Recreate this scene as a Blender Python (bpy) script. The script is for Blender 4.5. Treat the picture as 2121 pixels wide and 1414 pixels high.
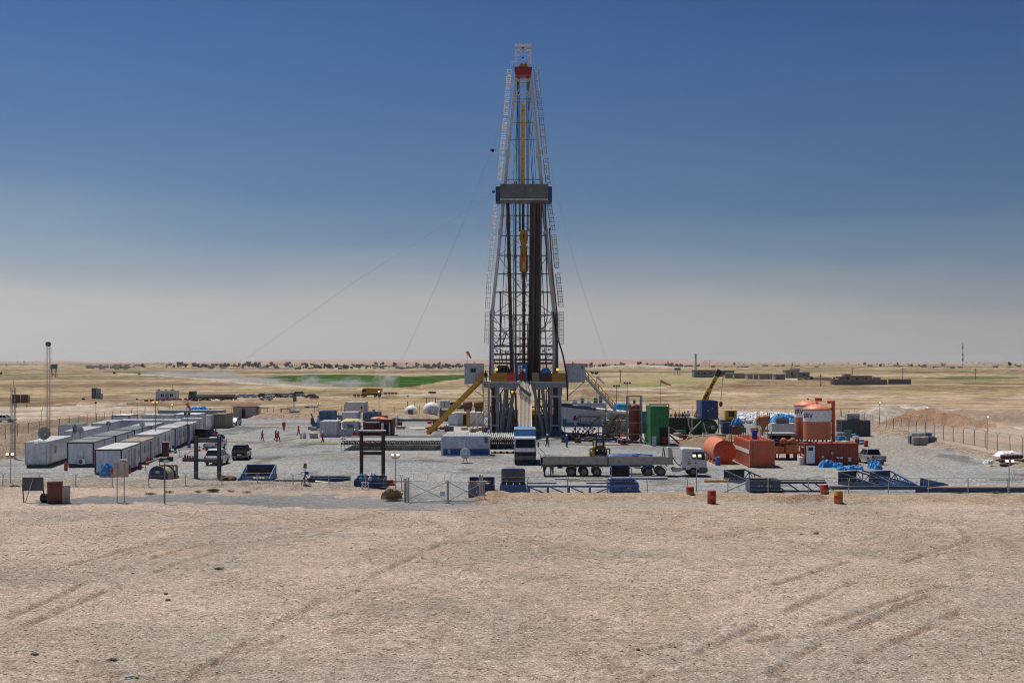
import bpy, bmesh, math, random
import numpy as np
from mathutils import Vector, Matrix
random.seed(7); RNG = np.random.default_rng(7)
sc = bpy.context.scene; LK = sc.collection.objects.link
for o in list(bpy.data.objects): bpy.data.objects.remove(o)
H = 12.0            # eye height above the drilling pad
F = 2651.0          # focal length in photo pixels (photo 2121 x 1414)
CX, HZ = 1060.5, 749.0
cam_d = bpy.data.cameras.new('camera'); cam = bpy.data.objects.new('camera', cam_d)
LK(cam); sc.camera = cam
cam.location = (0, 0, H); cam.rotation_euler = (math.radians(90), 0, 0)
cam_d.sensor_width = 36; cam_d.lens = 36 * F / 2121; cam_d.shift_y = (HZ - 707) / 2121
sc.cycles.filter_width = 1.05
cam_d.clip_start = .5; cam_d.clip_end = 60000
sun_az, sun_el = math.radians(-38), math.radians(66)   # azimuth from +Y, negative to the left
sv = Vector((math.sin(sun_az) * math.cos(sun_el), math.cos(sun_az) * math.cos(sun_el), math.sin(sun_el)))
sd = bpy.data.lights.new('sun', 'SUN'); sd.energy = 4.8; sd.angle = math.radians(.5); sd.color = (1, .955, .88)
so = bpy.data.objects.new('sun', sd); LK(so)
so.rotation_euler = sv.to_track_quat('Z', 'Y').to_euler()
sc.view_settings.view_transform = 'Standard'; sc.view_settings.look = 'None'
sc.view_settings.exposure = 0; sc.view_settings.gamma = 1; sc.view_settings.use_curve_mapping = False
w = bpy.data.worlds.new('World'); sc.world = w; w.use_nodes = True
nt = w.node_tree; N = nt.nodes; L = nt.links; N.clear()
def nd(t, **k):
 n = N.new(t)
 for a, b in k.items(): setattr(n, a, b)
 return n
sky = nd('ShaderNodeTexSky', sky_type='NISHITA', sun_disc=False, sun_elevation=sun_el, sun_rotation=sun_az,
         altitude=300, air_density=1.3, dust_density=2.2, ozone_density=2.5)
tc = nd('ShaderNodeTexCoord'); sx = nd('ShaderNodeSeparateXYZ'); L.new(tc.outputs['Generated'], sx.inputs[0])
def mth(op, a, b=None, clamp=False):
 n = nd('ShaderNodeMath', operation=op, use_clamp=clamp)
 for i, x in enumerate((a, b)):
  if x is None: continue
  if isinstance(x, (int, float)): n.inputs[i].default_value = x
  else: L.new(x, n.inputs[i])
 return n.outputs[0]
nz = nd('ShaderNodeTexNoise'); mp = nd('ShaderNodeMapping'); mp.inputs['Scale'].default_value = (1.6, 1.6, 11)
L.new(tc.outputs['Generated'], mp.inputs[0]); L.new(mp.outputs[0], nz.inputs[0]); nz.inputs['Scale'].default_value = 1.3; nz.inputs['Detail'].default_value = 4
el = mth('ADD', sx.outputs[2], mth('MULTIPLY', mth('SUBTRACT', nz.outputs[0], .5), .065))
el = mth('ADD', el, mth('MULTIPLY', sx.outputs[0], .03))
def c8(r, g, b):
 return tuple((x / 255 / 12.92 if x / 255 <= .04045 else ((x / 255 + .055) / 1.055) ** 2.4) for x in (r, g, b)) + (1,)
rp = nd('ShaderNodeValToRGB'); L.new(el, rp.inputs[0]); cr = rp.color_ramp
SKY = [(0, (180, 178, 177)), (.02, (179, 178, 178)), (.046, (171, 173, 176)), (.066, (145, 157, 169)), (.092, (117, 139, 164)), (.125, (92, 121, 159)),
       (.17, (79, 111, 154)), (.23, (62, 98, 150)), (.29, (52, 86, 140)), (1, (28, 48, 92))]
cr.elements[0].position, cr.elements[0].color = SKY[0][0], c8(*SKY[0][1])
cr.elements[1].position, cr.elements[1].color = 1, c8(*SKY[-1][1])
for p, c in SKY[1:-1]:
 e = cr.elements.new(p); e.color = c8(*c)
bg1 = nd('ShaderNodeBackground'); bg1.inputs[1].default_value = .07; L.new(sky.outputs[0], bg1.inputs[0])
bg2 = nd('ShaderNodeBackground'); L.new(rp.outputs[0], bg2.inputs[0])
L.new(mth('SUBTRACT', 1.0, mth('MULTIPLY', sx.outputs[0], .45)), bg2.inputs[1])
mx = nd('ShaderNodeMixShader'); mx.inputs[0].default_value = .92
L.new(bg1.outputs[0], mx.inputs[1]); L.new(bg2.outputs[0], mx.inputs[2])
wo = nd('ShaderNodeOutputWorld'); L.new(mx.outputs[0], wo.inputs[0])

def G(px, py, z=0.0):
 """ground point (height z) seen at photo pixel"""
 D = (H - z) * F / (py - HZ)
 return Vector(((px - CX) * D / F, D, z))
def A(px, py, D):
 """point at depth D seen at photo pixel"""
 return Vector(((px - CX) * D / F, D, H - (py - HZ) * D / F))
def DY(py): return H * F / (py - HZ)
def ppm(py): return (py - HZ) / H      # photo pixels per metre for a thing standing at py
V = Vector
class MB:
 def __init__(s): s.v = []; s.f = []; s.sm = []
 def add(s, vs, fs, sm=False):
  n = len(s.v); s.v.extend([tuple(p) for p in vs]); s.f.extend([tuple(i + n for i in f) for f in fs]); s.sm.extend([sm] * len(fs)); return s
 def box(s, c, d, rz=0, R=None, taper=1):
  x, y, z = d[0] / 2, d[1] / 2, d[2] / 2; c = V(c)
  M = R if R is not None else Matrix.Rotation(rz, 3, 'Z')
  vs = [c + M @ V((a * x * (taper if k > 0 else 1), b * y * (taper if k > 0 else 1), k * z)) for k in (-1, 1) for a, b in ((-1, -1), (1, -1), (1, 1), (-1, 1))]
  return s.add(vs, [(3, 2, 1, 0), (4, 5, 6, 7), (0, 1, 5, 4), (1, 2, 6, 5), (2, 3, 7, 6), (3, 0, 4, 7)])
 def bb(s, x0, x1, y0, y1, z0, z1): return s.box(((x0 + x1) / 2, (y0 + y1) / 2, (z0 + z1) / 2), (abs(x1 - x0), abs(y1 - y0), abs(z1 - z0)))
 def beam(s, p, q, w, h=None):
  p, q = V(p), V(q); d = q - p; l = d.length
  if l < 1e-6: return s
  R = d.to_track_quat('X', 'Z').to_matrix()
  return s.box((p + q) / 2, (l, w, h or w), R=R)
 def ring(s, p, q, r0, r1, n):
  p, q = V(p), V(q); R = (q - p).to_track_quat('Z', 'Y').to_matrix()
  c = [(math.cos(2 * math.pi * i / n), math.sin(2 * math.pi * i / n)) for i in range(n)]
  return [p + R @ V((a * r0, b * r0, 0)) for a, b in c], [q + R @ V((a * r1, b * r1, 0)) for a, b in c]
 def tube(s, p, q, r, n=8, r2=None, cap=True):
  if (V(q) - V(p)).length < 1e-6: return s
  a, b = s.ring(p, q, r, r if r2 is None else r2, n)
  s.add(a + b, [(i, (i + 1) % n, n + (i + 1) % n, n + i) for i in range(n)], True)
  if cap: s.add(a + b, [tuple(range(n - 1, -1, -1)), tuple(range(n, 2 * n))])
  return s
 def path(s, pts, r, n=6):
  for a, b in zip(pts, pts[1:]): s.tube(a, b, r, n)
  return s
 def lathe(s, prof, n=16, o=(0, 0, 0), ax='Z', sm=True):
  o = V(o); vs = []; fs = []
  for r, z in prof:
   for i in range(n):
    t = 2 * math.pi * i / n; a, b = r * math.cos(t), r * math.sin(t)
    vs.append(o + V((a, b, z) if ax == 'Z' else (z, a, b) if ax == 'X' else (b, z, a)))
  for k in range(len(prof) - 1):
   for i in range(n):
    j = (i + 1) % n; fs.append((k * n + i, k * n + j, (k + 1) * n + j, (k + 1) * n + i))
  s.add(vs, fs, sm)
  s.add(vs, [tuple(range(n - 1, -1, -1)), tuple(range((len(prof) - 1) * n, len(prof) * n))])
  return s
 def ball(s, c, r, n=10, m=6, sz=(1, 1, 1), jit=0):
  c = V(c); vs = [c + V((0, 0, -r * sz[2]))]; fs = []
  for k in range(1, m):
   t = math.pi * k / m - math.pi / 2
   for i in range(n):
    u = 2 * math.pi * i / n; rr = r * (1 + random.uniform(-jit, jit))
    vs.append(c + V((rr * math.cos(t) * math.cos(u) * sz[0], rr * math.cos(t) * math.sin(u) * sz[1], rr * math.sin(t) * sz[2])))
  vs.append(c + V((0, 0, r * sz[2]))); e = len(vs) - 1
  for i in range(n):
   j = (i + 1) % n; fs.append((0, 1 + j, 1 + i)); fs.append((e, e - n + i, e - n + j))
   for k in range(m - 2): fs.append((1 + k * n + i, 1 + k * n + j, 1 + (k + 1) * n + j, 1 + (k + 1) * n + i))
  return s.add(vs, fs, jit == 0)
 def prism(s, poly, a, b, ax='Y'):
  """polygon in the plane across axis ax (for Y: x,z) pushed from a to b"""
  f = (lambda p, t: (p[0], t, p[1])) if ax == 'Y' else (lambda p, t: (t, p[0], p[1])) if ax == 'X' else (lambda p, t: (p[0], p[1], t))
  n = len(poly); vs = [f(p, a) for p in poly] + [f(p, b) for p in poly]
  return s.add(vs, [tuple(range(n)), tuple(range(2 * n - 1, n - 1, -1))] + [(i, n + i, n + (i + 1) % n, (i + 1) % n) for i in range(n)])
 def corr(s, p, q, z0, z1, pitch=.28, dep=.04, out=(0, -1)):
  """corrugated sheet wall from p to q (x,y)"""
  p = V(p); q = V(q); Ln = (q - p).length; n = max(2, round(Ln / pitch)); u = (q - p) / n; o = V(out)
  pts = []
  for i in range(n):
   b = p + u * i
   pts += [b - o * dep, b + u * .3 - o * dep, b + u * .5, b + u * .8]
  pts.append(q - o * dep)
  vs = [(a.x, a.y, z0) for a in pts] + [(a.x, a.y, z1) for a in pts]; m = len(pts)
  return s.add(vs, [(i, i + 1, m + i + 1, m + i) for i in range(m - 1)])
 def mesh(s, name, mat):
  me = bpy.data.meshes.new(name); me.from_pydata(s.v, [], s.f)
  if any(s.sm): me.polygons.foreach_set('use_smooth', s.sm)
  if mat: me.materials.append(mat)
  me.update(); return me
 def u(s, name, mat, parent=None, loc=None, rz=0, label=None):
  o = bpy.data.objects.new(name, s.mesh(name, mat)); LK(o)
  if parent is not None: o.parent = parent
  if loc is not None: o.location = loc
  if rz: o.rotation_euler = (0, 0, rz)
  if label: o['label'] = label
  return o
def _b(*a): return MB().bb(*a)
def _t(*a, **k): return MB().tube(*a, **k)
def _m(*a): return MB().beam(*a)
def tag(o, label=None, cat=None, group=None, kind=None):
 for k, x in (('label', label), ('category', cat), ('group', group), ('kind', kind)):
  if x: o[k] = x
 return o
def T(name, label, cat, loc=(0, 0, 0), rz=0, group=None):
 o = bpy.data.objects.new(name, None); LK(o); o.empty_display_size = .3
 o.location = loc; o.rotation_euler = (0, 0, rz); return tag(o, label, cat, group)
KIDS = {}
def dup(root, loc=None, rz=None, label=None, group=None, scale=None):
 r = root.copy(); LK(r)
 if loc is not None: r.location = loc
 if rz is not None: r.rotation_euler = (0, 0, rz)
 if scale is not None: r.scale = (scale,) * 3 if isinstance(scale, (int, float)) else scale
 if label: r['label'] = label
 if group: r['group'] = group
 for ch in KIDS.setdefault(root.name, [x for x in bpy.data.objects if x.parent == root]):
  c = ch.copy(); LK(c); c.parent = r
  for g in KIDS.setdefault(ch.name, [x for x in bpy.data.objects if x.parent == ch]):
   d = g.copy(); LK(d); d.parent = c
 return r
MC = {}
def M(name, col, rough=.6, metal=0., var=.18, sc_=3., dirt=.25, rust=0., bump=.0, spec=.4, streak=0.):
 if name in MC: return MC[name]
 m = bpy.data.materials.new(name); m.use_nodes = True; t = m.node_tree; n = t.nodes; l = t.links
 b = n['Principled BSDF']; b.inputs['Roughness'].default_value = rough; b.inputs['Metallic'].default_value = metal
 b.inputs['Specular IOR Level'].default_value = spec
 tc = n.new('ShaderNodeTexCoord'); oi = n.new('ShaderNodeObjectInfo'); va = n.new('ShaderNodeVectorMath'); va.operation = 'ADD'
 mu = n.new('ShaderNodeMath'); mu.operation = 'MULTIPLY'; mu.inputs[1].default_value = 37; l.new(oi.outputs['Random'], mu.inputs[0])
 l.new(tc.outputs['Object'], va.inputs[0]); l.new(mu.outputs[0], va.inputs[1])
 def noise(s, det=4, src=None):
  x = n.new('ShaderNodeTexNoise'); x.inputs['Scale'].default_value = s; x.inputs['Detail'].default_value = det; x.inputs['Roughness'].default_value = .62
  l.new(src or va.outputs[0], x.inputs[0]); return x.outputs[0]
 def ramp(src, a, bb, lo=0., hi=1.):
  x = n.new('ShaderNodeMapRange'); x.inputs[1].default_value = a; x.inputs[2].default_value = bb; x.inputs[3].default_value = lo; x.inputs[4].default_value = hi
  l.new(src, x.inputs[0]); return x.outputs[0]
 def mix(f, a, c, bt='MIX'):
  x = n.new('ShaderNodeMix'); x.data_type = 'RGBA'; x.blend_type = bt
  if isinstance(f, float): x.inputs[0].default_value = f
  else: l.new(f, x.inputs[0])
  for i, y in ((6, a), (7, c)):
   if isinstance(y, tuple): x.inputs[i].default_value = y if len(y) == 4 else y + (1,)
   else: l.new(y, x.inputs[i])
  return x.outputs[2]
 n1 = noise(sc_)
 hv = n.new('ShaderNodeHueSaturation'); hv.inputs['Color'].default_value = tuple(col) + (1,)
 l.new(ramp(n1, .3, .7, 1 - var, 1 + var), hv.inputs['Value'])
 c = hv.outputs[0]
 if dirt:
  c = mix(ramp(noise(sc_ * .37, 6), .42, .72, 0, dirt), c, (.34, .27, .19, 1))
 if streak:
  mp = n.new('ShaderNodeMapping'); mp.inputs['Scale'].default_value = (5, 5, .35); l.new(va.outputs[0], mp.inputs[0])
  c = mix(ramp(noise(2.2, 5, mp.outputs[0]), .5, .75, 0, streak), c, (.12, .075, .045, 1))
 if rust:
  c = mix(ramp(noise(sc_ * 1.3, 8), .66 - rust * .3, .72 - rust * .25), c, (.15, .058, .026, 1))
  l.new(ramp(n1, .4, .6, rough, .9), b.inputs['Roughness'])
 l.new(c, b.inputs['Base Color'])
 if bump:
  bp = n.new('ShaderNodeBump'); bp.inputs['Strength'].default_value = bump; bp.inputs['Distance'].default_value = .05
  l.new(noise(sc_ * 4, 6), bp.inputs['Height']); l.new(bp.outputs[0], b.inputs['Normal'])
 MC[name] = m; return m
def EM(name, col, st):
 if name in MC: return MC[name]
 m = bpy.data.materials.new(name); m.use_nodes = True; n = m.node_tree.nodes; b = n['Principled BSDF']
 b.inputs['Base Color'].default_value = tuple(col) + (1,); b.inputs['Emission Color'].default_value = tuple(col) + (1,); b.inputs['Emission Strength'].default_value = st
 MC[name] = m; return m
white = M('white_paint', (.74, .74, .73), .5, dirt=.25, streak=.45, rust=.0)
whitec = M('white_clean', (.78, .78, .77), .4, dirt=.12)
lgrey = M('light_grey_paint', (.50, .52, .54), .55, dirt=.3, streak=.35)
grey = M('grey_paint', (.30, .315, .33), .55, dirt=.3, streak=.3)
dgrey = M('dark_grey_steel', (.10, .105, .115), .55, dirt=.25)
black = M('black_rubber', (.018, .018, .018), .75, dirt=.12, spec=.2)
tyre = M('tyre_rubber', (.028, .027, .026), .85, dirt=.35, spec=.2)
blackp = M('black_paint', (.015, .016, .018), .22, dirt=.1)
steel = M('galvanised_steel', (.42, .43, .44), .42, .6, dirt=.2, rust=.05)
steelw = M('bare_steel_pale', (.50, .49, .46), .55, .2, dirt=.4, rust=.12)
mast = M('mast_white_steel', (.50, .515, .53), .5, dirt=.2, streak=.3, rust=.05)
rusty = M('rusty_iron', (.11, .05, .032), .85, dirt=.25, var=.4, rust=.4, sc_=2)
brown = M('brown_iron', (.075, .042, .034), .75, dirt=.12, var=.3, rust=.3)
dpipe = M('drill_pipe_steel', (.07, .062, .056), .5, .4, var=.4, dirt=.2, rust=.4, sc_=.6)
red = M('red_paint', (.42, .035, .025), .45, dirt=.2, rust=.1)
dred = M('dark_red_paint', (.20, .025, .022), .55, dirt=.2, rust=.15)
orange = M('orange_red_paint', (.62, .115, .05), .5, dirt=.2, streak=.3, rust=.05)
orangel = M('orange_light_paint', (.62, .19, .07), .5, dirt=.2)
yellow = M('yellow_paint', (.60, .33, .03), .45, dirt=.25, rust=.08)
ochre = M('ochre_paint', (.50, .25, .03), .55, dirt=.2, rust=.2)
blue = M('blue_paint', (.03, .10, .30), .45, dirt=.15, rust=.06)
navy = M('navy_paint', (.018, .045, .13), .5, dirt=.14, rust=.1)
sblue = M('steel_blue_paint', (.07, .14, .25), .5, dirt=.2, rust=.08, streak=.2)
cyan = M('bright_blue_plastic', (.02, .24, .55), .5, dirt=.1, var=.35, sc_=2.5, bump=.5)
green = M('green_paint', (.02, .19, .055), .5, dirt=.12, streak=.25)
dgreen = M('dark_green_paint', (.015, .07, .03), .55, dirt=.15, streak=.2)
glass = M('tinted_glass', (.010, .013, .017), .18, dirt=.04, spec=.35)
wood = M('weathered_wood', (.34, .24, .14), .8, dirt=.2, var=.3)
conc = M('concrete', (.42, .39, .35), .85, dirt=.3, bump=.2)
tan = M('tan_canvas', (.50, .40, .26), .8, dirt=.2, var=.25)
lampw = EM('lamp_lit_white', (1, .9, .62), 1.1)
lampy = EM('lamp_lit_yellow', (1, .66, .08), .8)
def vnoise(x, y, seed=0):
 """value noise, numpy"""
 xi = np.floor(x).astype(np.int64); yi = np.floor(y).astype(np.int64); fx = x - xi; fy = y - yi
 fx = fx * fx * (3 - 2 * fx); fy = fy * fy * (3 - 2 * fy)
 def h(a, b):
  n = (a * 374761393 + b * 668265263 + seed * 982451653) & 0x7fffffff
  n = ((n ^ (n >> 13)) * 1274126177) & 0x7fffffff
  return ((n ^ (n >> 16)) & 0xffff) / 65535.
 return (h(xi, yi) * (1 - fx) + h(xi + 1, yi) * fx) * (1 - fy) + (h(xi, yi + 1) * (1 - fx) + h(xi + 1, yi + 1) * fx) * fy
def fbm(x, y, o=4, seed=0):
 t = 0; a = .5
 for k in range(o): t = t + a * vnoise(x, y, seed + k); x = x * 2.03 + 11; y = y * 2.03 + 7; a *= .5
 return t / (1 - .5 ** o) if o else t
def inpoly(X, Y, poly):
 r = np.zeros(X.shape, bool); n = len(poly)
 for i in range(n):
  x0, y0 = poly[i]; x1, y1 = poly[(i + 1) % n]
  if y0 == y1: continue
  c = ((y0 > Y) != (y1 > Y)) & (X < (x1 - x0) * (Y - y0) / (y1 - y0) + x0); r ^= c
 return r
def gp(pts): return [tuple(G(a, b).xy) for a, b in pts]
def segd(X, Y, pts):
 best = np.full(X.shape, 1e9)
 for (x0, y0), (x1, y1) in zip(pts, pts[1:]):
  dx, dy = x1 - x0, y1 - y0; t = np.clip(((X - x0) * dx + (Y - y0) * dy) / (dx * dx + dy * dy + 1e-9), 0, 1)
  best = np.minimum(best, np.hypot(X - x0 - t * dx, Y - y0 - t * dy))
 return best
def sstep(a, b, x): t = np.clip((x - a) / (b - a), 0, 1); return t * t * (3 - 2 * t)
ys = list(np.arange(2100, 1430, -8)) + list(np.arange(1430, 1060, -2)) + list(np.arange(1060, 980, -1.6)) + list(np.arange(980, 800, -1.25)) + list(np.arange(800, 754, -.5)) + [753.2, 752.4, 751.8, 751.2, 750.7, 750.2, 749.8]
xs = list(np.arange(-2400, -60, 60)) + list(np.arange(-60, 2181, 4.5)) + list(np.arange(2200, 4600, 60))
YY, XX = np.meshgrid([DY(y) for y in ys], xs, indexing='ij')
X = (XX - CX) * YY / F; Y = YY.copy()
jx = X + (fbm(X / 6, Y / 6, 3, 1) - .5) * 4 * np.clip(Y / 200, .5, 4); jy = Y + (fbm(X / 6, Y / 6, 3, 5) - .5) * 5 * np.clip(Y / 160, .6, 6)
PAD = gp([(-250, 1006), (0, 1000), (300, 996), (620, 1004), (830, 1014), (860, 1045), (1000, 1042), (1010, 1022), (1400, 1019), (1800, 1021), (2400, 1021),
          (2350, 985), (2121, 955), (2010, 935), (1900, 903), (1800, 889), (1770, 873), (1700, 864), (1340, 862), (900, 862), (480, 868), (300, 868), (120, 900), (-40, 950), (-300, 985)])
FROAD = gp([(40, 1041), (120, 1030), (300, 1026), (600, 1024), (820, 1030), (1000, 1038), (1040, 1046), (850, 1055), (600, 1048), (300, 1040), (100, 1044)])
pad = inpoly(jx * .6 + X * .4, jy * .6 + Y * .4, PAD); froad = inpoly(jx, jy + (fbm(X / 1.5, Y / 1.5, 3, 8) - .5) * 5, FROAD)
ROADS = [([(-300, 850), (60, 846), (250, 838), (380, 831), (480, 826), (620, 822), (800, 819), (960, 811), (1250, 806), (1420, 810), (1560, 816), (1800, 818)], 4.5),
         ([(-300, 862), (0, 858), (150, 851), (330, 846), (500, 842), (640, 836)], 3),
         ([(200, 770), (330, 777), (440, 786), (530, 794), (660, 801), (800, 806), (960, 809)], 6),
         ([(1170, 812), (1300, 806), (1500, 798), (1640, 789), (1690, 787)], 5), ([(1690, 787), (1590, 783), (1500, 781)], 8),
         ([(1700, 821), (2000, 820), (2400, 824)], 2.5), ([(1300, 837), (1700, 838), (2300, 841)], 1.6), ([(1300, 846), (1700, 847), (2300, 846)], 1.4),
         ([(1800, 872), (1900, 880), (2050, 885), (2400, 905)], 4)]
road = np.zeros(X.shape, bool)
for pts, wd in ROADS: road |= segd(jx * .35 + X * .65, jy * .2 + Y * .8, gp(pts)) < wd * (.75 + .6 * fbm(X / 25, Y / 25, 2, 9))
CROP = gp([(520, 784), (580, 779), (640, 776), (720, 775.5), (800, 778), (850, 779.5), (900, 777), (965, 776), (1010, 776.5), (1010, 779), (965, 783), (915, 789), (870, 798), (830, 801.5), (700, 800), (650, 794), (560, 789)])
crop = inpoly(jx * .5 + X * .5, jy * .3 + Y * .7, CROP) & ~road
hillm = Y > 6000
def C(r, g, b): return np.array([r, g, b])
def lerp(c, d, m): return c * (1 - m[..., None]) + d * m[..., None]
n1 = fbm(X / 40, Y / 55, 4, 20); n2 = fbm(X / 7, Y / 9, 4, 30); n3 = fbm(X / 160, Y / 90, 4, 40); n4 = fbm(X / 1.6, Y / 2.2, 3, 50)
n5 = fbm(X / 600, Y / 170, 3, 60)
col = np.zeros(X.shape + (3,)) + C(.52, .405, .328)
col = lerp(col, C(.40, .30, .215), sstep(.45, .7, n2) * .5)
col = lerp(col, C(.365, .32, .27), sstep(.42, .66, fbm(X / 9, Y / 9, 4, 70)) * .7)
def wind(a, ln, sh, seed):
 c, s = math.cos(a), math.sin(a); u = X * c + Y * s; v = -X * s + Y * c; return sstep(.50, .66, fbm(u / ln + n2 * .5, v / sh + n1 * 1.5, 4, seed))
GR = np.maximum(wind(1.15, 7, 1.1, 71) , wind(2.2, 6, 1.0, 72)) * .8 * sstep(.35, .6, fbm(X / 12, Y / 14, 3, 73)) + wind(.4, 2.2, .7, 74) * .35
GR = np.clip(GR, 0, 1) * (Y < 115)
col = lerp(col, C(.27, .215, .165), GR * .62 * sstep(.3, .6, fbm(X / .35, Y / .45, 3, 75)))
col = lerp(col, C(.50, .43, .35), sstep(.6, .75, fbm(X / .5, Y / .8, 3, 76)) * .5 * (Y < 115))
fld = sstep(262, 300, jy)
straw = lerp(np.zeros(col.shape) + C(.315, .236, .148), C(.355, .278, .165), sstep(.4, .6, n1))
straw = lerp(straw, C(.19, .132, .082), sstep(.48, .66, n3) * .85)
straw = lerp(straw, C(.20, .17, .088), sstep(.52, .66, fbm(X / 90, Y / 60, 3, 77)) * .7)
straw = lerp(straw, C(.115, .112, .055), sstep(.56, .64, n5) * sstep(600, 1100, Y) * .9)
straw = lerp(straw, C(.43, .34, .24), sstep(.56, .64, fbm(X / 300, Y / 90, 3, 81)) * sstep(500, 900, Y) * .6)
straw = lerp(straw, C(.44, .35, .255), sstep(.62, .7, fbm(X / 120, Y / 35, 3, 83)) * .6)
straw = lerp(straw, C(.15, .11, .062), sstep(.58, .72, fbm(X / 14, Y / 22, 4, 82)) * .6)
straw *= C(.95, .93, .92); straw *= (.62 + .76 * fbm(X / 4, Y / 9, 4, 84))[..., None]
col = lerp(col, straw, fld)
lg = inpoly(jx, jy, gp([(1270, 803), (1300, 796), (1400, 788), (1500, 790), (1530, 799), (1400, 804)])); col = lerp(col, C(.19, .215, .075), lg * (.4 + .5 * sstep(.4, .6, n2)))
for pl in ([(1270, 796), (1290, 776), (1500, 774), (1560, 790), (1430, 795)],): col = lerp(col, C(.27, .24, .11), inpoly(jx, jy, gp(pl)) * .6)
for pl in ([(1840, 768.5), (2000, 769), (2020, 771.5), (1850, 771)], [(1900, 781), (2080, 780), (2121, 784), (1950, 785.5)], [(1980, 793), (2200, 794), (2200, 797), (2000, 796)]):
 col = lerp(col, C(.065, .105, .03), inpoly(jx * .3 + X * .7, Y, gp(pl)) * .85)
st = inpoly(X, Y, gp([(1180, 868), (1180, 830), (2400, 828), (2400, 855), (1800, 858)])); col = lerp(col, C(.40, .285, .20), st * (.35 + .5 * (np.sin(Y / 5.5 + n1 * 3) > 0)))
col = lerp(col, C(.40, .32, .25), inpoly(jx, jy, gp([(-400, 905), (0, 880), (150, 862), (340, 858), (340, 842), (-400, 842)])) * .9)   # bare trodden ground at left
col = lerp(col, C(.33, .245, .175), inpoly(jx, jy, gp([(-300, 1000), (-20, 1000), (48, 965), (120, 905), (190, 880), (330, 872), (330, 862), (150, 868), (-40, 905), (-300, 930)])) * (.5 + .5 * sstep(.4, .6, n2)))
col = lerp(col, C(.44, .385, .32), road * .92)
g1 = fbm(X / 9, Y / 12, 4, 90)
padc = lerp(np.zeros(col.shape) + C(.335, .335, .332), C(.40, .38, .35), sstep(.42, .68, g1) * .6)
padc = lerp(padc, C(.18, .18, .178), sstep(.5, .68, fbm(X / 22, Y / 6, 4, 95)) * .55)
padc = lerp(padc, C(.12, .11, .10), sstep(.66, .74, fbm(X / 5, Y / 9, 4, 97)) * .6)
for a_ in ([(480, 985), (620, 950), (780, 940), (1000, 955), (1300, 1005)], [(520, 930), (640, 905), (700, 880)], [(1150, 1008), (1400, 1000), (1700, 990), (1900, 940)], [(1760, 985), (1860, 930), (1830, 895)], [(1190, 935), (1400, 945), (1640, 985)]):
 for of in (0, 2.0): padc = lerp(padc, C(.40, .37, .32), (1 - sstep(.2, .8, np.abs(segd(jx * .3 + X * .7, jy * .1 + Y * .9, gp(a_)) - of))) * .55)
tan_area = inpoly(jx, jy, gp([(1480, 960), (1560, 925), (1800, 900), (2000, 960), (1850, 985), (1600, 975)])); padc = lerp(padc, C(.36, .325, .28), tan_area * .45)  # warm tan tint over the right part of the gravel
pale = inpoly(jx, jy, gp([(1700, 925), (1830, 890), (1960, 925), (1900, 960), (1830, 935)])); padc = lerp(padc, C(.38, .335, .285), pale * .7)
col = np.where(pad[..., None], padc, col)
col = np.where(froad[..., None], C(.245, .24, .235) * (.7 + .6 * n2)[..., None], col)
sand = inpoly(jx, jy, gp([(1385, 915), (1400, 900), (1480, 893), (1545, 905), (1520, 922), (1440, 928)])); col = lerp(col, C(.27, .155, .075), sand * (.5 + .4 * n2))
Z = (fbm(X / 2.6, Y / 2.6, 4, 100) - .5) * .11 * (1 - sstep(100, 130, Y)) + (fbm(X / .5, Y / .5, 2, 110) - .5) * .05 * (1 - sstep(85, 110, Y))
Z += (fbm(X / 30, Y / 40, 4, 120) - .5) * 1.2 * sstep(290, 420, Y)
Z += (fbm(X / 300, Y / 300, 4, 130) - .5) * 9 * sstep(900, 3000, Y) - 2 * sstep(900, 3000, Y)
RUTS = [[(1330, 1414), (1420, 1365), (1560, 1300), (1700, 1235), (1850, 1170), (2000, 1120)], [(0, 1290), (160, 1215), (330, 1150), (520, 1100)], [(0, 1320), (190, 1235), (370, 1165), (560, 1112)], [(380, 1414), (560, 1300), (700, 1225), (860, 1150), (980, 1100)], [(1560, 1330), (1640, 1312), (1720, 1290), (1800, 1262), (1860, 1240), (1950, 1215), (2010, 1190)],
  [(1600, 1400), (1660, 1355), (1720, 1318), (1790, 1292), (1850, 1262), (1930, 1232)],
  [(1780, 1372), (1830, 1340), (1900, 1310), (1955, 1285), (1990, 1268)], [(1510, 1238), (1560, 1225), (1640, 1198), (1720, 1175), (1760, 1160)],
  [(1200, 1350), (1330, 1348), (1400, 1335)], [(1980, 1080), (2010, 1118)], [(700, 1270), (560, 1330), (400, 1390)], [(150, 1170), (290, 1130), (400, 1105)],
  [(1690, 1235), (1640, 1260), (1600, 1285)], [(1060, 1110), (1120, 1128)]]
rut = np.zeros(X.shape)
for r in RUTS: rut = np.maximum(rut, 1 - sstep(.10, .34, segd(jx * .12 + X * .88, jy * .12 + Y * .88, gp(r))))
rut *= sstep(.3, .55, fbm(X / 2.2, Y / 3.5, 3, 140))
Z -= rut * .11; col = lerp(col, C(.27, .19, .125), rut * .6)  # ruts sunk as relief; darker brown paints their shade into the colour
lip = np.zeros(X.shape)
for r in RUTS: d = segd(X, Y, gp(r)); lip = np.maximum(lip, np.exp(-((d - .5) / .16) ** 2))
Z += lip * .10 * fbm(X / 1.5, Y / 1.5, 2, 145)
dirtc = C(.37, .265, .175)
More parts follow.
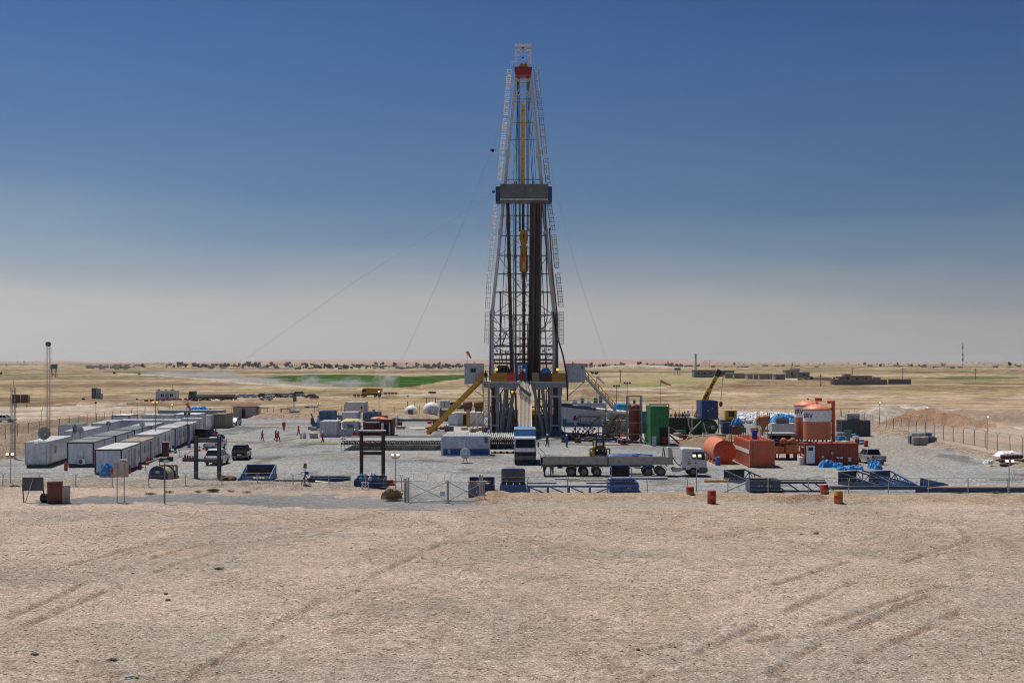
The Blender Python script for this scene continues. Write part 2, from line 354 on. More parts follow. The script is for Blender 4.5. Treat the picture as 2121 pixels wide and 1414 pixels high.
def mound(pts, wd, hgt, seed, c=None, cs=.8, rough=.5):
 global Z, col
 d = segd(jx * .5 + X * .5, jy * .4 + Y * .6, gp(pts)); f = (1 - sstep(0, wd, d)) ** .8 * (1 - rough + 2 * rough * fbm(X / (wd * .5), Y / (wd * .5), 4, seed))
 Z = Z + f * hgt
 if c is not None: col = lerp(col, C(*c) * (.75 + .5 * fbm(X / 1.2, Y / 1.2, 3, seed + 7))[..., None], sstep(.06, .3, f) * cs)
mound([(-200, 1004), (300, 1003), (640, 1010), (720, 1009)], 4.2, .55, 200, (.33, .285, .235), .9)      # stony bank at the left fence
mound([(1040, 1034), (1200, 1031), (1420, 1029), (1660, 1034), (2300, 1036)], 4.0, .42, 210, (.40, .30, .205), .8)
mound([(1625, 1041), (1690, 1038)], 1.3, .3, 220, (.31, .21, .14), .9, .8)
mound([(1000, 1042), (1030, 1026)], 1.4, .3, 225, (.38, .27, .18), .8, .9)
mound([(1820, 871), (1880, 868), (1935, 868)], 14, 2.7, 230, (.35, .30, .25), .9)
mound([(1885, 882), (1925, 881)], 8, 2.0, 235, (.33, .20, .125), 1, .4)
mound([(1965, 883), (2010, 885)], 9, 1.9, 240, (.37, .24, .16), 1, .4)
mound([(2040, 875), (2110, 872), (2250, 880)], 12, 2.2, 245, (.36, .26, .19), .9)
mound([(1815, 895), (1880, 902)], 4.5, 1.0, 250, (.37, .28, .20), .9)
mound([(1880, 908), (1960, 925), (2060, 950), (2200, 985)], 2.2, .5, 255, (.36, .27, .19), .8)
mound([(560, 868), (700, 866), (880, 867)], 6, 1.3, 260, (.38, .26, .18), .9)
mound([(-80, 905), (20, 893), (130, 880), (230, 874), (330, 868)], 7, 1.2, 265, (.29, .21, .145), .95)
mound([(-100, 960), (-10, 945), (40, 925), (100, 905)], 5, 1.1, 270, (.31, .23, .165), .95)
mound([(640, 849), (900, 845), (1000, 842)], 9, .7, 275, (.28, .21, .12), .6)
mound([(150, 838), (420, 836), (520, 832)], 6, .9, 280, (.30, .215, .14), .9)
mound([(1420, 802), (1560, 797), (1760, 794)], 16, 2.0, 285, (.27, .19, .12), .7)
mound([(1180, 822), (1270, 818)], 14, 2.2, 286, (.26, .185, .115), .8)
mound([(1300, 761), (1345, 760.5)], 90, 7, 290, (.44, .38, .31), .9, .3)
mound([(1440, 912), (1520, 905)], 2.4, .5, 296, (.33, .24, .16), .8, .7)
def zat(x, y):
 i = int(np.argmin(np.abs(np.array([DY(a) for a in ys]) - y))); j = int(np.argmin(np.abs(X[i] - x))); return float(Z[i, j])
skyl = np.interp(XX[0], [-2400, 0, 40, 75, 130, 180, 220, 400, 500, 560, 640, 760, 900, 1180, 1230, 1300, 1390, 1440, 1500, 1700, 2121, 4600],
                 [748, 747.6, 748.2, 747.2, 747.4, 748.6, 749.6, 749.8, 748.4, 746, 744.4, 745.8, 746.4, 744.5, 742.3, 743.4, 744.4, 746.6, 748.6, 749.6, 750.2, 748])
skyl = skyl - (fbm(XX[0] / 40, XX[0] * 0, 4, 300) - .5) * 2.2
hf = sstep(5200, 13000, Y); HH = (H + (HZ - skyl)[None, :] * 13000 / F - 2) + 3
Z = Z + np.where(Y > 5200, hf * HH * (1 + .0 * Y), 0); Z = np.where(Y > 13500, -60., Z)
col = lerp(col, C(.36, .235, .18), sstep(5500, 8500, Y))
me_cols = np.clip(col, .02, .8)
zone = np.zeros(X.shape, int); zone[road] = 1; zone[pad] = 2; zone[froad] = 3; zone[crop] = 4; zone[hillm] = 5
def terrain_mat(name, kind):
 m = bpy.data.materials.new(name); m.use_nodes = True; t = m.node_tree; n = t.nodes; l = t.links; b = n['Principled BSDF']
 b.inputs['Roughness'].default_value = 1; b.inputs['Specular IOR Level'].default_value = .03
 at = n.new('ShaderNodeAttribute'); at.attribute_name = 'albedo'; tc = n.new('ShaderNodeTexCoord')
 def tex(s, det, rg=.65, sc3=(1, 1, 1), t_='ShaderNodeTexNoise'):
  mp = n.new('ShaderNodeMapping'); mp.inputs['Scale'].default_value = sc3; l.new(tc.outputs['Object'], mp.inputs[0])
  x = n.new(t_); x.inputs['Scale'].default_value = s
  if t_ == 'ShaderNodeTexNoise': x.inputs['Detail'].default_value = det; x.inputs['Roughness'].default_value = rg
  l.new(mp.outputs[0], x.inputs[0]); return x
 def mr(src, a, bb, lo, hi):
  x = n.new('ShaderNodeMapRange'); x.inputs[1].default_value = a; x.inputs[2].default_value = bb; x.inputs[3].default_value = lo; x.inputs[4].default_value = hi; l.new(src, x.inputs[0]); return x.outputs[0]
 def mul(a, bb):
  x = n.new('ShaderNodeVectorMath'); x.operation = 'MULTIPLY'; l.new(a, x.inputs[0])
  if isinstance(bb, tuple): x.inputs[1].default_value = bb
  else: l.new(bb, x.inputs[1])
  return x.outputs[0]
 s1 = {'near': 9, 'pad': 5, 'far': .5}[kind]; s2 = {'near': 1.1, 'pad': .9, 'far': .06}[kind]
 f1 = tex(s1, 8, .75).outputs[0]; f2 = tex(s2, 7, .7).outputs[0]
 c = mul(at.outputs['Color'], mr(f1, .34, .66, .6, 1.36)); c = mul(c, mr(f2, .32, .68, .78, 1.2)); c = mul(c, mr(tex(s1 * .33, 6, .8).outputs[0], .36, .64, .72, 1.26))
 if kind != 'far':
  v = tex(13 if kind == 'near' else 6, 0, t_='ShaderNodeTexVoronoi')
  c = mul(c, mr(v.outputs['Distance'], .1, .6, 1.15, .68))
  pn = n.new('ShaderNodeSeparateColor'); l.new(v.outputs['Color'], pn.inputs[0]); c = mul(c, mr(pn.outputs[0], 0, 1, .68, 1.28))
 else:
  f3 = tex(.09, 6, .7, (.25, 1, 1)).outputs[0]; c = mul(c, mr(f3, .3, .7, .74, 1.26))
 l.new(c, b.inputs['Base Color'])
 bp = n.new('ShaderNodeBump'); bp.inputs['Strength'].default_value = .9 if kind != 'far' else .5; bp.inputs['Distance'].default_value = {'near': .035, 'pad': .06, 'far': .8}[kind]
 l.new(f1, bp.inputs['Height']); l.new(bp.outputs[0], b.inputs['Normal']); return m
tnear = terrain_mat('stony_earth', 'near'); tpad = terrain_mat('grey_gravel', 'pad'); tfar = terrain_mat('dry_plain', 'far')
nr, nc = X.shape; idx = np.arange(nr * nc).reshape(nr, nc)
quads = np.stack([idx[:-1, :-1], idx[:-1, 1:], idx[1:, 1:], idx[1:, :-1]], -1).reshape(-1, 4)
zq = zone[:-1, :-1].reshape(-1); yq = Y[:-1, :-1].reshape(-1)
P3 = np.stack([X, Y, Z], -1).reshape(-1, 3); CC = me_cols.reshape(-1, 3)
def terrain(name, sel, mat, kind='structure'):
 q = quads[sel]; u, inv = np.unique(q, return_inverse=True); inv = inv.reshape(q.shape)
 me = bpy.data.meshes.new(name); me.from_pydata(P3[u], [], inv); me.polygons.foreach_set('use_smooth', [True] * len(q))
 ca = me.color_attributes.new('albedo', 'FLOAT_COLOR', 'POINT'); ca.data.foreach_set('color', np.concatenate([CC[u], np.ones((len(u), 1))], 1).ravel())
 me.materials.append(mat); o = bpy.data.objects.new(name, me); LK(o); return tag(o, kind=kind)
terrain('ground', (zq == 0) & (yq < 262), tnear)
terrain('dry_field', (zq == 0) & (yq >= 262), tfar)
terrain('dirt_road', zq == 1, tfar)
terrain('gravel_pad', zq == 2, tpad)
terrain('gravel_road', zq == 3, tnear)
terrain('hills', zq == 5, tfar)
cp = terrain('crop_field', zq == 4, M('crop_green', (.030, .078, .016), 1, spec=.0, var=.55, sc_=.05, dirt=.1, bump=1))
mb = MB(); mb.bb(-30000, 30000, -8000, 13000, -64, -62); tag(mb.u('earth', M('deep_earth', (.35, .27, .2))), kind='structure')
mb = MB(); mb.add([(-400, -500, -.4), (400, -500, -.4), (400, 40, -.4), (-400, 40, -.4)], [(0, 1, 2, 3)]); tag(mb.u('ground_behind', M('deep_earth', (.35, .27, .2))), kind='structure')
def stones(name, n, y0, y1, smin, smax, mat, label, wx0=-60, wx1=2180, clump=None, zmask=None):
 base = []
 for k in range(6):
  a = MB().ball((0, 0, 0), 1, 4, 3, (1, random.uniform(.6, .9), random.uniform(.35, .6)), .22); base.append((np.array(a.v), [f for f in a.f]))
 vs = []; fs = []; off = 0
 # even over the ground area
 D0, D1 = DY(y1), DY(y0); D = np.sqrt(RNG.uniform(D0 ** 2, D1 ** 2, n)); px = RNG.uniform(wx0, wx1, n); xx = (px - CX) * D / F
 dens = fbm(xx / 3.5, D / 3.5, 3, 400); gi = GR[np.clip(np.searchsorted(np.array([DY(a) for a in ys]), D), 0, X.shape[0] - 1), np.clip(np.searchsorted(np.array(xs), px), 0, X.shape[1] - 1)]; keep = RNG.uniform(0, 1, n) < sstep(.36, .6, dens) * .62 + .06 + gi * .6
 D = D[keep]; xx = xx[keep]
 # height lookup on the grid
 rows = np.array([DY(a) for a in ys]); ri = np.clip(np.searchsorted(rows, D), 1, len(rows) - 1); xsn = np.array(xs)
 ppx = xx * F / D + CX; ci = np.clip(np.searchsorted(xsn, ppx), 1, len(xsn) - 1)
 t = (D - rows[ri - 1]) / (rows[ri] - rows[ri - 1]); u = (ppx - xsn[ci - 1]) / (xsn[ci] - xsn[ci - 1])
 zz = (Z[ri - 1, ci - 1] * (1 - u) + Z[ri - 1, ci] * u) * (1 - t) + (Z[ri, ci - 1] * (1 - u) + Z[ri, ci] * u) * t
 allv = []; allf = []; cols = []
 kk = RNG.integers(0, 6, len(D)); rot = RNG.uniform(0, 6.28, len(D)); s = smin * (smax / smin) ** (RNG.uniform(0, 1, len(D)) ** 3)
 off = 0
 for k in range(6):
  m = kk == k; bv, bf = base[k]; c, si = np.cos(rot[m]), np.sin(rot[m])
  vx = (bv[None, :, 0] * c[:, None] - bv[None, :, 1] * si[:, None]) * s[m][:, None] + xx[m][:, None]
  vy = (bv[None, :, 0] * si[:, None] + bv[None, :, 1] * c[:, None]) * s[m][:, None] + D[m][:, None]
  vz = bv[None, :, 2] * s[m][:, None] + zz[m][:, None] + s[m][:, None] * .1
  allv.append(np.stack([vx, vy, vz], -1).reshape(-1, 3)); nn = m.sum(); nb = len(bv)
  f4 = np.array([f for f in bf if len(f) == 4]); f3 = np.array([f for f in bf if len(f) == 3])
  o = (np.arange(nn) * nb)[:, None, None] + off
  allf += (f4[None] + o).reshape(-1, 4).tolist() + (f3[None] + o).reshape(-1, 3).tolist(); off += nn * nb
 me = bpy.data.meshes.new(name); me.from_pydata(np.concatenate(allv), [], allf); me.materials.append(mat)
 ob = bpy.data.objects.new(name, me); LK(ob); return tag(ob, label, 'stones', kind='stuff')
def stone_mat(name, a, b_):
 m = bpy.data.materials.new(name); m.use_nodes = True; t = m.node_tree; n = t.nodes; b = n['Principled BSDF']; b.inputs['Roughness'].default_value = .9; b.inputs['Specular IOR Level'].default_value = .2
 g = n.new('ShaderNodeNewGeometry'); r = n.new('ShaderNodeValToRGB'); r.color_ramp.elements[0].color = a + (1,); r.color_ramp.elements[1].color = b_ + (1,)
 e = r.color_ramp.elements.new(.5); e.color = (.37, .29, .21, 1); t.links.new(g.outputs['Random Per Island'], r.inputs[0]); t.links.new(r.outputs[0], b.inputs['Base Color']); return m
smat = stone_mat('pebble_stone', (.21, .16, .12), (.66, .57, .47))
stones('loose_stones', 170000, 1056, 1440, .02, .085, smat, 'loose pale pebbles scattered over the sandy foreground')
def bw(mb, name, mat, root, label=None):
 """parts written in world coordinates, parented to an unrotated root"""
 l = root.matrix_basis.translation if root.parent is None else root.parent.matrix_basis.translation
 for i, p in enumerate(mb.v): mb.v[i] = (p[0] - l.x, p[1] - l.y, p[2] - l.z)
 return mb.u(name, mat, root, label=label)
DF = 206.6; DK = 8.8                                   # front edge of the rig floor, its height
def XA(px, D=DF): return (px - CX) * D / F
def ZA(py, D=DF): return H - (py - HZ) * D / F
x0, x1 = XA(1001), XA(1176); yb = DF + 13
sub = T('rig_substructure', 'tall grey and brown steel substructure carrying the drill floor of the derrick', 'substructure', ((x0 + x1) / 2, DF + 6, 0))
bw(_b(x0, x1, DF, yb, DK - .25, DK), 'deck', lgrey, sub)
for a, b in ((1001, 1073), (1101, 1176)): bw(_b(XA(a), XA(b), DF + .1, DF + .5, DK - .95, DK - .27), 'deck_beam', grey, sub)
bw(_b(x0, x1, yb - .5, yb - .1, DK - .95, DK - .27), 'deck_beam', grey, sub)
for px in (1004, 1040, 1066, 1106, 1138, 1170): bw(_b(XA(px) - .2, XA(px) + .2, DF + .5, yb - .5, DK - .9, DK - .27), 'deck_joist', grey, sub)
cg_ = M('column_grey', (.33, .345, .37), .55, dirt=.25, streak=.4, rust=.1)
for a, b, mt in ((1027, 1033, cg_), (1139, 1145, cg_), (1157, 1163.5, cg_)):
 for dy in (0.8,):
  m = MB(); m.bb(XA(a), XA(b), DF + dy, DF + dy + .45, 0, DK - .95); bw(m, 'column', mt, sub)
  m = MB(); m.bb(XA(a) - .12, XA(b) + .12, DF + dy - .12, DF + dy + .57, DK - 2.3, DK - .96); bw(m, 'column_bracket', cg_, sub); m = MB(); m.bb(XA(a) - .15, XA(b) + .15, DF + dy - .15, DF + dy + .6, 0.01, .35); bw(m, 'column_bracket', cg_, sub)
for px, r in ((1022, .36), (1152, .45)):
 m = MB(); m.tube((XA(px), DF + 1.2, 0), (XA(px), DF + 1.2, DK - .96), r, 14)
 for z in (1.6, 3.4, 5.2, 6.9): m.tube((XA(px), DF + 1.2, z), (XA(px), DF + 1.2, z + .12), r + .05, 14)
 bw(m, 'lifting_cylinder', brown, sub)
for px in (1010, 1030, 1142, 1160, 1050, 1120):
 m = MB(); m.beam((XA(px), yb - .6, 0), (XA(px), yb - .6, DK - .95), .4); bw(m, 'rear_column', dgrey, sub)
for z in (1.7, 6.4):
 for a, b in ((1018, 1033), (1139, 1163)):
  bw(_m((XA(a), DF + .7, z), (XA(b), DF + .7, z), .12, .3), 'tie_beam', lgrey, sub)
def alegs(t1, t2, b1, b2, name):
 zt = DK - .97
 for t, b in ((t1, b1), (t2, b2)):
  bw(_m((XA(t), DF + 2.5, zt), (XA(b), DF + 2.0, 0), .42, .42), name, grey, sub)
 for f in (.24, .62):
  p = V((XA(t1), DF + 2.4, zt)).lerp(V((XA(b1), DF + 2, 0)), f); q = V((XA(t2), DF + 2.4, zt)).lerp(V((XA(b2), DF + 2, 0)), f)
  bw(_m(p, q, .2, .32), 'cross_bar', grey, sub)
 p = V((XA(t1), DF + 2.4, zt)).lerp(V((XA(b1), DF + 2, 0)), .62); q = V((XA(t2), DF + 2.4, zt)).lerp(V((XA(b2), DF + 2, 0)), .24)
 bw(_t(p, q, .07, 6), 'brace', lgrey, sub)
for a, b, c_, d_ in ((1012, 0, 1046, 4), (1046, 0, 1012, 4), (1012, 4, 1046, 7.8), (1046, 4, 1012, 7.8), (1046, 3.4, 1070, 7.6), (1132, 0, 1164, 4), (1164, 0, 1132, 4), (1132, 4, 1164, 7.8), (1164, 4, 1132, 7.8), (1104, 7.6, 1130, 3.2), (1008, 3.5, 1070, 3.6), (1104, 4.4, 1166, 4.5)):
 bw(_t((XA(a), DF + 9.5, b), (XA(c_), DF + 9.5, d_), .11, 6), 'rear_brace', dgrey, sub)
for px, z, r in ((1036, 6.6, .2), (1058, 5.4, .12), (1068, 6.9, .16), (1109, 6.9, .14), (1128, 5.6, .2), (1133, 7.2, .12)): bw(_t((XA(px), DF + 4, z), (XA(px) + .2, DF + 4.5, .5), r, 8), 'riser_pipe', (rusty, dgrey, ochre)[px % 3], sub)
alegs(1048, 1065, 1038, 1050, 'leaning_leg'); alegs(1106, 1124, 1127, 1136, 'leaning_leg')
for a, b in ((1056, 1070), (1046, 1060)): bw(_t((XA(a), DF + 7, DK - 1), (XA(b), DF + 9, .5), .12, 6), 'brace', dgrey, sub)
for a, b in ((1124, 1140), (1110, 1122)): bw(_t((XA(a), DF + 7, DK - 1), (XA(b), DF + 9, .3), .12, 6), 'brace', dgrey, sub)
for a, b in ((1044, 1062), (1112, 1132)):
 bw(_t((XA(a), DF + .75, DK - .75), (XA(b), DF + .75, DK - .75), .55, 14).tube((XA(a) - .1, DF + .75, DK - .75), (XA(a), DF + .75, DK - .75), .65, 14).tube((XA(b), DF + .75, DK - .75), (XA(b) + .1, DF + .75, DK - .75), .65, 14), 'air_tank', lgrey, sub)
m = MB(); m.bb(XA(1008), XA(1068), DF + 3, yb - 1, .05, .5); m.bb(XA(1102), XA(1170), DF + 3, yb - 1, .05, .5); bw(m, 'base_skid', dgrey, sub)
bw(_b(XA(1018), XA(1066), yb - 1.6, yb - 1.5, .5, 3.3), 'rear_screen', dgrey, sub)
bw(_b(XA(1104), XA(1166), yb - 1.6, yb - 1.5, .5, 3.0), 'rear_screen', dgrey, sub)
for a, b, mt, h in ((1017, 1043.5, ochre, 1.42), (1044, 1050.5, ochre, 1.42), (1051, 1069, M('scarlet_panel', (.55, .07, .02), .5, dirt=.25), 1.42), (1102, 1116, M('ochre_pale_panel', (.36, .24, .09), .6, dirt=.35), 1.45), (1116.5, 1143, brown, 1.3), (1143.5, 1175.5, ochre, 1.42)):
 m = MB(); m.bb(XA(a), XA(b), DF - .02, DF + .05, DK + .02, DK + h); m.bb(XA(a), XA(b), DF - .07, DF - .025, DK + h - .1, DK + h)
 n = max(2, int((XA(b) - XA(a)) / .55))
 for k in range(n + 1): m.bb(XA(a) + (XA(b) - XA(a)) * k / n - .025, XA(a) + (XA(b) - XA(a)) * k / n + .025, DF - .05, DF - .022, DK + .03, DK + h - .1)
 bw(m, 'wind_wall', mt, sub)
m = MB()
for z in (.55, 1.1): m.tube((x0, yb - .1, DK + z), (x1, yb - .1, DK + z), .025, 5)
for k in range(18): m.tube((x0 + (x1 - x0) * k / 17, yb - .1, DK), (x0 + (x1 - x0) * k / 17, yb - .1, DK + 1.1), .025, 5)
bw(m, 'guard_rail', lgrey, sub)
rmp = T('pipe_ramp', 'broad pale ribbed steel pipe ramp sloping from the drill floor down to the catwalk', 'ramp', (XA(1087.5), DF, 0))
xa, xb = XA(1075.3), XA(1098.8); yt, zt, yl, zl = DF - .1, DK - .02, DF - 10.5, 1.05; e = .05
rs = M('ramp_steel', (.40, .345, .285), .55, dirt=.35, var=.2, rust=.25); rs2 = M('ramp_edge_pale', (.58, .52, .42), .6, dirt=.3)
bw(MB().add([(xa, yt, zt), (xb, yt, zt), (xb + e, yl, zl), (xa - e, yl, zl), (xa, yt, zt - .3), (xb, yt, zt - .3), (xb + e, yl, zl - .3), (xa - e, yl, zl - .3)], [(0, 3, 2, 1), (4, 5, 6, 7), (0, 4, 7, 3), (1, 2, 6, 5), (3, 7, 6, 2), (0, 1, 5, 4)]), 'ramp_plate', rs, rmp)
for k in range(9):
 f = (k + .5) / 9; bw(_t((xa + (xb - xa) * f, yt, zt + .06), (xa - e + (xb - xa + 2 * e) * f, yl, zl + .06), .07, 6), 'rib', rs, rmp)
for s, q in ((xa, -e), (xb, e)): bw(_m((s, yt, zt + .08), (s + q, yl, zl + .08), .13, .4), 'side_rail', rs2, rmp)
cat = T('catwalk', 'low steel catwalk running out from the foot of the pipe ramp behind the blue-topped truck', 'catwalk', (XA(1087.5), DF - 16, 0))
m = MB(); m.bb(xa - .2, xb + .2, yl - 10, yl + .2, .7, 1.0)
for k in range(5): m.bb(xa - .1, xa + .1, yl - 9.5 + k * 2.3, yl - 9.3 + k * 2.3, 0, .7); m.bb(xb - .1, xb + .1, yl - 9.5 + k * 2.3, yl - 9.3 + k * 2.3, 0, .7)
bw(m, 'walkway', dgrey, cat)
DM = 210.5; AXP = 1083.7; DR = DM + 3.4
def hw(py): return float(np.interp(py, [100, 155, 318, 482, 646, 790], [15, 15, 32, 47.3, 64, 64.5]))
def L_(py, s, D=DM, k=1.0):
 return V(((AXP + s * hw(py) * k - CX) * DM / F, D, ZA(py, DM)))
der = T('derrick_mast', 'towering white lattice drilling derrick mast rising over the whole site', 'derrick', (XA(AXP, DM), DM, DK))
segs = [788, 646, 482, 318, 163]
for D_, nm in ((DM, 'front_leg'), (DR, 'rear_leg')):
 for s in (-1, 1):
  m = MB()
  for a, b in zip(segs, segs[1:]):
   r = .30 if a > 400 else .25
   m.tube(L_(a, s, D_), L_(b, s, D_), r if D_ == DM else r * .75, 10)
   if b > 200: p = L_(b, s, D_); m.box(p, (.8, .75, .55)); m.box(p + V((0, 0, .5)), (.62, .6, .2))
  bw(m, nm, mast, der)
def girt(py, D=DR, w=.17, mt=mast, nm='girt'): bw(_m(L_(py, -1, D), L_(py, 1, D), w, w * 1.5), nm, mt, der)
for py in (442, 526, 603, 651): girt(py)
for py in (366, 282, 246, 203, 197, 163): girt(py, w=.13)
for py in (716, 733, 745, 752): girt(py, w=.22, mt=dgrey)
for a, sa, b, sb in ((651, -1, 603, 0), (651, 1, 603, 0), (526, -1, 603, 0), (526, 1, 603, 0), (526, -1, 460, .6), (716, -1, 651, -.0), (651, -1, 716, -.25), (651, 1, 716, .25), (752, -.3, 720, 0.0), (752, .4, 733, 1), (740, -.2, 716, -1),
                     (366, -1, 290, 1), (282, -1, 320, -.0), (246, .1, 282, .9), (210, -1, 232, 0), (366, -1, 376, -.5)):
 bw(_t(L_(a, 1, DR, sa) , L_(b, 1, DR, sb), .085 if a > 400 else .06, 6), 'brace', mast, der)
for k, (a, b) in enumerate(((163, 203), (163, 197))):
 s = 1 if k else -1; bw(_t(L_(a, s * .85, DM - .1), L_(b, -s * .9, DM - .1), .07, 6), 'crown_brace', mast, der)
for s in (-1, 1):                                       # side bracing between front and rear legs
 for a, b in zip(range(780, 180, -55), range(725, 150, -55)):
  bw(_t(L_(a, s), L_(b, s, DR), .06, 5).tube(L_(b, s), L_(b, s, DR), .06, 5), 'side_brace', mast, der)
girt(166, DM, .12); girt(197, DM, .1)
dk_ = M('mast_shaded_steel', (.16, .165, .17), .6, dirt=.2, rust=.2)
for s in (-1, 1):
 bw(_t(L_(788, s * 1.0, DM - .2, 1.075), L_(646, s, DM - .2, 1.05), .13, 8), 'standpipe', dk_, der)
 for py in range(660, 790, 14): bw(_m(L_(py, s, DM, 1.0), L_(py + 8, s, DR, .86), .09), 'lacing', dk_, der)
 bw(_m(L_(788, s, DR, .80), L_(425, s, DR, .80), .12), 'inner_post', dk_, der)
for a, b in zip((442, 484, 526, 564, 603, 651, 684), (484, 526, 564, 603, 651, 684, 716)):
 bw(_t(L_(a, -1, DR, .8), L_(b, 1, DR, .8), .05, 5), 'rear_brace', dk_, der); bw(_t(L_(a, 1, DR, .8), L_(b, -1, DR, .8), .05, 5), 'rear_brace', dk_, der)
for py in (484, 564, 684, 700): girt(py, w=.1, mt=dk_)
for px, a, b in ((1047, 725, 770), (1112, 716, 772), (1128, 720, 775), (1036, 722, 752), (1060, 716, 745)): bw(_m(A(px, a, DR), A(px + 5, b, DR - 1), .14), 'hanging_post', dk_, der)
for px, py in ((1029, 727), (1052, 728), (1125, 727), (1137, 724)): bw(MB().box(A(px, py, DM), (.4, .2, .35)), 'work_lamp', lgrey, der)
cr_ = T('crown_block', 'red crown block with ochre sheaves inside the white top frame of the derrick', 'crown block', (XA(AXP, DM), DM + 1, ZA(160, DM)))
xl, xr = XA(1067, DM), XA(1100.5, DM)
bw(_b(xl, xr, DM - .4, DM + 2.6, ZA(156, DM), ZA(141, DM)), 'housing', M('crown_red', (.25, .018, .02), .5, dirt=.1), cr_)
bw(_b(xl - .1, xr + .1, DM - .5, DM + 2.7, ZA(142.5, DM), ZA(140, DM)), 'housing_rim', dred, cr_)
for k in range(4):
 bw(_t((XA(1081 + k * 1.2, DM) - .1, DM + .3 + k * .5, ZA(138, DM)), (XA(1081 + k * 1.2, DM) + .12, DM + .5 + k * .5, ZA(138, DM)), .62, 16), 'sheave', ochre, cr_)
bw(MB().prism([(XA(1074, DM), ZA(140, DM)), (XA(1094, DM), ZA(140, DM)), (XA(1091, DM), ZA(133, DM)), (XA(1083, DM), ZA(131, DM)), (XA(1077, DM), ZA(134, DM))], DM + .2, DM + 1.5), 'sheave_guard', ochre, cr_)
bw(MB().prism([(XA(1088, DM), ZA(134, DM)), (XA(1092, DM), ZA(134, DM)), (XA(1090.5, DM), ZA(128, DM)), (XA(1087.5, DM), ZA(128, DM))], DM + .2, DM + .9), 'sheave_guard', ochre, cr_)
gp_ = T('gin_pole_frame', 'white steel gin pole frame crowning the very top of the derrick', 'gin pole', (XA(AXP, DM), DM, ZA(141, DM)))
for px in (1068, 1099.3): bw(_m((XA(px, DM), DM + .5, ZA(141, DM)), (XA(px, DM), DM + .5, ZA(91, DM)), .2), 'post', whitec, gp_)
for px in (1071, 1096): bw(_m((XA(px, DM), DM + 2.4, ZA(141, DM)), (XA(px, DM), DM + .8, ZA(98, DM)), .12), 'rear_post', mast, gp_)
bw(_b(XA(1066.5, DM), XA(1101, DM), DM + .3, DM + .7, ZA(94.5, DM), ZA(90, DM)), 'top_beam', whitec, gp_)
bw(_b(XA(1068, DM), XA(1099, DM), DM + .4, DM + .6, ZA(100, DM), ZA(96, DM)), 'cross_beam', mast, gp_)
for s in (1, -1):
 bw(_m((XA(1083.7 - s * 15, DM), DM + .5, ZA(100, DM)), (XA(1083.7, DM), DM + .5, ZA(108, DM)), .12).beam((XA(1083.7, DM), DM + .5, ZA(108, DM)), (XA(1083.7 + s * 13, DM), DM + .5, ZA(115, DM)), .12), 'cross_brace', whitec, gp_)
bw(_t((XA(1083.3, DM), DM + .5, ZA(97, DM)), (XA(1083.3, DM), DM + .5, ZA(117, DM)), .03, 5).ball((XA(1083.3, DM), DM + .5, ZA(118, DM)), .16, 8, 6).ball((XA(1083.3, DM), DM + .5, ZA(98, DM)), .2, 8, 6), 'hanging_hook', blackp, gp_)
m = MB()
for z in range(128, 144, 4): m.tube((XA(1055.5, DM), DM, ZA(z, DM)), (XA(1066.5, DM), DM, ZA(z, DM)), .035, 4)
for px in (1055.5, 1059, 1063, 1066.5): m.tube((XA(px, DM), DM, ZA(144, DM)), (XA(px, DM), DM, ZA(128, DM)), .035, 4)
bw(m, 'crown_platform', steel, der)
mk = T('racking_board', 'grey panelled racking board platform two thirds up the derrick', 'platform', (XA(AXP, DM), DM - 1, ZA(417, DM)))
Db = DM - 3.2
gpn = M('wind_screen_grey', (.115, .125, .13), .6, dirt=.1, streak=.3)
for k in range(4):
 a, b = 1036 + 25 * k, 1036 + 25 * (k + 1)
 bw(_b(XA(a, Db) + .01, XA(b, Db) - .01, Db, Db + .06, ZA(411.5, Db), ZA(381, Db)).bb(XA(a, Db), XA(a, Db) + .05, Db - .03, Db - .002, ZA(411, Db), ZA(381, Db)), 'screen_panel', gpn, mk)
for a, b, dd in ((1026.5, 1036, 0), (1135.5, 1143.5, 0)):
 bw(_b(XA(a, Db), XA(b, Db), Db + .15, Db + 3.2, ZA(418, Db), ZA(386, Db)), 'side_screen', navy, mk)
bw(_b(XA(1036, Db), XA(1135, Db), Db - .05, Db + .1, ZA(414, Db), ZA(411.8, Db)), 'edge_beam', lgrey, mk)
bw(_b(XA(1034, Db), XA(1137, Db), Db + .12, Db + 3.6, ZA(417, Db), ZA(414.5, Db)), 'board_floor', dgrey, mk)
for k in range(11): bw(_m((XA(1100 + k * 2.2, Db), Db + .3, ZA(415, Db) + .2), (XA(1100 + k * 2.2, Db), Db + 3.2, ZA(415, Db) + .2), .08), 'racking_finger', dgrey, mk)
for px in (1066, 1070, 1103, 1106): bw(_t((XA(px, Db), Db + 1, ZA(412, Db)), (XA(px, Db), Db + 1, ZA(374, Db)), .09, 6), 'standpipe_stub', dgrey, mk)
def cage(name, label, p0, p1, w, n):
 p0, p1 = V(p0), V(p1); lad = T(name, label, 'ladder', p0, 0, 'caged ladders up the derrick legs'); d = p1 - p0; m = MB(); c = MB(); off = V((w, 0, 0)); back = V((w * .5, -.75, 0))
 for q in (V((0, 0, 0)), off): m.tube(q, d + q, .05, 4)
 for k in range(n * 3): m.tube(d * (k / (n * 3)), d * (k / (n * 3)) + off, .03, 4)
 m.u('rungs', whitec if 'left' in label else steel, lad)
 for k in range(n + 1):
  q = d * (k / n); pts = [q, q + V((-.12 * w, -.4, 0)), q + back * .9, q + off + V((.12 * w, -.4, 0)), q + off]; c.path(pts, .042, 4)
 c.tube(back * .9, d + back * .9, .03, 4); c.tube(V((-.12 * w, -.4, 0)), d + V((-.12 * w, -.4, 0)), .03, 4)
 c.u('safety_cage', whitec if 'left' in label else steel, lad); return lad
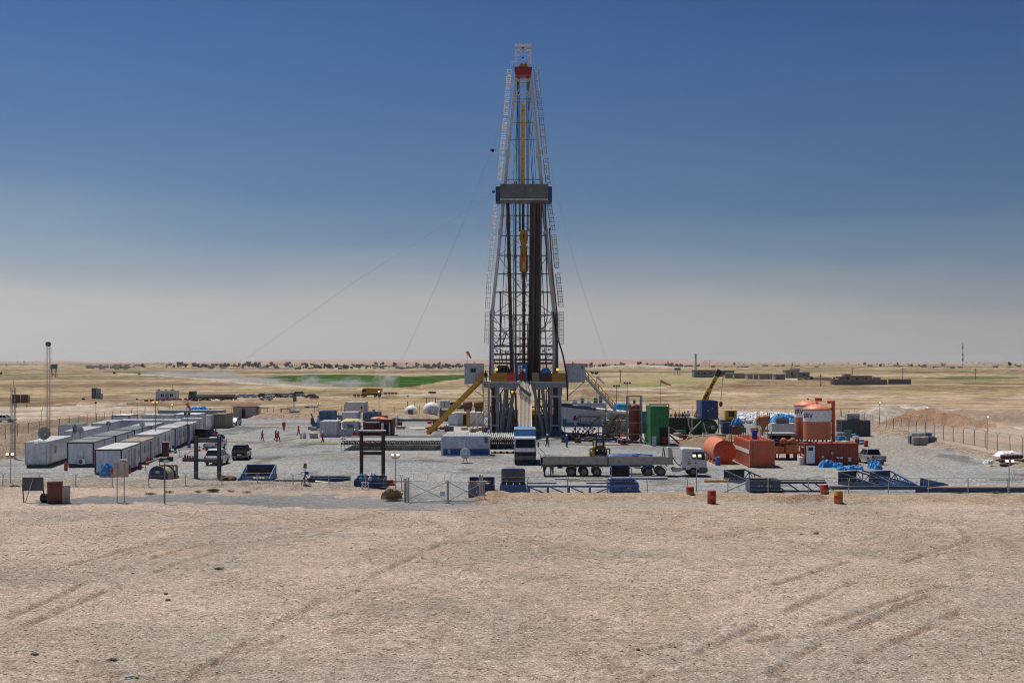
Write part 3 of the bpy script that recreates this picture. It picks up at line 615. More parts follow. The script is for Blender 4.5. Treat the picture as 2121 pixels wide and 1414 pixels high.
for k, (pa, pb, xa_, xb_) in enumerate(((711, 646, 1004, 1006), (637, 566, 1006, 1010), (561, 487, 1011.5, 1018), (478, 418, 1019, 1024), (375, 325, 1031, 1036), (318, 248, 1036, 1043), (238, 146, 1044, 1051.5))):
 cage('caged_ladder', 'white caged ladder, left side of the mast, %s' % ('at the foot of the mast', 'second from the bottom', 'third from the bottom', 'just below the racking board', 'just above the racking board', 'second above the racking board', 'topmost, by the crown')[k], A(xa_, pa, DM), A(xb_, pb, DM), .62, 7)
for k, (pa, pb, xa_, xb_) in enumerate(((712, 646, 1158, 1158), (635, 566, 1158, 1151), (555, 487, 1149, 1143), (477, 418, 1141, 1133), (380, 330, 1131, 1126), (320, 236, 1124, 1116), (228, 145, 1115, 1106))):
 cage('caged_ladder', 'grey caged ladder, right side of the mast, %s' % ('at the foot of the mast', 'second from the bottom', 'third from the bottom', 'just below the racking board', 'just above the racking board', 'second above the racking board', 'topmost, by the crown')[k], A(xa_, pa, DM), A(xb_, pb, DM), .68, 7)
rail = T('guide_rail', 'long ochre torque guide rail hanging down the middle of the upper mast', 'guide rail', (XA(1083, DM), DM + 1.4, ZA(480, DM)))
bw(_b(XA(1079.3, DM), XA(1087, DM), DM + 1.2, DM + 1.6, ZA(379, DM), ZA(213, DM)), 'upper_beam', M('rail_bright_ochre', (.80, .42, .04), .5, dirt=.06), rail)
bw(_b(XA(1081, DM), XA(1086.5, DM), DM + 1.2, DM + 1.6, ZA(480, DM), ZA(379, DM) - .01), 'lower_beam', brown, rail)
m = MB()
for k in range(6): m.bb(XA(1082, DM), XA(1084.4, DM), DM + 1.13, DM + 1.19, ZA(228 + k * 25, DM), ZA(226.8 + k * 25, DM))
bw(m, 'rail_pin', brown, rail)
tb = T('travelling_block', 'rusty orange travelling block shaped like a teardrop hanging on wire lines', 'pulley block', (XA(1085, DM), DM + .7, ZA(490, DM)))
pb_ = [(XA(px, DM), ZA(py, DM)) for px, py in ((1080, 476), (1090, 476), (1094, 484), (1093.5, 496), (1090, 508), (1080, 508), (1076.5, 496), (1076, 484))]
bw(MB().prism(pb_, DM + .3, DM + .55), 'cheek_plate', ochre, tb); bw(MB().prism(pb_, DM + .9, DM + 1.1), 'cheek_plate', ochre, tb)
bw(_t((XA(1085, DM), DM + .55, ZA(487, DM)), (XA(1085, DM), DM + .9, ZA(487, DM)), .62, 16), 'sheave', brown, tb)
bw(MB().prism([(XA(1083.5, DM), ZA(485, DM)), (XA(1086.5, DM), ZA(485, DM)), (XA(1086, DM), ZA(493, DM)), (XA(1084, DM), ZA(493, DM))], DM + .24, DM + .29), 'slot', black, tb)
td = T('top_drive', 'ochre top drive unit hanging under the travelling block with dark pipe below', 'top drive', (XA(1085, DM), DM + .6, ZA(560, DM)))
for (a, b, c_, d_, y0_, y1_, mt, nm) in ((1078, 1092, 509, 528, .3, 1.1, ochre, 'bail'), (1077.5, 1093, 528.5, 546, .1, 1.2, orangel, 'motor_housing'), (1076, 1081, 530, 562, .0, .3, ochre, 'side_frame'), (1089, 1094.5, 530, 562, .0, .3, ochre, 'side_frame'), (1081.5, 1089, 541, 556, -.1, .5, M('top_drive_yellow', (.62, .33, .05), .45, dirt=.2), 'gearbox'), (1079, 1092, 556.5, 563, .05, .9, ochre, 'pipe_handler'), (1081, 1089, 563.5, 574, .1, .7, brown, 'elevator')):
 m = MB(); m.bb(XA(a, DM), XA(b, DM), DM + y0_, DM + y1_, ZA(d_, DM), ZA(c_, DM))
 if nm == 'motor_housing':
  m.tube((XA(1081, DM), DM + .02, ZA(545, DM)), (XA(1081, DM), DM + .02, ZA(530, DM)), .18, 8); m.tube((XA(1089, DM), DM + .02, ZA(545, DM)), (XA(1089, DM), DM + .02, ZA(530, DM)), .18, 8)
 bw(m, nm, mt, td)
m = MB()
for px in (1078, 1092): m.path([A(px, 509, DM), A(px - (px - 1085) * .2, 530, DM), A(px - (px - 1085) * .2, 580, DM)], .07, 6)
bw(m, 'link_arm', brown, td)
ds = T('drill_string', 'brown drill string pipe running down the centre from the top drive to the floor', 'pipe', (XA(1085, DM), DM + .6, DK))
bw(_t(A(1085, 574, DM + .6), A(1085, 762, DM + .6), .27, 10), 'kelly', rusty, ds)
for py in (590, 605, 640, 690, 700): bw(_t(A(1085, py, DM + .6), A(1085, py + 4, DM + .6), .34, 10), 'tool_joint', brown, ds)
sp = None
def nth(k): return '%d%s' % (k, 'th' if 10 < k % 100 < 14 else {1: 'st', 2: 'nd', 3: 'rd'}.get(k % 10, 'th'))
def stand(x, y, dx, dy, lab, grp, mt, r=.085):
 global sp
 m = MB(); zt_ = ZA(408, DM) + random.uniform(-.3, 1); m.tube((0, 0, 0), (dx, dy, zt_ - DK), r, 6)
 for f in (.0, .33, .66, .97): m.tube((dx * f, dy * f, (zt_ - DK) * f), (dx * f, dy * f, (zt_ - DK) * f + .45), r * 1.45, 6)
 o = m.u('drill_pipe', mt, None, (x, y, DK)); tag(o, lab, 'drill pipe', grp)
pm = [dpipe, M('drill_pipe_pale', (.17, .165, .16), .5, .5, var=.3, dirt=.2, rust=.2), M('drill_pipe_rusty', (.085, .045, .03), .7, .2, var=.3, rust=.4), black, M('drill_pipe_dark', (.03, .028, .027), .5, .3, var=.4, dirt=.2)]
for i in range(12):
 for j in range(6):
  stand(XA(1094.5 + i * 2.15, DM) + random.uniform(-.03, .03), DM - .2 + j * .32, XA(1099 + i * 2.05, DM) - XA(1094.5 + i * 2.15, DM), -1.2, 'dark drill pipe in the right bundle, %s column from left, %s from front' % (nth(i + 1), nth(j + 1)), 'drill pipes racked right of centre', pm[(0, 4, 1, 0, 2, 4, 3, 0, 1, 4, 2, 0)[(i * 5 + j * 7) % 12]])
for i in range(4):
 for j in range(3):
  stand(XA(1057.5 + i * 1.8, DM) + random.uniform(-.02, .02), DM + .1 + j * .3, XA(1048.5 + i * 1.8, DM) - XA(1057.5 + i * 1.8, DM), -1.2, 'dark drill pipe in the narrow left bundle, %s column from left, %s from front' % (nth(i + 1), nth(j + 1)), 'drill pipes racked left of centre', pm[(0, 4, 2)[(i + j) % 3]])
stand(XA(1064.5, DM), DM + .1, XA(1063.5, DM) - XA(1064.5, DM), -1, 'pale grey slim drill pipe standing between the left bundle and the centre', None, steel, .11)
stand(XA(1068.5, DM), DM + .1, XA(1068, DM) - XA(1068.5, DM), -1, 'spiral dark blue drill collar standing between the left bundle and the centre', None, navy, .13)
def wire(name, label, pts, r=.035, mt=None, cat_='cable', grp=None, n=4):
 o = V(pts[0]); m = MB().path([V(p) - o for p in pts], r, n); ob = m.u(name, mt or blackp, None, o); return tag(ob, label, cat_, grp)
for k in range(8):
 px = (1070.5, 1072.5, 1074.5, 1076.3, 1090, 1091.8, 1094, 1096)[k]
 wire('wire_line', 'wire line from crown to travelling block, %s of eight from the left' % nth(k + 1), [A(px, 158, DM + .8), A((1077 if k < 4 else 1093) + k % 4 - 1.5, 480, DM + .7)], .04, grp='drilling lines reeved between crown and block')
for k, (a, b, c_, d_) in enumerate(((1074, 160, 1060, 780), (1076, 160, 1040, 745), (1094, 160, 1126, 770), (1096, 160, 1134, 740), (1092, 165, 1104, 410), (1072, 165, 1068, 410), (1095, 250, 1121, 640))):
 wire('hoist_wire', 'thin hoist wire hanging inside the mast, %s' % ('ending by the left pipe bundle', 'ending at the left leg', 'ending right of the pipe bundle', 'ending at the right leg', 'reaching the board right of centre', 'reaching the board left of centre', 'slanting to the hose bend')[k], [A(a, b, DM + 2.2), A(c_, d_, DM + 2.2)], .03)
wire('mud_hose', 'black mud hose looping at the right side inside the mast', [A(1130, 420, DM - .3), A(1132, 560, DM - .3), A(1134, 620, DM - .3), A(1133, 660, DM - .3), A(1129, 675, DM - .3), A(1122, 681, DM - .3), A(1116, 679, DM - .2)], .085, black, 'hose', n=8)
wire('black_cable_bundle', 'thick black cable slanting down from the right leg to beside the right doghouse', [A(1146, 646, DM - .4), A(1152, 690, DM - 1), A(1166, 735, DF - .5), A(1173, 772, DF - .6), A(1175, 800, DF - .7), A(1175.5, 830, DF - .8)], .13, black, 'cable', n=8)
wire('red_standpipe', 'dark red standpipe climbing the right leg of the mast', [A(1138, 472, DM - .45), A(1144, 560, DM - .45), A(1154, 650, DM - .45), A(1155, 770, DM - .45)], .12, dred, 'pipe', n=8)
wire('blue_standpipe', 'blue vertical pipe inside the left leg of the mast', [A(1036.5, 603, DM + 1), A(1036.5, 716, DM + 1)], .13, navy, 'pipe', n=8)
tg = T('pipe_spinner_arm', 'dark blue jointed pipe handling arm above the left of the drill floor', 'handling arm', A(1040, 716, DM))
bw(_m(A(1028, 716, DM), A(1046, 716, DM), .35, .3), 'base_beam', navy, tg); bw(_m(A(1040, 714, DM), A(1049, 690, DM), .2), 'arm', navy, tg)
bw(_m(A(1049, 690, DM), A(1041, 688, DM), .14), 'arm', navy, tg); bw(_m(A(1030, 714, DM), A(1035, 690, DM), .1).beam(A(1032, 702, DM), A(1042, 702, DM), .08), 'cage_frame', dgrey, tg)
df = T('drawworks', 'dark drawworks machine under a rounded black hood on the left of the rig floor', 'winch', (XA(1042, DM), DM + 3, DK))
bw(MB().prism([(XA(1028, DM), DK), (XA(1056, DM), DK), (XA(1056, DM), DK + 1.9), (XA(1054, DM), DK + 2.3), (XA(1049, DM), DK + 2.6), (XA(1032, DM), DK + 2.6), (XA(1028, DM), DK + 2.3)], DM + 3.6, DM + 5.5), 'hood', blackp, df)
bw(_t((XA(1031, DM), DM + 3.2, DK + 1.1), (XA(1053, DM), DM + 3.2, DK + 1.1), .8, 14), 'drum', navy, df)
bw(_b(XA(1027, DM), XA(1057, DM), DM + 3, DM + 3.2, DK + .02, DK + .7), 'skid', sblue, df)
ir = T('iron_roughneck', 'bright blue pipe wrench machine standing at the well centre on the rig floor', 'machine', (XA(1081, DM), DM - 1, DK))
bm = M('machine_blue', (.03, .26, .55), .45, dirt=.15)
for a, b, c_, d_, y0_, y1_, mt, nm in ((1070, 1074, 755, 786, -1, -.6, bm, 'post'), (1088, 1092, 755, 786, -1, -.6, bm, 'post'), (1071, 1092, 753, 757, -1.1, -.4, bm, 'top_bar'), (1074.5, 1087.5, 760, 764, -1.2, -.5, bm, 'jaw'), (1076, 1086, 765, 774, -1.1, -.2, navy, 'body'), (1076, 1080, 765, 769, -1.4, -1.15, red, 'clamp'), (1082, 1086, 764, 768, -1.4, -1.15, whitec, 'clamp'), (1074, 1092, 775, 790, -.9, .5, blackp, 'base')):
 bw(_b(XA(a, DM), XA(b, DM), DM + y0_, DM + y1_, max(DK + .01, ZA(d_, DM)), ZA(c_, DM)), nm, mt, ir)
rk = T('pipe_tripod', 'rusty red lattice guide frame around the drill string above the floor', 'frame', (XA(1085, DM), DM + .5, DK))
for px in (1077, 1093): bw(_m(A(px, 785, DM + .2), A(px, 668, DM + .2), .16), 'post', rusty, rk)
for py in (672, 712, 728, 742): bw(_m(A(1077, py, DM + .2), A(1093, py, DM + .2), .13), 'cross_bar', rusty, rk)
ct = tag(MB().ball((0, 0, .62), .75, 12, 8, (1, .8, .72), .08).u('tarpaulin_cover', cyan, None, (XA(1130, DF), DF + .9, DK + 1.05)), 'bright blue tarpaulin wrapped round a machine behind the rig floor wall', 'tarpaulin')
mt_ = T('mud_box', 'small dark machine box on the right of the rig floor beside the pipe bundle', 'machine', (XA(1128), DF + 2, DK))
bw(_b(XA(1120), XA(1142), DF + 2.2, DF + 4, DK, DK + 1.7), 'housing', dgrey, mt_); bw(_t((XA(1124), DF + 2.1, DK + 1.9), (XA(1138), DF + 2.1, DK + 1.9), .3, 10), 'motor', brown, mt_)
def doghouse(xa, xb, za, zb, lab, win, mt):
 xa_, xb_ = XA(xa, DF), XA(xb, DF); d = T('doghouse', lab, 'cabin', ((xa_ + xb_) / 2, DF, DK - 1)); z0, z1 = ZA(zb), ZA(za)
 w = MB(); w.corr((xa_, DF), (xb_, DF), z0, z1, .26, .05); bw(w, 'front_wall', mt, d)
 bw(_b(xa_ + .03, xb_ - .03, DF + .06, DF + 6, z0 + .02, z1 - .02), 'shell', mt, d)
 bw(_b(xa_ - .05, xb_ + .05, DF - .05, DF + 6.05, z1, z1 + .12), 'roof', lgrey, d)
 bw(_b(xa_ - .05, xb_ + .05, DF - .05, DF + 6.05, z0 - .16, z0), 'floor_frame', lgrey, d)
 for a, b, c_, e_, mm in win:
  q = bw(_b(XA(a), XA(b), DF - .07, DF - .01, ZA(e_), ZA(c_)), 'window', mm, d)
 for s in (xa_ + .2, xb_ - .2): bw(_m((s, DF + .3, z0 - .17), (x0 if xa < 1050 else x1, DF + .3, DK - 2.4), .12), 'support_strut', lgrey, d)
 return d
doghouse(962, 1001, 754, 793, 'white corrugated doghouse cabin with a small dark window left of the rig floor', [(975, 980, 763, 771, glass), (980.6, 985, 763, 771, glass), (965, 968, 757, 763, steel)], lgrey)
doghouse(1174.5, 1212, 754, 790, 'white corrugated cabin right of the rig floor above the yellow railed stairs', [(1204, 1208, 758, 763, dgrey)], lgrey)
yb_ = T('escape_slide', 'long ochre steel beam sloping from the rig floor down to the pad on the left', 'beam', G(885, 900))
pA, pB, pC = A(999, 776, DF - .6), A(990, 790, DF - .6), V(G(884, 899)) + V((0, 0, .15))
bw(_m(A(1001, 770, DF - .6), pA, .5, .5).beam(pA, pB, .5, .75), 'head', ochre, yb_)
m = MB(); m.beam(pB, pC, .12, .6); m.beam(pB + V((.4, .4, 0)), pC + V((.4, .4, 0)), .12, .6); bw(m, 'side_flange', yellow, yb_)
bw(_m(pB + V((.2, .2, -.1)), pC + V((.2, .2, -.1)), .3, .12), 'web', ochre, yb_)
st_ = T('ladder_stair', 'steep stair with pale yellow handrails at the left of the substructure', 'stairs', (XA(1009), DF - .8, 0))
for px, mt in ((1002, M('rail_yellow', (.62, .52, .2), .5)), (1015, MC['rail_yellow'])): bw(_t((XA(px), DF - .9, DK + .9), (XA(px) , DF - 1.4, 3.4), .06, 6), 'handrail', mt, st_)
for k in range(22): bw(_b(XA(1004), XA(1012), DF - 1.45 + k * .02, DF - 1.15 + k * .02, 3.4 + k * .245, 3.45 + k * .245), 'tread', steelw, st_)
bw(_b(XA(1012), XA(1014.5), DF - 1.3, DF - .9, 3.3, DK), 'stringer', lgrey, st_)
m = MB(); 
for px in (1001, 1016): m.beam((XA(px), DF - 1.5, 0), (XA(px), DF - 1.5, 3.3), .14); m.beam((XA(px), DF - .4, 0), (XA(px), DF - .4, 3.3), .14)
m.beam((XA(1001), DF - 1.5, 0), (XA(1016), DF - 1.5, 1.6), .08); m.beam((XA(1016), DF - 1.5, 0), (XA(1001), DF - 1.5, 1.6), .08); m.beam((XA(1001), DF - 1.5, 1.7), (XA(1016), DF - 1.5, 3.2), .08); m.beam((XA(1016), DF - 1.5, 1.7), (XA(1001), DF - 1.5, 3.2), .08); m.bb(XA(1000), XA(1017), DF - 1.6, DF - .3, 3.15, 3.32)
bw(m, 'landing_tower', lgrey, st_); bw(_m((XA(1000), DF - 1.5, 3.3), (XA(967), DF - 1.5, .3), .3, .12), 'lower_stringer', lgrey, st_)
sr = T('rig_stairs', 'long grey stair with yellow handrails descending right from the rig floor cabin', 'stairs', (XA(1245), DF + .5, 0))
a, b = V((XA(1213), DF + .6, ZA(781))), V((XA(1276), DF + .6, ZA(851)))
for dy in (0, .9): bw(_m(a + V((0, dy, 0)), b + V((0, dy, 0)), .1, .42), 'stringer', lgrey, sr)
for k in range(26): p = a.lerp(b, (k + .5) / 26); bw(MB().box(p + V((0, .45, .05)), (.26, .8, .04)), 'tread', grey, sr)
m = MB()
for dy in (0, .9):
 for hz_ in (.55, 1.1): m.tube(a + V((0, dy, hz_)), b + V((0, dy, hz_)), .035, 5)
 for k in range(10): p = a.lerp(b, k / 9) + V((0, dy, 0)); m.tube(p, p + V((0, 0, 1.1)), .035, 5)
bw(m, 'handrail', yellow, sr)
R90 = math.pi / 2
def container(label, loc, rz, L, W, Hh, mt, fr=None, front='corr', end='doors', roof=None, z=0, cat_='container', name='shipping_container', group=None, lift=.0, pitch=.3):
 fr = fr or mt; roof = roof or mt; t = T(name, label, cat_, (loc[0], loc[1], z), rz, group); a, b = L / 2, W / 2; z0, z1 = lift + .14, lift + Hh - .1
 m = MB()
 for sx in (-1, 1):
  for sy in (-1, 1): m.bb(sx * a - (.12 if sx > 0 else 0), sx * a + (.12 if sx < 0 else 0), sy * b - (.12 if sy > 0 else 0), sy * b + (.12 if sy < 0 else 0), lift, lift + Hh)
 for sy in (-b, b - .1):
  for zz in (lift + .003, lift + Hh - .113): m.bb(-a + .12, a - .12, sy + .003, sy + .097, zz, zz + .12)
 for sx in (-a + .003, a - .103):
  for zz in (lift + .003, lift + Hh - .113): m.bb(sx, sx + .1, -b + .12, b - .12, zz, zz + .12)
 m.u('frame', fr, t)
 MB().corr((-a + .12, -b + .02), (a - .12, -b + .02), z0, z1, pitch, .05).u('side_wall', mt, t) if front == 'corr' else _b(-a + .12, a - .12, -b + .02, -b + .06, z0, z1).u('side_wall', mt, t)
 _b(-a + .12, a - .12, b - .08, b - .03, z0, z1).u('side_wall', mt, t)
 _b(a - .08, a - .03, -b + .12, b - .12, z0, z1).u('end_wall', mt, t)
 if end == 'doors':
  for s in (-1, 1):
   m = MB(); m.bb(-a + .03, -a + .07, min(s * .02, s * (b - .12)), max(s * .02, s * (b - .12)), z0, z1)
   for k in range(4): zz = z0 + .12 + k * (z1 - z0) / 4; m.bb(-a + .012, -a + .03, min(s * .08, s * (b - .2)), max(s * .08, s * (b - .2)), zz, zz + (z1 - z0) / 4 - .14)
   d = m.u('door', mt, t); m = MB()
   for q in (.3, .75): m.tube((-a - .01, s * b * q, z0 + .05), (-a - .01, s * b * q, z1 - .05), .022, 6)
   m.u('lock_rod', steel, d)
 elif end == 'corr': MB().corr((-a + .02, b - .12), (-a + .02, -b + .12), z0, z1, pitch, .05, (-1, 0)).u('end_wall', mt, t)
 elif end == 'open': _b(-a + .5, -a + .52, -b + .1, b - .1, z0, z1).u('inner_wall', black, t)
 else: _b(-a + .03, -a + .07, -b + .12, b - .12, z0, z1).u('end_wall', mt, t)
 m = MB(); m.bb(-a + .1, a - .1, -b + .1, b - .1, lift + Hh - .07, lift + Hh - .03)
 n = int(L / .6)
 for k in range(n): x = -a + .3 + k * (L - .6) / max(1, n - 1); m.bb(x - .06, x + .06, -b + .12, b - .12, lift + Hh - .03, lift + Hh - .005)
 m.u('roof', roof, t)
 _b(-a + .1, a - .1, -b + .1, b - .1, lift + .02, lift + .1).u('floor', dgrey, t)
 return t
pgrey = M('cabin_panel_white', (.66, .685, .72), .5, dirt=.2, streak=.5, var=.12)
pgrey2 = M('cabin_panel_cream', (.70, .68, .64), .55, dirt=.35, streak=.35, var=.1)
froof = M('cabin_roof_white', (.82, .81, .78), .6, dirt=.15, var=.08)
forf = M('cabin_roof_tan', (.62, .50, .36), .7, dirt=.4); fgrn = M('cabin_roof_green', (.30, .38, .33), .6, dirt=.3)
def cabin(label, loc, rz, L, W, Hh, frame=blackp, wall=None, roof=None, doors=(), wins=(), acs=(), lift=.3, group=None, splits=0, ladder=False, backext=None, pipes=()):
 """doors/wins: positions along local x on the -Y side; acs: on the -X end"""
 wall = wall or pgrey; roof = roof or froof; t = T('site_cabin', label, 'cabin', (loc[0], loc[1], 0), rz, group); a, b = L / 2, W / 2; z0, z1 = lift, lift + Hh; f = .15
 m = MB()
 n = max(2, round(L / 1.15))
 for k in range(n):
  p, q = -a + f + (L - 2 * f) * k / n, -a + f + (L - 2 * f) * (k + 1) / n; m.bb(p + .006, q - .006, -b + .03, -b + .07, z0 + f, z1 - f)
 m.bb(-a + f, a - f, -b + .05, -b + .09, z0 + f, z1 - f); m.bb(-a + f, a - f, b - .08, b - .04, z0 + f, z1 - f)
 n = max(2, round(W / 1.15))
 for k in range(n):
  p, q = -b + f + (W - 2 * f) * k / n, -b + f + (W - 2 * f) * (k + 1) / n; m.bb(-a + .03, -a + .07, p + .006, q - .006, z0 + f, z1 - f)
 m.bb(-a + .05, -a + .09, -b + f, b - f, z0 + f, z1 - f); m.bb(a - .08, a - .04, -b + f, b - f, z0 + f, z1 - f)
 m.u('wall', wall, t)
 m = MB()
 for sx in (-1, 1):
  for sy in (-1, 1): m.box((sx * (a - f / 2), sy * (b - f / 2), (z0 + z1) / 2), (f, f, Hh))
 for k in range(splits):
  x = -a + L * (k + 1) / (splits + 1); m.box((x, -b + .055, (z0 + z1) / 2), (.16, .1, Hh - .02)); m.box((x, 0, z1 - .01), (.14, W - .04, .1))
 for zz in (z0 + f / 2, z1 - f / 2):
  for sy in (-1, 1): m.box((0, sy * (b - f / 2), zz), (L - 2 * f, f - .006, f - .006))
  for sx in (-1, 1): m.box((sx * (a - f / 2), 0, zz), (f - .006, W - 2 * f, f - .006))
 m.u('frame', frame, t)
 m = MB(); m.bb(-a + .06, a - .06, -b + .06, b - .06, z1 - .05, z1 + .02)
 n = int(L / .8)
 for k in range(n): x = -a + .3 + k * (L - .6) / max(1, n - 1); m.bb(x - .03, x + .03, -b + .07, b - .07, z1 + .02, z1 + .05)
 m.u('roof', roof, t)
 for x in (-a + .5, 0, a - .5): _b(x - .15, x + .15, -b + .1, b - .1, 0, z0).u('skid', dgrey, t)
 for x in doors:
  d = _b(x - .45, x + .45, -b - .02, -b + .02, z0 + .1, z0 + 2.1).u('door', grey if x > 0 else lgrey, t); _b(x - .5, x + .5, -b - .005, -b + .025, z0 + .05, z0 + 2.16).u('door_frame', dgrey, d); _b(x + .33, x + .38, -b - .06, -b - .02, z0 + 1.05, z0 + 1.2).u('handle', steel, d)
 for x in wins:
  d = _b(x - .5, x + .5, -b - .01, -b + .02, z0 + 1.05, z0 + 1.95).u('window', glass, t); mm = MB()
  for q in (-.53, .47): mm.bb(x + q, x + q + .06, -b - .03, -b + .028, z0 + 1, z0 + 2)
  mm.bb(x - .37, x + .37, -b - .03, -b + .028, z0 + 1, z0 + 1.05); mm.bb(x - .37, x + .37, -b - .03, -b + .028, z0 + 1.95, z0 + 2); mm.bb(x - .02, x + .02, -b - .025, -b + .028, z0 + 1.05, z0 + 1.95); mm.u('window_frame', whitec, d)
 for y in acs:
  d = _b(-a - .38, -a - .02, y - .4, y + .4, z0 + .12, z0 + .75).u('air_conditioner', whitec, t)
  _t((-a - .39, y + .1, z0 + .43), (-a - .383, y + .1, z0 + .43), .25, 14).u('fan_grille', dgrey, d); _t((-a - .02, y - .3, z0 + .7), (-a - .02, y - .3, z0 + 1.9), .02, 5).u('pipe', white, d)
 for y in pipes: MB().path([(-a - .02, y, z0 + .4), (-a - .03, y, z0 + 1.7), (-a - .2, y + .15, z0 + 1.8)], .02, 5).u('cable_pipe', white, t)
 if ladder:
  m = MB()
  for y in (-.25, .25): m.tube((-a - .12, y, z0), (-a - .12, y, z1 + .2), .03, 5)
  for k in range(9): m.tube((-a - .12, -.25, z0 + .2 + k * .28), (-a - .12, .25, z0 + .2 + k * .28), .02, 5)
  m.u('ladder', whitec, t)
 return t
def bev(o, w=.04, s=2):
 x = o.modifiers.new('bevel', 'BEVEL'); x.width = w; x.segments = s; x.limit_method = 'ANGLE'; x.angle_limit = .6; return o
tail = M('tail_light_red', (.5, .02, .02), .25, dirt=0); headl = M('headlight_glass', (.7, .72, .75), .15, dirt=0); plate = M('number_plate', (.75, .75, .7), .4, dirt=.1)
rim = M('wheel_rim', (.38, .38, .39), .4, .6, dirt=.2)
def wheel(parent, x, y, r, w, mt=tyre, rm=rim):
 s = 1 if y > 0 else -1; yo = y + s * w / 2; yi = y - s * w / 2
 t = MB().lathe([(r * .62, min(yi, yo)), (r * .93, min(yi, yo)), (r, min(yi, yo) + w * .18), (r, max(yi, yo) - w * .18), (r * .93, max(yi, yo)), (r * .62, max(yi, yo))], 20, (x, 0, r), 'Y').u('wheel', mt, parent)
 m = _t((x, yo, r), (x, yo + s * .02, r), r * .56, 14); m.tube((x, yo + s * .02, r), (x, yo + s * .06, r), r * .2, 8)
 m2 = MB()
 for q in range(6): u = q * math.pi / 3; m2.box((x + math.cos(u) * r * .38, yo + s * .021, r + math.sin(u) * r * .38), (r * .14, .01, r * .14))
 
 m.u('rim', rm, t); return t
def car(label, loc, rz, kind, paint, group=None, name='parked_car', Lc=None, hgt=None):
 K = {'suv': dict(L=4.8, W=1.88, H=1.82, belt=1.08, hood=1.02, a=(1.05, .35), b=(-1.75, -2.25), r=.37), 'sedan': dict(L=4.5, W=1.75, H=1.42, belt=.92, hood=.84, a=(.95, .15), b=(-1.05, -1.7), r=.31),
         'pickup': dict(L=5.1, W=1.8, H=1.75, belt=1.05, hood=1.02, a=(1.15, .6), b=(-.75, -.95), r=.37), 'hatch': dict(L=4.1, W=1.75, H=1.5, belt=.95, hood=.9, a=(1.0, .2), b=(-1.35, -1.85), r=.32)}[kind]
 t = T(name, label, 'pickup truck' if kind == 'pickup' else 'car', loc, rz, group); L, W, Hh, bl, hd = K['L'], K['W'], K['H'], K['belt'], K['hood']; a, b = L / 2, W / 2; r = K['r']; wx = L * .29
 def arch(x0): return [(x0 + math.cos(q) * (r + .07), max(.25, r + math.sin(q) * (r + .07))) for q in np.linspace(0, math.pi, 7)]
 low = [(-a + .04, .35)] ; ar = arch(-wx)[::-1]; low += ar + arch(wx)[::-1] + [(a - .04, .32), (a, .6), (a - .1, hd - .15), (a - .35, hd - .02), (K['a'][0] + .1, hd + .04), (K['a'][0], bl), (K['b'][1] if kind != 'pickup' else -.95, bl)]
 if kind == 'sedan': low += [(-a + .12, bl - .02), (-a, bl - .25)]
 elif kind == 'pickup': low += [(-a + .02, bl - .02), (-a, .9)]
 else: low += [(-a + .05, bl - .02), (-a, .8)]
 bev(MB().prism(low, -b, b).u('body', paint, t), .05)
 ta, tb = K['a'][1], K['b'][0]; w2 = b - .06; w1 = b - .24
 vs = [(K['a'][0], -w2, bl), (K['a'][0], w2, bl), (K['b'][1], w2, bl), (K['b'][1], -w2, bl), (ta, -w1, Hh - .07), (ta, w1, Hh - .07), (tb, w1, Hh - .07), (tb, -w1, Hh - .07)]
 MB().add(vs, [(0, 1, 2, 3), (4, 7, 6, 5), (0, 4, 5, 1), (1, 5, 6, 2), (2, 6, 7, 3), (3, 7, 4, 0)]).u('windows', glass, t)
 bev(MB().add([(ta + .06, -w1 - .02, Hh - .08), (ta + .06, w1 + .02, Hh - .08), (tb - .06, w1 + .02, Hh - .08), (tb - .06, -w1 - .02, Hh - .08), (ta, -w1 + .06, Hh), (ta, w1 - .06, Hh), (tb, w1 - .06, Hh), (tb, -w1 + .06, Hh)], [(3, 2, 1, 0), (4, 5, 6, 7), (0, 1, 5, 4), (1, 2, 6, 5), (2, 3, 7, 6), (3, 0, 4, 7)]).u('roof', paint, t), .02)
 m = MB()
 for s in (-1, 1):
  for p, q in (((K['a'][0], bl), (ta, Hh - .06)), ((K['b'][1], bl), (tb, Hh - .06)), ((-.15 if kind != 'pickup' else .1, bl), (-.2 if kind != 'pickup' else .05, Hh - .06))): m.beam((p[0], s * (w2 + .01), p[1]), (q[0], s * (w1 + .01), q[1]), .07)
  if kind == 'suv': m.beam((-1.1, s * (w2 + .01), bl), (-1.15, s * (w1 + .01), Hh - .06), .09)
 m.u('pillars', paint, t)
 for x in (-wx, wx):
  for s in (-1, 1): wheel(t, x, s * (b - .12), r, .24)
 for s in (-1, 1):
  _b(a - .12, a - .005, s * (b - .25) - .2, s * (b - .25) + .2, hd - .32, hd - .16).u('headlight', headl, t)
  _b(-a - .01, -a + .08, s * (b - .14) - .12, s * (b - .14) + .12, bl - .28, bl - .02).u('tail_light', tail, t)
  MB().box((K['a'][0] - .25, s * (b + .1), bl + .08), (.12, .2, .16)).u('wing_mirror', paint, t)
 _b(-a - .06, -a + .02, -b + .08, b - .08, .38, .6).u('rear_bumper', dgrey if kind != 'sedan' else paint, t); _b(a - .06, a + .04, -b + .1, b - .1, .34, .58).u('front_bumper', dgrey if kind == 'pickup' else paint, t)
 _b(-a - .075, -a - .062, -.26, .26, .62, .75).u('number_plate', plate, t)
 if kind == 'pickup':
  m = MB(); m.bb(-a + .08, -.98, -b + .12, b - .12, bl - .03, bl - .005); m.u('load_bed', black, t)
 return t
skin = M('skin', (.32, .18, .11), .6, dirt=0, var=.05); boot = M('boot_leather', (.03, .025, .02), .7, dirt=.2)
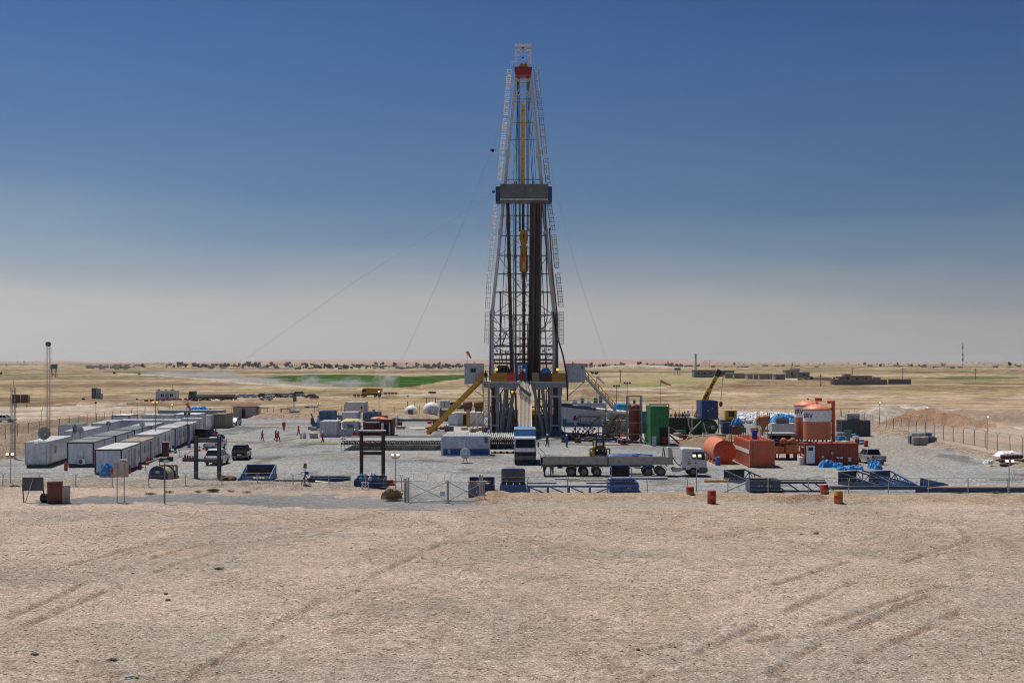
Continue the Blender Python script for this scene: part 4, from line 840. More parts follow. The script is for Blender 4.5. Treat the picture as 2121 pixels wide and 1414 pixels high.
hatw = M('helmet_white', (.80, .80, .78), .3, dirt=.05); hair = M('hair_black', (.01, .009, .008), .7, dirt=0)
PM = {}
def pose_mesh(pose):
 if pose in PM: return PM[pose]
 J = {'hip': (0, 0, .95), 'ch': (0, 0, 1.25), 'ne': (.01, 0, 1.47), 'hd': (.03, 0, 1.60), 'tp': (.02, 0, 1.72)}
 wk = {'walk': (.16, -.16, -.14, .16), 'stand': (.03, -.03, .03, .04), 'reach': (.08, -.06, .42, .35), 'stride': (-.2, .2, .16, -.14)}[pose]
 for s, k in ((-1, 0), (1, 1)):
  f = wk[k]; J['h%d' % s] = (0, s * .1, .92); J['k%d' % s] = (f * .55 + .05, s * .11, .5); J['a%d' % s] = (f - (.06 if f < 0 else 0), s * .12, .1 + (.08 if f < -.2 else 0)); J['t%d' % s] = (f + .14, s * .13, .05)
  g = wk[2 + k]; J['s%d' % s] = (0, s * .19, 1.4); J['e%d' % s] = (g * .4 - .03, s * .26, 1.13); J['w%d' % s] = (g * .9 + .05, s * .25 if pose != 'reach' else s * .15, .9 if pose != 'reach' else 1.12); J['f%d' % s] = (g + .07, s * .25 if pose != 'reach' else s * .13, .80 if pose != 'reach' else 1.12)
 E = [('hip', 'ch'), ('ch', 'ne'), ('ne', 'hd'), ('hd', 'tp')]
 for s in (-1, 1): E += [('hip', 'h%d' % s), ('h%d' % s, 'k%d' % s), ('k%d' % s, 'a%d' % s), ('a%d' % s, 't%d' % s), ('ch', 's%d' % s), ('s%d' % s, 'e%d' % s), ('e%d' % s, 'w%d' % s), ('w%d' % s, 'f%d' % s)]
 Rr = {'hip': .155, 'ch': .165, 'ne': .06, 'hd': .1, 'tp': .075, 'h': .1, 'k': .07, 'a': .05, 't': .04, 's': .075, 'e': .05, 'w': .036, 'f': .04}
 ks = list(J); me = bpy.data.meshes.new('body'); me.from_pydata([J[k] for k in ks], [(ks.index(a), ks.index(b)) for a, b in E], []); o = bpy.data.objects.new('tmp', me); LK(o)
 o.modifiers.new('skin', 'SKIN'); sv_ = me.skin_vertices[0].data
 for i, k in enumerate(ks): r = Rr.get(k) or Rr[k[0]]; sv_[i].radius = (r, r * (.72 if k in ('ch',) else 1)) if k != 'ch' else (.12, .18); sv_[i].use_root = k == 'hip'
 s = o.modifiers.new('sub', 'SUBSURF'); s.levels = s.render_levels = 2
 dg = bpy.context.evaluated_depsgraph_get(); bm_ = bpy.data.meshes.new_from_object(o.evaluated_get(dg)); bpy.data.objects.remove(o); bm_.name = 'body_' + pose
 nrm = [v.normal.copy() for v in bm_.vertices]; hands = [V(J['f1']), V(J['f-1'])]; feet = [V(J['t1']), V(J['t-1'])]
 def cov(keep, off):
  b = bmesh.new(); b.from_mesh(bm_); b.verts.ensure_lookup_table()
  kill = [v for v in b.verts if not keep(v.co)]
  for i, v in enumerate(b.verts): v.co = v.co + nrm[i] * off
  bmesh.ops.delete(b, geom=kill, context='VERTS'); x = bpy.data.meshes.new('cloth'); b.to_mesh(x); b.free()
  for p in x.polygons: p.use_smooth = True
  return x
 for p in bm_.polygons: p.use_smooth = True
 hn = lambda c: min((c - h).length for h in hands)
 cov_all = cov(lambda c: c.z < 1.5 and hn(c) > .1 and c.z > .11, .02); shirt = cov(lambda c: 1.5 > c.z > .93 and hn(c) > .1, .02); trou = cov(lambda c: .99 > c.z > .11 and abs(c.y) < .21, .016); bt = cov(lambda c: c.z < .17, .012)
 PM[pose] = (bm_, cov_all, shirt, trou, bt); return PM[pose]
def person(label, loc, rz, pose, top, bottom=None, helmet=hatw, group=None, vest=None):
 body, ca, sh, tr, bt = pose_mesh(pose); t = T('person', label, 'person', loc, rz, group)
 def ob(n, me, m):
  me = me.copy(); me.name = n; me.materials.clear(); me.materials.append(m); o = bpy.data.objects.new(n, me); LK(o); o.parent = t; return o
 bo = ob('body', body, skin)
 if bottom: ob('shirt', sh, top); ob('trousers', tr, bottom)
 else: ob('coverall', ca, top)
 ob('boots', bt, boot)
 m = MB()
 if helmet: m.lathe([(.16, 1.655), (.14, 1.68), (.13, 1.74), (.09, 1.79), (.02, 1.81)], 12, (.03, 0, 0)); m.box((.15, 0, 1.663), (.12, .16, .012)); m.u('helmet', helmet, t)
 else: m.ball((.005, 0, 1.68), .125, 10, 7, (1, .95, .95)).u('hair', hair, t)
 m = MB(); m.ball((.135, 0, 1.59), .02, 6, 4); m.u('nose', skin, bo)
 m = MB()
 for s in (-1, 1): m.ball((.115, s * .035, 1.62), .012, 6, 4)
 m.u('eyes', black, bo); MB().box((.122, 0, 1.545), (.015, .05, .012)).u('mouth', M('lips', (.25, .08, .06)), bo)
 if vest: MB().box((0, 0, 1.2), (.27, .36, .4)).u('vest', vest, t)
 return t
def light_pole(label, px, py, top, heads=1, lit=None, mt=None, group='floodlight poles around the site', r=.05, z=0):
 p = G(px, py); p.z = z; h = (py - top) * p.y / F; t = T('light_pole', label, 'floodlight pole', p, 0, group)
 _t((0, 0, -.1), (0, 0, h), r, 8, r * .8).tube((0, 0, -.02), (0, 0, .06), r * 2.5, 8).u('pole', mt or steel, t)
 if heads > 1: MB().box((0, 0, h - .3), (.7, .06, .06)).u('cross_arm', dgrey, t)
 for k in range(heads):
  x = (k - (heads - 1) / 2) * .5; yw = -.1
  R = Matrix.Rotation(math.radians(-25), 3, 'X')
  hd = MB().box((x, yw, h), (.36, .2, .32), R=R).box((x, yw + .14, h + .03), (.3, .1, .28), R=R).u('lamp_head', dgrey, t)
  MB().box(V((x, yw, h)) + R @ V((0, -.104, 0)), (.29, .01, .24), R=R).u('lamp_glass', lit or glass, hd)
 return t
def barrel(label, loc, mt, group=None, h=.88, r=.29, band=None, name='oil_drum', tilt=None, cat_='barrel'):
 t = T(name, label, cat_, loc, random.uniform(0, 6), group); prof = [(r * .94, 0), (r, .02), (r, h * .32), (r * 1.05, h * .34), (r, h * .36), (r, h * .65), (r * 1.05, h * .67), (r, h * .69), (r, h - .02), (r * .97, h), (r * .93, h), (r * .92, h - .025), (.01, h - .025)]
 MB().lathe(prof, 18).u('shell', mt, t)
 if band: MB().lathe([(r * 1.012, h * .38), (r * 1.014, h * .4), (r * 1.014, h * .61), (r * 1.012, h * .63)], 18).u('band', band, t)
 _t((r * .5, 0, h - .02), (r * .5, 0, h + .01), .04, 8).u('bung', dgrey, t)
 if tilt: t.rotation_euler = (tilt[0], tilt[1], t.rotation_euler.z)
 return t
def tarp(label, loc, size, seed, mt=cyan, name='tarpaulin_heap', cat_='tarpaulin', nx=22, ny=14):
 """crumpled sheet thrown over goods: lumpy skirted mound"""
 w, d, h = size; m = MB(); gx = np.linspace(-1, 1, nx); gy = np.linspace(-1, 1, ny); GX, GY = np.meshgrid(gx, gy, indexing='ij')
 n = fbm(GX * 2.3 + seed, GY * 2.3 + seed * 3, 4, seed); f = np.clip(1 - np.maximum(np.abs(GX), np.abs(GY)) ** 5, 0, 1)
 f = np.clip(1 - np.hypot(GX, GY * .95) ** 5 * .6, 0, 1) * f ** .4; z = .82 * h * f * (.62 + .5 * n - .42 * np.abs(fbm(GX * 3.4 + seed, GY * 2.6, 3, seed + 2) - .5) * 2) + .16 * h * (fbm(GX * 7, GY * 7, 2, seed + 9) - .5) * f; z[0, :] = z[-1, :] = -.03; z[:, 0] = z[:, -1] = -.03
 jx_ = (fbm(GX * 3, GY * 3, 2, seed + 3) - .5) * .35; jy_ = (fbm(GX * 3, GY * 3, 2, seed + 5) - .5) * .35
 vs = np.stack([(GX + jx_) * w / 2, (GY + jy_) * d / 2, z], -1).reshape(-1, 3); fs = [(i * ny + j, (i + 1) * ny + j, (i + 1) * ny + j + 1, i * ny + j + 1) for i in range(nx - 1) for j in range(ny - 1)]
 m.add([tuple(v) for v in vs], fs); o = m.u(name, mt, None, loc); return tag(o, label, cat_)
def fence_line(name, label, pts, n, h=2.1, arms=2, coil=False, mt=None, z=0, meshw=True, tilt=.28):
 mt = mt or M('fence_post_steel', (.17, .165, .15), .6, .3, dirt=.3, rust=.25); P_ = [V((p.x, p.y, 0)) for p in pts]; t = T(name, label, 'fence', P_[0], 0); o = P_[0]
 ds = [0];
 for a, b in zip(P_, P_[1:]): ds.append(ds[-1] + (b - a).length)
 def at(s):
  for i in range(len(ds) - 1):
   if s <= ds[i + 1] + 1e-6: return P_[i].lerp(P_[i + 1], (s - ds[i]) / (ds[i + 1] - ds[i]))
  return P_[-1]
 pm_ = None; tops = []
 for k in range(n):
  p = at(ds[-1] * k / (n - 1)) - o
  if pm_ is None or k % 5 == 0:
   m = MB(); m.tube((0, 0, -.3), (0, 0, h), .045, 6)
   for s in ((-1, 1) if arms == 2 else (1,) if arms == 1 else ()): m.tube((0, 0, h), (s * tilt, 0, h + .34), .028, 5)
   pm_ = m.mesh('post', mt)
  q = bpy.data.objects.new('post', pm_); LK(q); q.parent = t; q.location = (p.x, p.y, z + random.uniform(-.05, .05)); q.rotation_euler = (random.uniform(-.03, .03), random.uniform(-.03, .03), random.uniform(-.1, .1)); tops.append(V(q.location))
 m = MB()
 for a, b in zip(tops, tops[1:]):
  for zz in (.15, h * .5, h - .05): m.tube(a + V((0, 0, zz)), b + V((0, 0, zz)), .011, 3, cap=False)
  if arms:
   for s in ((-1, 1) if arms == 2 else (1,)): m.tube(a + V((s * tilt, 0, h + .32)), b + V((s * tilt, 0, h + .32)), .011, 3, cap=False)
  if meshw:
   Ln = (b - a).length; st_ = .3; nn = int(Ln / st_)
   for k in range(nn):
    m.tube(a.lerp(b, k / nn) + V((0, 0, .15)), a.lerp(b, min(1, k / nn + .35)) + V((0, 0, h - .1)), .004, 3, cap=False); m.tube(a.lerp(b, k / nn) + V((0, 0, h - .1)), a.lerp(b, min(1, k / nn + .35)) + V((0, 0, .15)), .004, 3, cap=False)
  if coil:
   Ln = (b - a).length; nn = int(Ln / .42) * 8; pts_ = []
   for k in range(nn + 1):
    w_ = k * 2 * math.pi / 8; c_ = a.lerp(b, k / nn) + V((0, .2 * math.cos(w_), h + .15 + .2 * math.sin(w_))); pts_.append(c_ + (b - a).normalized() * .1 * math.sin(w_))
   m.path(pts_, .008, 3)
 w_ = m.u('fence_wire', M('fence_wire_steel', (.26, .25, .23), .5, .6, dirt=.1), t); w_['kind'] = 'stuff'
 return t
def frame_box(m, x0, x1, y0, y1, z0, z1, w=.1):
 for z in (z0, z1):
  for y in (y0, y1): m.beam((x0, y, z), (x1, y, z), w)
  for x in (x0, x1): m.beam((x, y0, z), (x, y1, z), w)
 for x in (x0, x1):
  for y in (y0, y1): m.beam((x, y, z0), (x, y, z1), w)
 return m
SK = math.radians(6)
def cabrow(label, px_right, py_front, L, W, Hh=2.6, lift=.25, rz=R90 + SK, **k):
 """front right foot of the cabin at the pixel; the cabin runs away from the camera"""
 p = G(px_right, py_front); ux = V((math.cos(rz), math.sin(rz))); un = V((math.sin(rz), -math.cos(rz)))   # local x, local -y
 c = V((p.x, p.y)) + ux * L / 2 - un * W / 2
 return cabin(label, (c.x, c.y), rz, L, W, Hh, lift=lift, **k)
G0 = 'office cabins in rows at the left of the pad'
cabrow('white steel cabin with a ladder and big dish at the front left of the camp', 97.5, 968, 12, 2.45, 2.55, .35, frame=lgrey, wall=white, ladder=True, doors=(-4.2,), wins=(-2.3,), group=G0)
cabrow('plain white cabin directly behind the one with the ladder', 172, 937, 12, 2.45, 2.6, frame=lgrey, group=G0)
cabrow('white cabin with a small round dish on its roof edge, third of the leftmost row', 224, 917, 12, 2.45, 2.65, frame=lgrey, group=G0)
cabrow('low cabin with a pale green roof at the far left beside the fence', 158, 919, 7, 2.6, 2.5, frame=lgrey, roof=fgrn, group=G0)
cabrow('black framed white cabin with an air conditioner low on its front end', 194.5, 967, 11.4, 3.0, 2.6, acs=(-.2,), splits=1, group=G0, roof=M('cabin_roof_grey', (.42, .46, .45), .6, dirt=.3))
cabrow('black framed cabin right behind the one with the front air conditioner', 241, 949, 11.2, 3.0, 2.6, splits=2, doors=(2,), wins=(-3.2,), group=G0, roof=MC['cabin_roof_grey'])
cabrow('black framed cabin third in the middle row, under the floodlight mast', 280, 934, 10.6, 3.0, 2.6, splits=1, wins=(-2, 2.6), doors=(0,), group=G0, roof=MC['cabin_roof_grey'])
cabrow('black framed cabin farthest back in the middle row', 314, 923, 10.6, 3.0, 2.6, splits=1, doors=(-2,), group=G0)
cabrow('black framed white cabin nearest the camera, blue tarpaulin at its corner', 252.5, 982, 11, 2.85, 2.6, .08, splits=1, wins=(-3.8, 4.3), doors=(-1.6, 1.8), pipes=(-.3,), group=G0)
cabrow('white cabin with a tan sun bleached roof in the right hand row', 295, 961, 8.2, 2.6, 2.55, .15, frame=lgrey, wall=pgrey2, roof=forf, doors=(1.6,), wins=(-2.6, -.4), group=G0)
cabrow('long white cabin with a maroon panel leaning at its side', 322, 947, 13, 2.6, 2.65, .2, frame=lgrey, wall=white, doors=(-3.6, 1.2), wins=(-5, 4), group=G0)
cabrow('black framed cabin with several side doors in the right hand row', 364, 928, 11.6, 2.9, 2.6, .2, splits=2, doors=(-4.2, -.8, 3), wins=(-2.6, 1.2, 4.6), group=G0)
cabrow('black framed cabin last of the right hand row beside the dark car', 392.5, 918, 8.5, 2.9, 2.6, .2, doors=(-1, 2.4), wins=(1,), splits=1, group=G0)
cabrow('narrow white cabin end standing tall at the corner of the rows', 415, 908, 2.6, 3.0, 2.9, .2, frame=lgrey, wall=white, group=G0)
def front_cabin(label, pxl, pxr, py, W=2.5, Hh=2.6, rz=0, kind='cabin', **k):
 a, b = G(pxl, py), G(pxr, py); L = (b.x - a.x); return cabin(label, ((a.x + b.x) / 2, a.y + W / 2), rz, L, W, Hh, group=G0, **k)
front_cabin('long white cabin lying across the back of the left rows', 243, 330, 908, frame=lgrey, wins=(-3, 2))
front_cabin('long white cabin lying across the back, joined to the corner cabin', 331, 414, 908, frame=lgrey, wins=(-1,))
front_cabin('black framed cabin at the back left near the fence posts', 231, 268, 895, 5, frame=blackp)
front_cabin('grey white cabin with dark wall posts behind the long roofs', 293, 357, 894, frame=lgrey, wins=(-3, 0, 3))
front_cabin('white roofed cabin far back under the brown windsock pole', 358, 412, 892, 5, frame=lgrey, wall=white)
p = G(425, 888); container('pale blue white corrugated container facing the pad beside the tan one', (p.x, p.y + 1.25), 0, 2.35, 2.5, 2.5, white, lgrey, end='corr')
c_tan = M('container_tan', (.27, .235, .165), .6, dirt=.2, streak=.4)
p = G(451.5, 887); container('tan brown corrugated container at the right end of the back cabins', (p.x, p.y + 3), 0, 2.75, 6, 2.6, c_tan, c_tan, end='corr')
p = G(395, 874); container('low long grey container with a bright white roof at the very back of the camp', (p.x, p.y + 1.3), 0, 13, 2.5, 2.4, grey, grey, roof=froof)
for lab, px, py, sz, s in (('heap of black plastic sheet on the bank behind the white cabins', 400, 864, (10, 4, 2.0), 3), ('low black sheeting heap at the left end behind the cabins', 360, 866, (6, 3, 1.5), 4), ('black sheet pile at the right end behind the cabins', 440, 864, (4.5, 3, 2.4), 5)): tarp(lab, G(px, py), sz, s, black)
tarp('bright blue tarpaulin lying on the black heap behind the cabins', G(407, 860) + V((0, 0, 1.2)), (5, 3, 1.3), 8)
tarp('crumpled bright blue tarpaulin at the foot of the front black framed cabin', G(221, 987), (1.35, 1.0, 2.0), 9)
def dish(label, px, py, z, r, rz, D=None, mesh=True, pole=1.0, mt=None):
 D = D or DY(py); p = V(((px - CX) * D / F, D, 0)); p.z = H - (py - HZ) * D / F - pole; t = T('satellite_dish', label, 'satellite dish', p, rz)
 mt = mt or (grey if mesh else lgrey)
 MB().lathe([(.01, .0), (r * .35, -.02 * r), (r * .7, -.12 * r), (r, -.28 * r), (r, -.30 * r), (r * .7, -.15 * r), (.01, -.03 * r)], 22, (0, 0, pole), 'Y').u('reflector', mt, t)
 m = MB()
 for k in range(12): u = k * math.pi / 6; m.beam((0, -.01, pole), (math.cos(u) * r, -.29 * r, pole + math.sin(u) * r), .02)
 m.u('rib', dgrey, t); _t((0, .08, -.2), (0, .08, pole), .04, 6).u('stand', dgrey, t)
 _t((0, 0, pole), (0, -r * .9, pole - .1), .02, 5).box((0, -r * .9, pole - .1), (.14, .14, .14)).u('feed_horn', whitec, t); return t
dish('large grey ribbed satellite dish over the ladder cabin', 91, 897, 0, .72, .5, 147, pole=1.2)
dish('dark satellite dish turned edge on above the second cabin', 152, 888, 0, .6, 1.45, 158, pole=.9)
dish('round pale satellite dish beside the edge-on one', 166, 890, 0, .42, .3, 158, pole=.9, mesh=False)
dish('small pale satellite dish on the third cabin of the left row', 224.5, 877.5, 0, .35, .3, 176, mesh=False, pole=.8)
dish('small white spoked dish on a post above the middle row roofs', 295, 879, 0, .38, .2, 172, mesh=False, pole=1.2, mt=whitec)
def tower(label, px, py, top, wpx, n, ball=False, whip=0, mt=None):
 p = G(px, py); h = (py - top) * p.y / F; w_ = wpx * p.y / F; t = T('lattice_tower', label, 'radio mast', p); mt = mt or grey; cs = [(-w_ / 2, -w_ / 2), (w_ / 2, -w_ / 2), (w_ / 2, w_ / 2), (-w_ / 2, w_ / 2)]
 for x, y in cs: _t((x, y, 0), (x, y, h), .03, 5).u('upright', mt, t)
 m = MB()
 for k in range(n):
  a, b = h * k / n, h * (k + 1) / n
  for i in range(4):
   q, r = cs[i], cs[(i + 1) % 4]
   if k % 2: q, r = r, q
   m.tube((q[0], q[1], a), (r[0], r[1], b), .014, 4, cap=False); m.tube((q[0], q[1], b), (r[0], r[1], b), .013, 4, cap=False)
 m.u('lattice', mt, t)
 if ball: MB().lathe([(.02, -.25), (.40, -.22), (.43, .1), (.02, .14)], 18, (0, -.1, h + .35), 'Y').u('drum_antenna', dgrey, t)
 if whip: _t((0, 0, h), (0, 0, h + whip), .025, 5).u('whip_antenna', dgrey, t)
 return t
tower('tall slim lattice radio mast with a round drum antenna, behind the cabins', 100.5, 901, 717, 7.5, 26, True)
tower('shorter dark lattice mast with a whip antenna at the left edge', 27.5, 950, 803, 7.5, 22, whip=1.2, mt=dgrey)
fence_line('security_fence', 'barbed wire security fence running down the right edge of the pad', [G(1700, 866), G(1808, 882), G(2105, 940), G(2230, 968)], 28, 2.1)
fence_line('security_fence', 'security fence with forked posts behind the left cabins', [G(-150, 935), G(0, 912), (G(130, 890)), G(255, 870), G(352, 862)], 22, 2.0)
fence_line('security_fence', 'straight line of thin fence posts along the back bank left of the rig', [G(480, 864), G(700, 862), G(1000, 858)], 20, 1.9, arms=1, meshw=False, tilt=.1)
fence_line('security_fence', 'wire fence along the back of the pad right of the rig', [G(1180, 856), G(1400, 860), G(1800, 866)], 24, 1.8, arms=1, meshw=False, tilt=.1)
fence_line('perimeter_fence', 'low barbed wire fence of short forked posts along the stony bank left of the gate', [G(-70, 1010), G(0, 1010), G(460, 1010), G(832, 1014)], 13, 1.0, coil=True, z=.1, meshw=False, mt=steelw, tilt=.14)
fence_line('perimeter_fence', 'low fence of short pale posts along the front right of the gate', [G(1010, 1020), G(1250, 1020), G(1660, 1022), G(2170, 1021)], 15, .98, coil=True, mt=steelw, meshw=False, z=.12, tilt=.12)
fence_line('far_fence', 'short grey fence far out in the left field', [G(0, 776), G(72, 776)], 12, 2.2, arms=0, meshw=False)
def gate_leaf(lab, pa, pb):
 a, b = G(*pa), G(*pb); t = T('gate_leaf', lab, 'gate', a); d = b - a; h = 1.78; m = MB()
 for z in (.12, h): m.tube(V((0, 0, z)), d + V((0, 0, z)), .035, 6)
 for q in (V((0, 0, 0)), d): m.tube(q + V((0, 0, .12)), q + V((0, 0, h)), .035, 6)
 m.u('frame', steel, t)
 _t(V((0, 0, .15)), d + V((0, 0, h - .05)), .028, 6).u('brace', steel, t); _t(V((0, 0, h - .05)), d + V((0, 0, .15)), .028, 6).u('brace', steel, t)
 m = MB(); n = 46
 for k in range(n): m.tube(d * (k / n) + V((0, .02, .14)), d * (k / n) + V((0, .02, h)), .005, 3, cap=False)
 for k in range(20): m.tube(V((0, .02, .14 + k * .085)), d + V((0, .02, .14 + k * .085)), .005, 3, cap=False)
 w_ = m.u('wire_mesh', steel, t); w_['kind'] = 'stuff'; return t
gate_leaf('left leaf of the chain link entrance gate, closed, with crossed braces', (843, 1038), (926, 1040)); gate_leaf('right leaf of the chain link entrance gate in front of the blue baskets', (929, 1040), (1003, 1040))
_b(-.22, .22, -.02, .02, 0, .38).u('plate', M('sign_pale_blue', (.5, .58, .68), .5), None)
sg = bpy.data.objects['plate']; sg.name = 'gate_notice'; sg.location = G(917, 1041) + V((0, -.1, .6)); tag(sg, 'small pale blue notice hanging on the left gate leaf', 'sign')
for lab, px, py, hh, r in (('thick grey gate post at the left end of the gate', 839, 1039, 2.0, .12), ('slimmer twin gate post next to the left gate post', 846, 1040, 2.1, .08), ('middle gate post where the two leaves meet', 927.5, 1042, 1.95, .11), ('pale post pair at the right end of the gate', 994, 1035, 2.2, .09), ('second pale post at the right end of the gate', 999, 1035, 2.1, .07)):
 o = _t((0, 0, -.1), (0, 0, hh), r, 10).tube((0, 0, hh), (0, 0, hh + .03), r * 1.15, 10).u('gate_post', steelw, None, G(px, py)); tag(o, lab, 'post')
for k, px in enumerate((856, 886, 921, 934)):
 q = G(px, 1037); tag(MB().path([(0, 0, 1.8), (0, 0, 2.1), (.04, 0, 2.32), (.1, 0, 2.4)], .03, 5).u('razor_wire_holder', whitec, None, q), ('first', 'second', 'third', 'fourth')[k] + ' small white wire holder from the left on top of the gate', 'bracket')
LP = [(22, 1008, 941, 2, lampw, 'pole with two lit floodlights at the front left corner'), (86.5, 888, 846, 1, lampw, 'pole with one lit lamp left of the tall radio mast'), (122.5, 897, 866, 1, lampy, 'short pole with a round yellow lamp right of the radio mast'),
      (198.5, 882, 834, 1, None, 'unlit lamp pole on the left fence line'), (284, 853, 826, 1, None, 'far unlit lamp pole near the dirt road at left'), (357, 870, 838, 1, lampw, 'lit lamp pole right of the black sheet heaps'),
      (819, 1014, 942, 2, lampw, 'pole with a lit lamp left of the entrance gate'), (785, 900, 811, 1, lampw, 'tall thin pole with a lit lamp rising behind the brown frame'), (660.5, 868, 836, 2, lampy, 'pole with two yellow lamps behind the blue container'),
      (845, 848, 820, 1, None, 'small unlit pole left of the white ball tank'), (608, 858, 821, 2, None, 'twin unlit lamp pole behind the green sign'), (1443, 1020, 944, 2, lampw, 'pole with two lit lamps in front of the white truck cab'),
      (1822, 884, 834, 1, lampw, 'lamp pole behind the dark container at right'), (1920, 903, 844, 1, lampw, 'lamp pole in front of the brown spoil heaps'), (2045, 931, 864, 1, lampw, 'lamp pole on the right fence near the edge'), (2090, 1022, 955, 2, lampw, 'pole with two lit floodlights at the right edge of the yard')]
for px, py, top, hd, lit, lab in LP: light_pole(lab, px, py, top, hd, lit)
light_pole('tall mast with twin yellow floodlights above the middle cabins', 322.5, 938, 833, 2, lampy, brown, r=.06)
light_pole('unlit lamp mast with spread heads above the right end cabins', 388, 925, 857, 2, None, rusty)
light_pole('big dark twin lamp pole right of the rig stairs', 1277, 880, 799, 3, None, rusty, r=.06); light_pole('big dark twin lamp pole, the taller right hand one', 1299, 882, 793, 3, None, rusty, r=.06)
for px, lab in ((1028, 'yellow lit lamp on the left of the rig floor wall'), (1155, 'yellow lit lamp on the right of the rig floor wall')):
 t = T('deck_lamp', lab, 'lamp', (XA(px), DF + .3, DK)); _t((0, 0, 0), (0, 0, 1.7), .04, 6).u('pole', dgrey, t); MB().box((0, -.1, 1.95), (.5, .3, .45)).u('lamp_head', dgrey, t); MB().box((0, -.26, 1.95), (.46, .02, .4)).u('lamp_glass', lampy, t)
for px, py, D_, lab in ((1061, 811, DF - .2, 'yellow lamp under the rig floor left of the ramp'),): 
 t = T('under_deck_lamp', lab, 'lamp', A(px, py, D_)); MB().ball((0, 0, 0), .2, 10, 6).u('bulb', lampy, t); MB().box((0, .1, .25), (.5, .3, .15)).u('hood', dgrey, t)
def windsock(label, px, py, top, L, r, mt, ang, droop, D=None, arm=True, pole=True):
 p = G(px, py) if D is None else V(((px - CX) * D / F, D, H - (py - HZ) * D / F)); h = (py - top) * p.y / F; t = T('windsock', label, 'windsock', p)
 if pole: _t((0, 0, 0), (0, 0, h), .035, 6).u('pole', dgrey, t)
 d = V((math.cos(ang), 0, -droop)).normalized(); _t(V((0, 0, h)), V((0, 0, h)) + d * L, r, 12, r * .42, cap=False).u('sock', mt, t); _t(V((0, 0, h)), V((0, 0, h)) + d * .05, r * 1.06, 12).u('ring', dgrey, t); return t
skp = M('windsock_orange', (.62, .2, .08), .8, dirt=.1); skw = M('windsock_white', (.72, .66, .56), .8, dirt=.2); skr = M('windsock_faded_red', (.48, .22, .20), .8, dirt=.2)
windsock('orange windsock drooping above the white cabins at left', 387, 880, 835, 1.9, .32, skp, 0, 1.9)
windsock('white windsock beyond the rig stairs', 1236, 880, 780, 2.0, .3, skw, 0, .95); windsock('faded red windsock over the green containers', 1368, 845, 789, 2.9, .45, skr, 0, .42)
windsock('orange windsock on the roof of the left doghouse', 967.5, 752, 728, 1.3, .26, skp, 0, 1.7, D=DF + 1)
car('white off-road car seen from behind beside the grey steel frame', G(450, 961), math.radians(89), 'suv', M('car_white', (.62, .64, .66), .25, dirt=.15, var=.03))
car('black off-road car with red tail lights parked on the open gravel', G(500.5, 950), math.radians(95), 'suv', M('car_black', (.010, .011, .013), .18, dirt=.06, var=.03))
car('white pickup with bags in its bed behind the grey steel frame', G(446, 931), math.radians(88), 'pickup', MC['car_white'])
for k in range(5): o = MB().ball((0, 0, .2), .3, 9, 6, (1, .8, .8), .1).u('sack', lgrey if k % 2 else whitec, None, G(438.5 + k * 2.6, 932 - k % 2) + V((0, 0, .98))); tag(o, 'pale stuffed sack in the white pickup bed, %s from the left' % nth(k + 1), 'sack', 'sacks in the pickup bed')
car('dark car parked nose out beside the last cabins of the right hand row', G(431, 913), math.radians(-20), 'suv', M('car_darkblue', (.012, .016, .035), .2, dirt=.1), Lc=5)
car('silver off-road car with a pale hood far along the cabins', G(485, 881), math.radians(-95), 'hatch', M('car_silver', (.36, .38, .41), .3, dirt=.15))
car('white hatchback driving on the dirt track at the left edge', G(10, 874), 0, 'hatch', MC['car_white'], name='moving_car')
redc = M('coverall_red', (.46, .03, .025), .8, dirt=.06, var=.15); navyc = M('coverall_navy', (.02, .035, .10), .8, dirt=.1); bluec = M('coverall_blue', (.03, .12, .30), .8, dirt=.1); darkc = M('clothes_dark', (.03, .025, .03), .8, dirt=.1)
for px, py, ps, rz, lab in ((543, 913, 'walk', .3, 'person in red coveralls and white helmet walking alone, nearest the black car'), (571, 912, 'walk', .2, 'person in red coveralls behind the pair, half hidden by a companion'), (576, 914, 'stride', -.2, 'person in red coveralls striding in front of a companion'),
       (588, 892, 'stand', -1.2, 'person in red coveralls standing farthest back on the gravel'), (618, 902, 'stride', .1, 'person in red coveralls walking beside the white gas bottles'), (668, 918, 'stride', .4, 'person in dark red coveralls walking in front of the white container doors')):
 person(lab, G(px, py), rz, ps, redc, group='workers in red coveralls')
person('person in dark clothes and white helmet at the door of the pale blue container', G(419.5, 893), -1.5, 'stand', navyc)
person('person in a red shirt and jeans standing up on the white pickup', G(447, 931) + V((0, 0, 1.05)), 2, 'reach', M('shirt_red', (.35, .05, .03), .8), bluec, helmet=None)
person('person in red with a white helmet behind the pipe rack', G(735, 913), -1.3, 'stand', redc)
person('person in dark coveralls and white helmet walking right of the blue tarp truck', G(1133.5, 925), .6, 'walk', darkc); person('person in blue coveralls and white helmet by the rig pumps', G(1173.5, 926), -.9, 'stand', bluec)
person('person whose blue legs show under the left end of the trailer', G(1128, 985), 2.2, 'walk', navyc); person('person with a white helmet behind the trailer boards', G(1143, 984), 1.6, 'stand', bluec)
person('person with a white helmet at the middle of the trailer', G(1190, 984), 1.6, 'stand', darkc)
person('person in dark clothes at the rail beside the left doghouse', A(1006, 790, DF + .6) , -1.5, 'stand', navyc, helmet=None)
person('person in red with white helmet on the rig floor by the blue machine', (XA(1079), DF + .7, DK), -1.6, 'reach', redc); person('second person in red with white helmet on the rig floor', (XA(1086), DF + .9, DK), -1.8, 'reach', redc)
def thing1(mb, name, mat, label, cat, loc, rz=0, group=None): return tag(mb.u(name, mat, None, loc, rz), label, cat, group)
t = T('board_sign', 'grey back of a tilted sign board on two legs at the front left', 'sign', G(70, 1040))
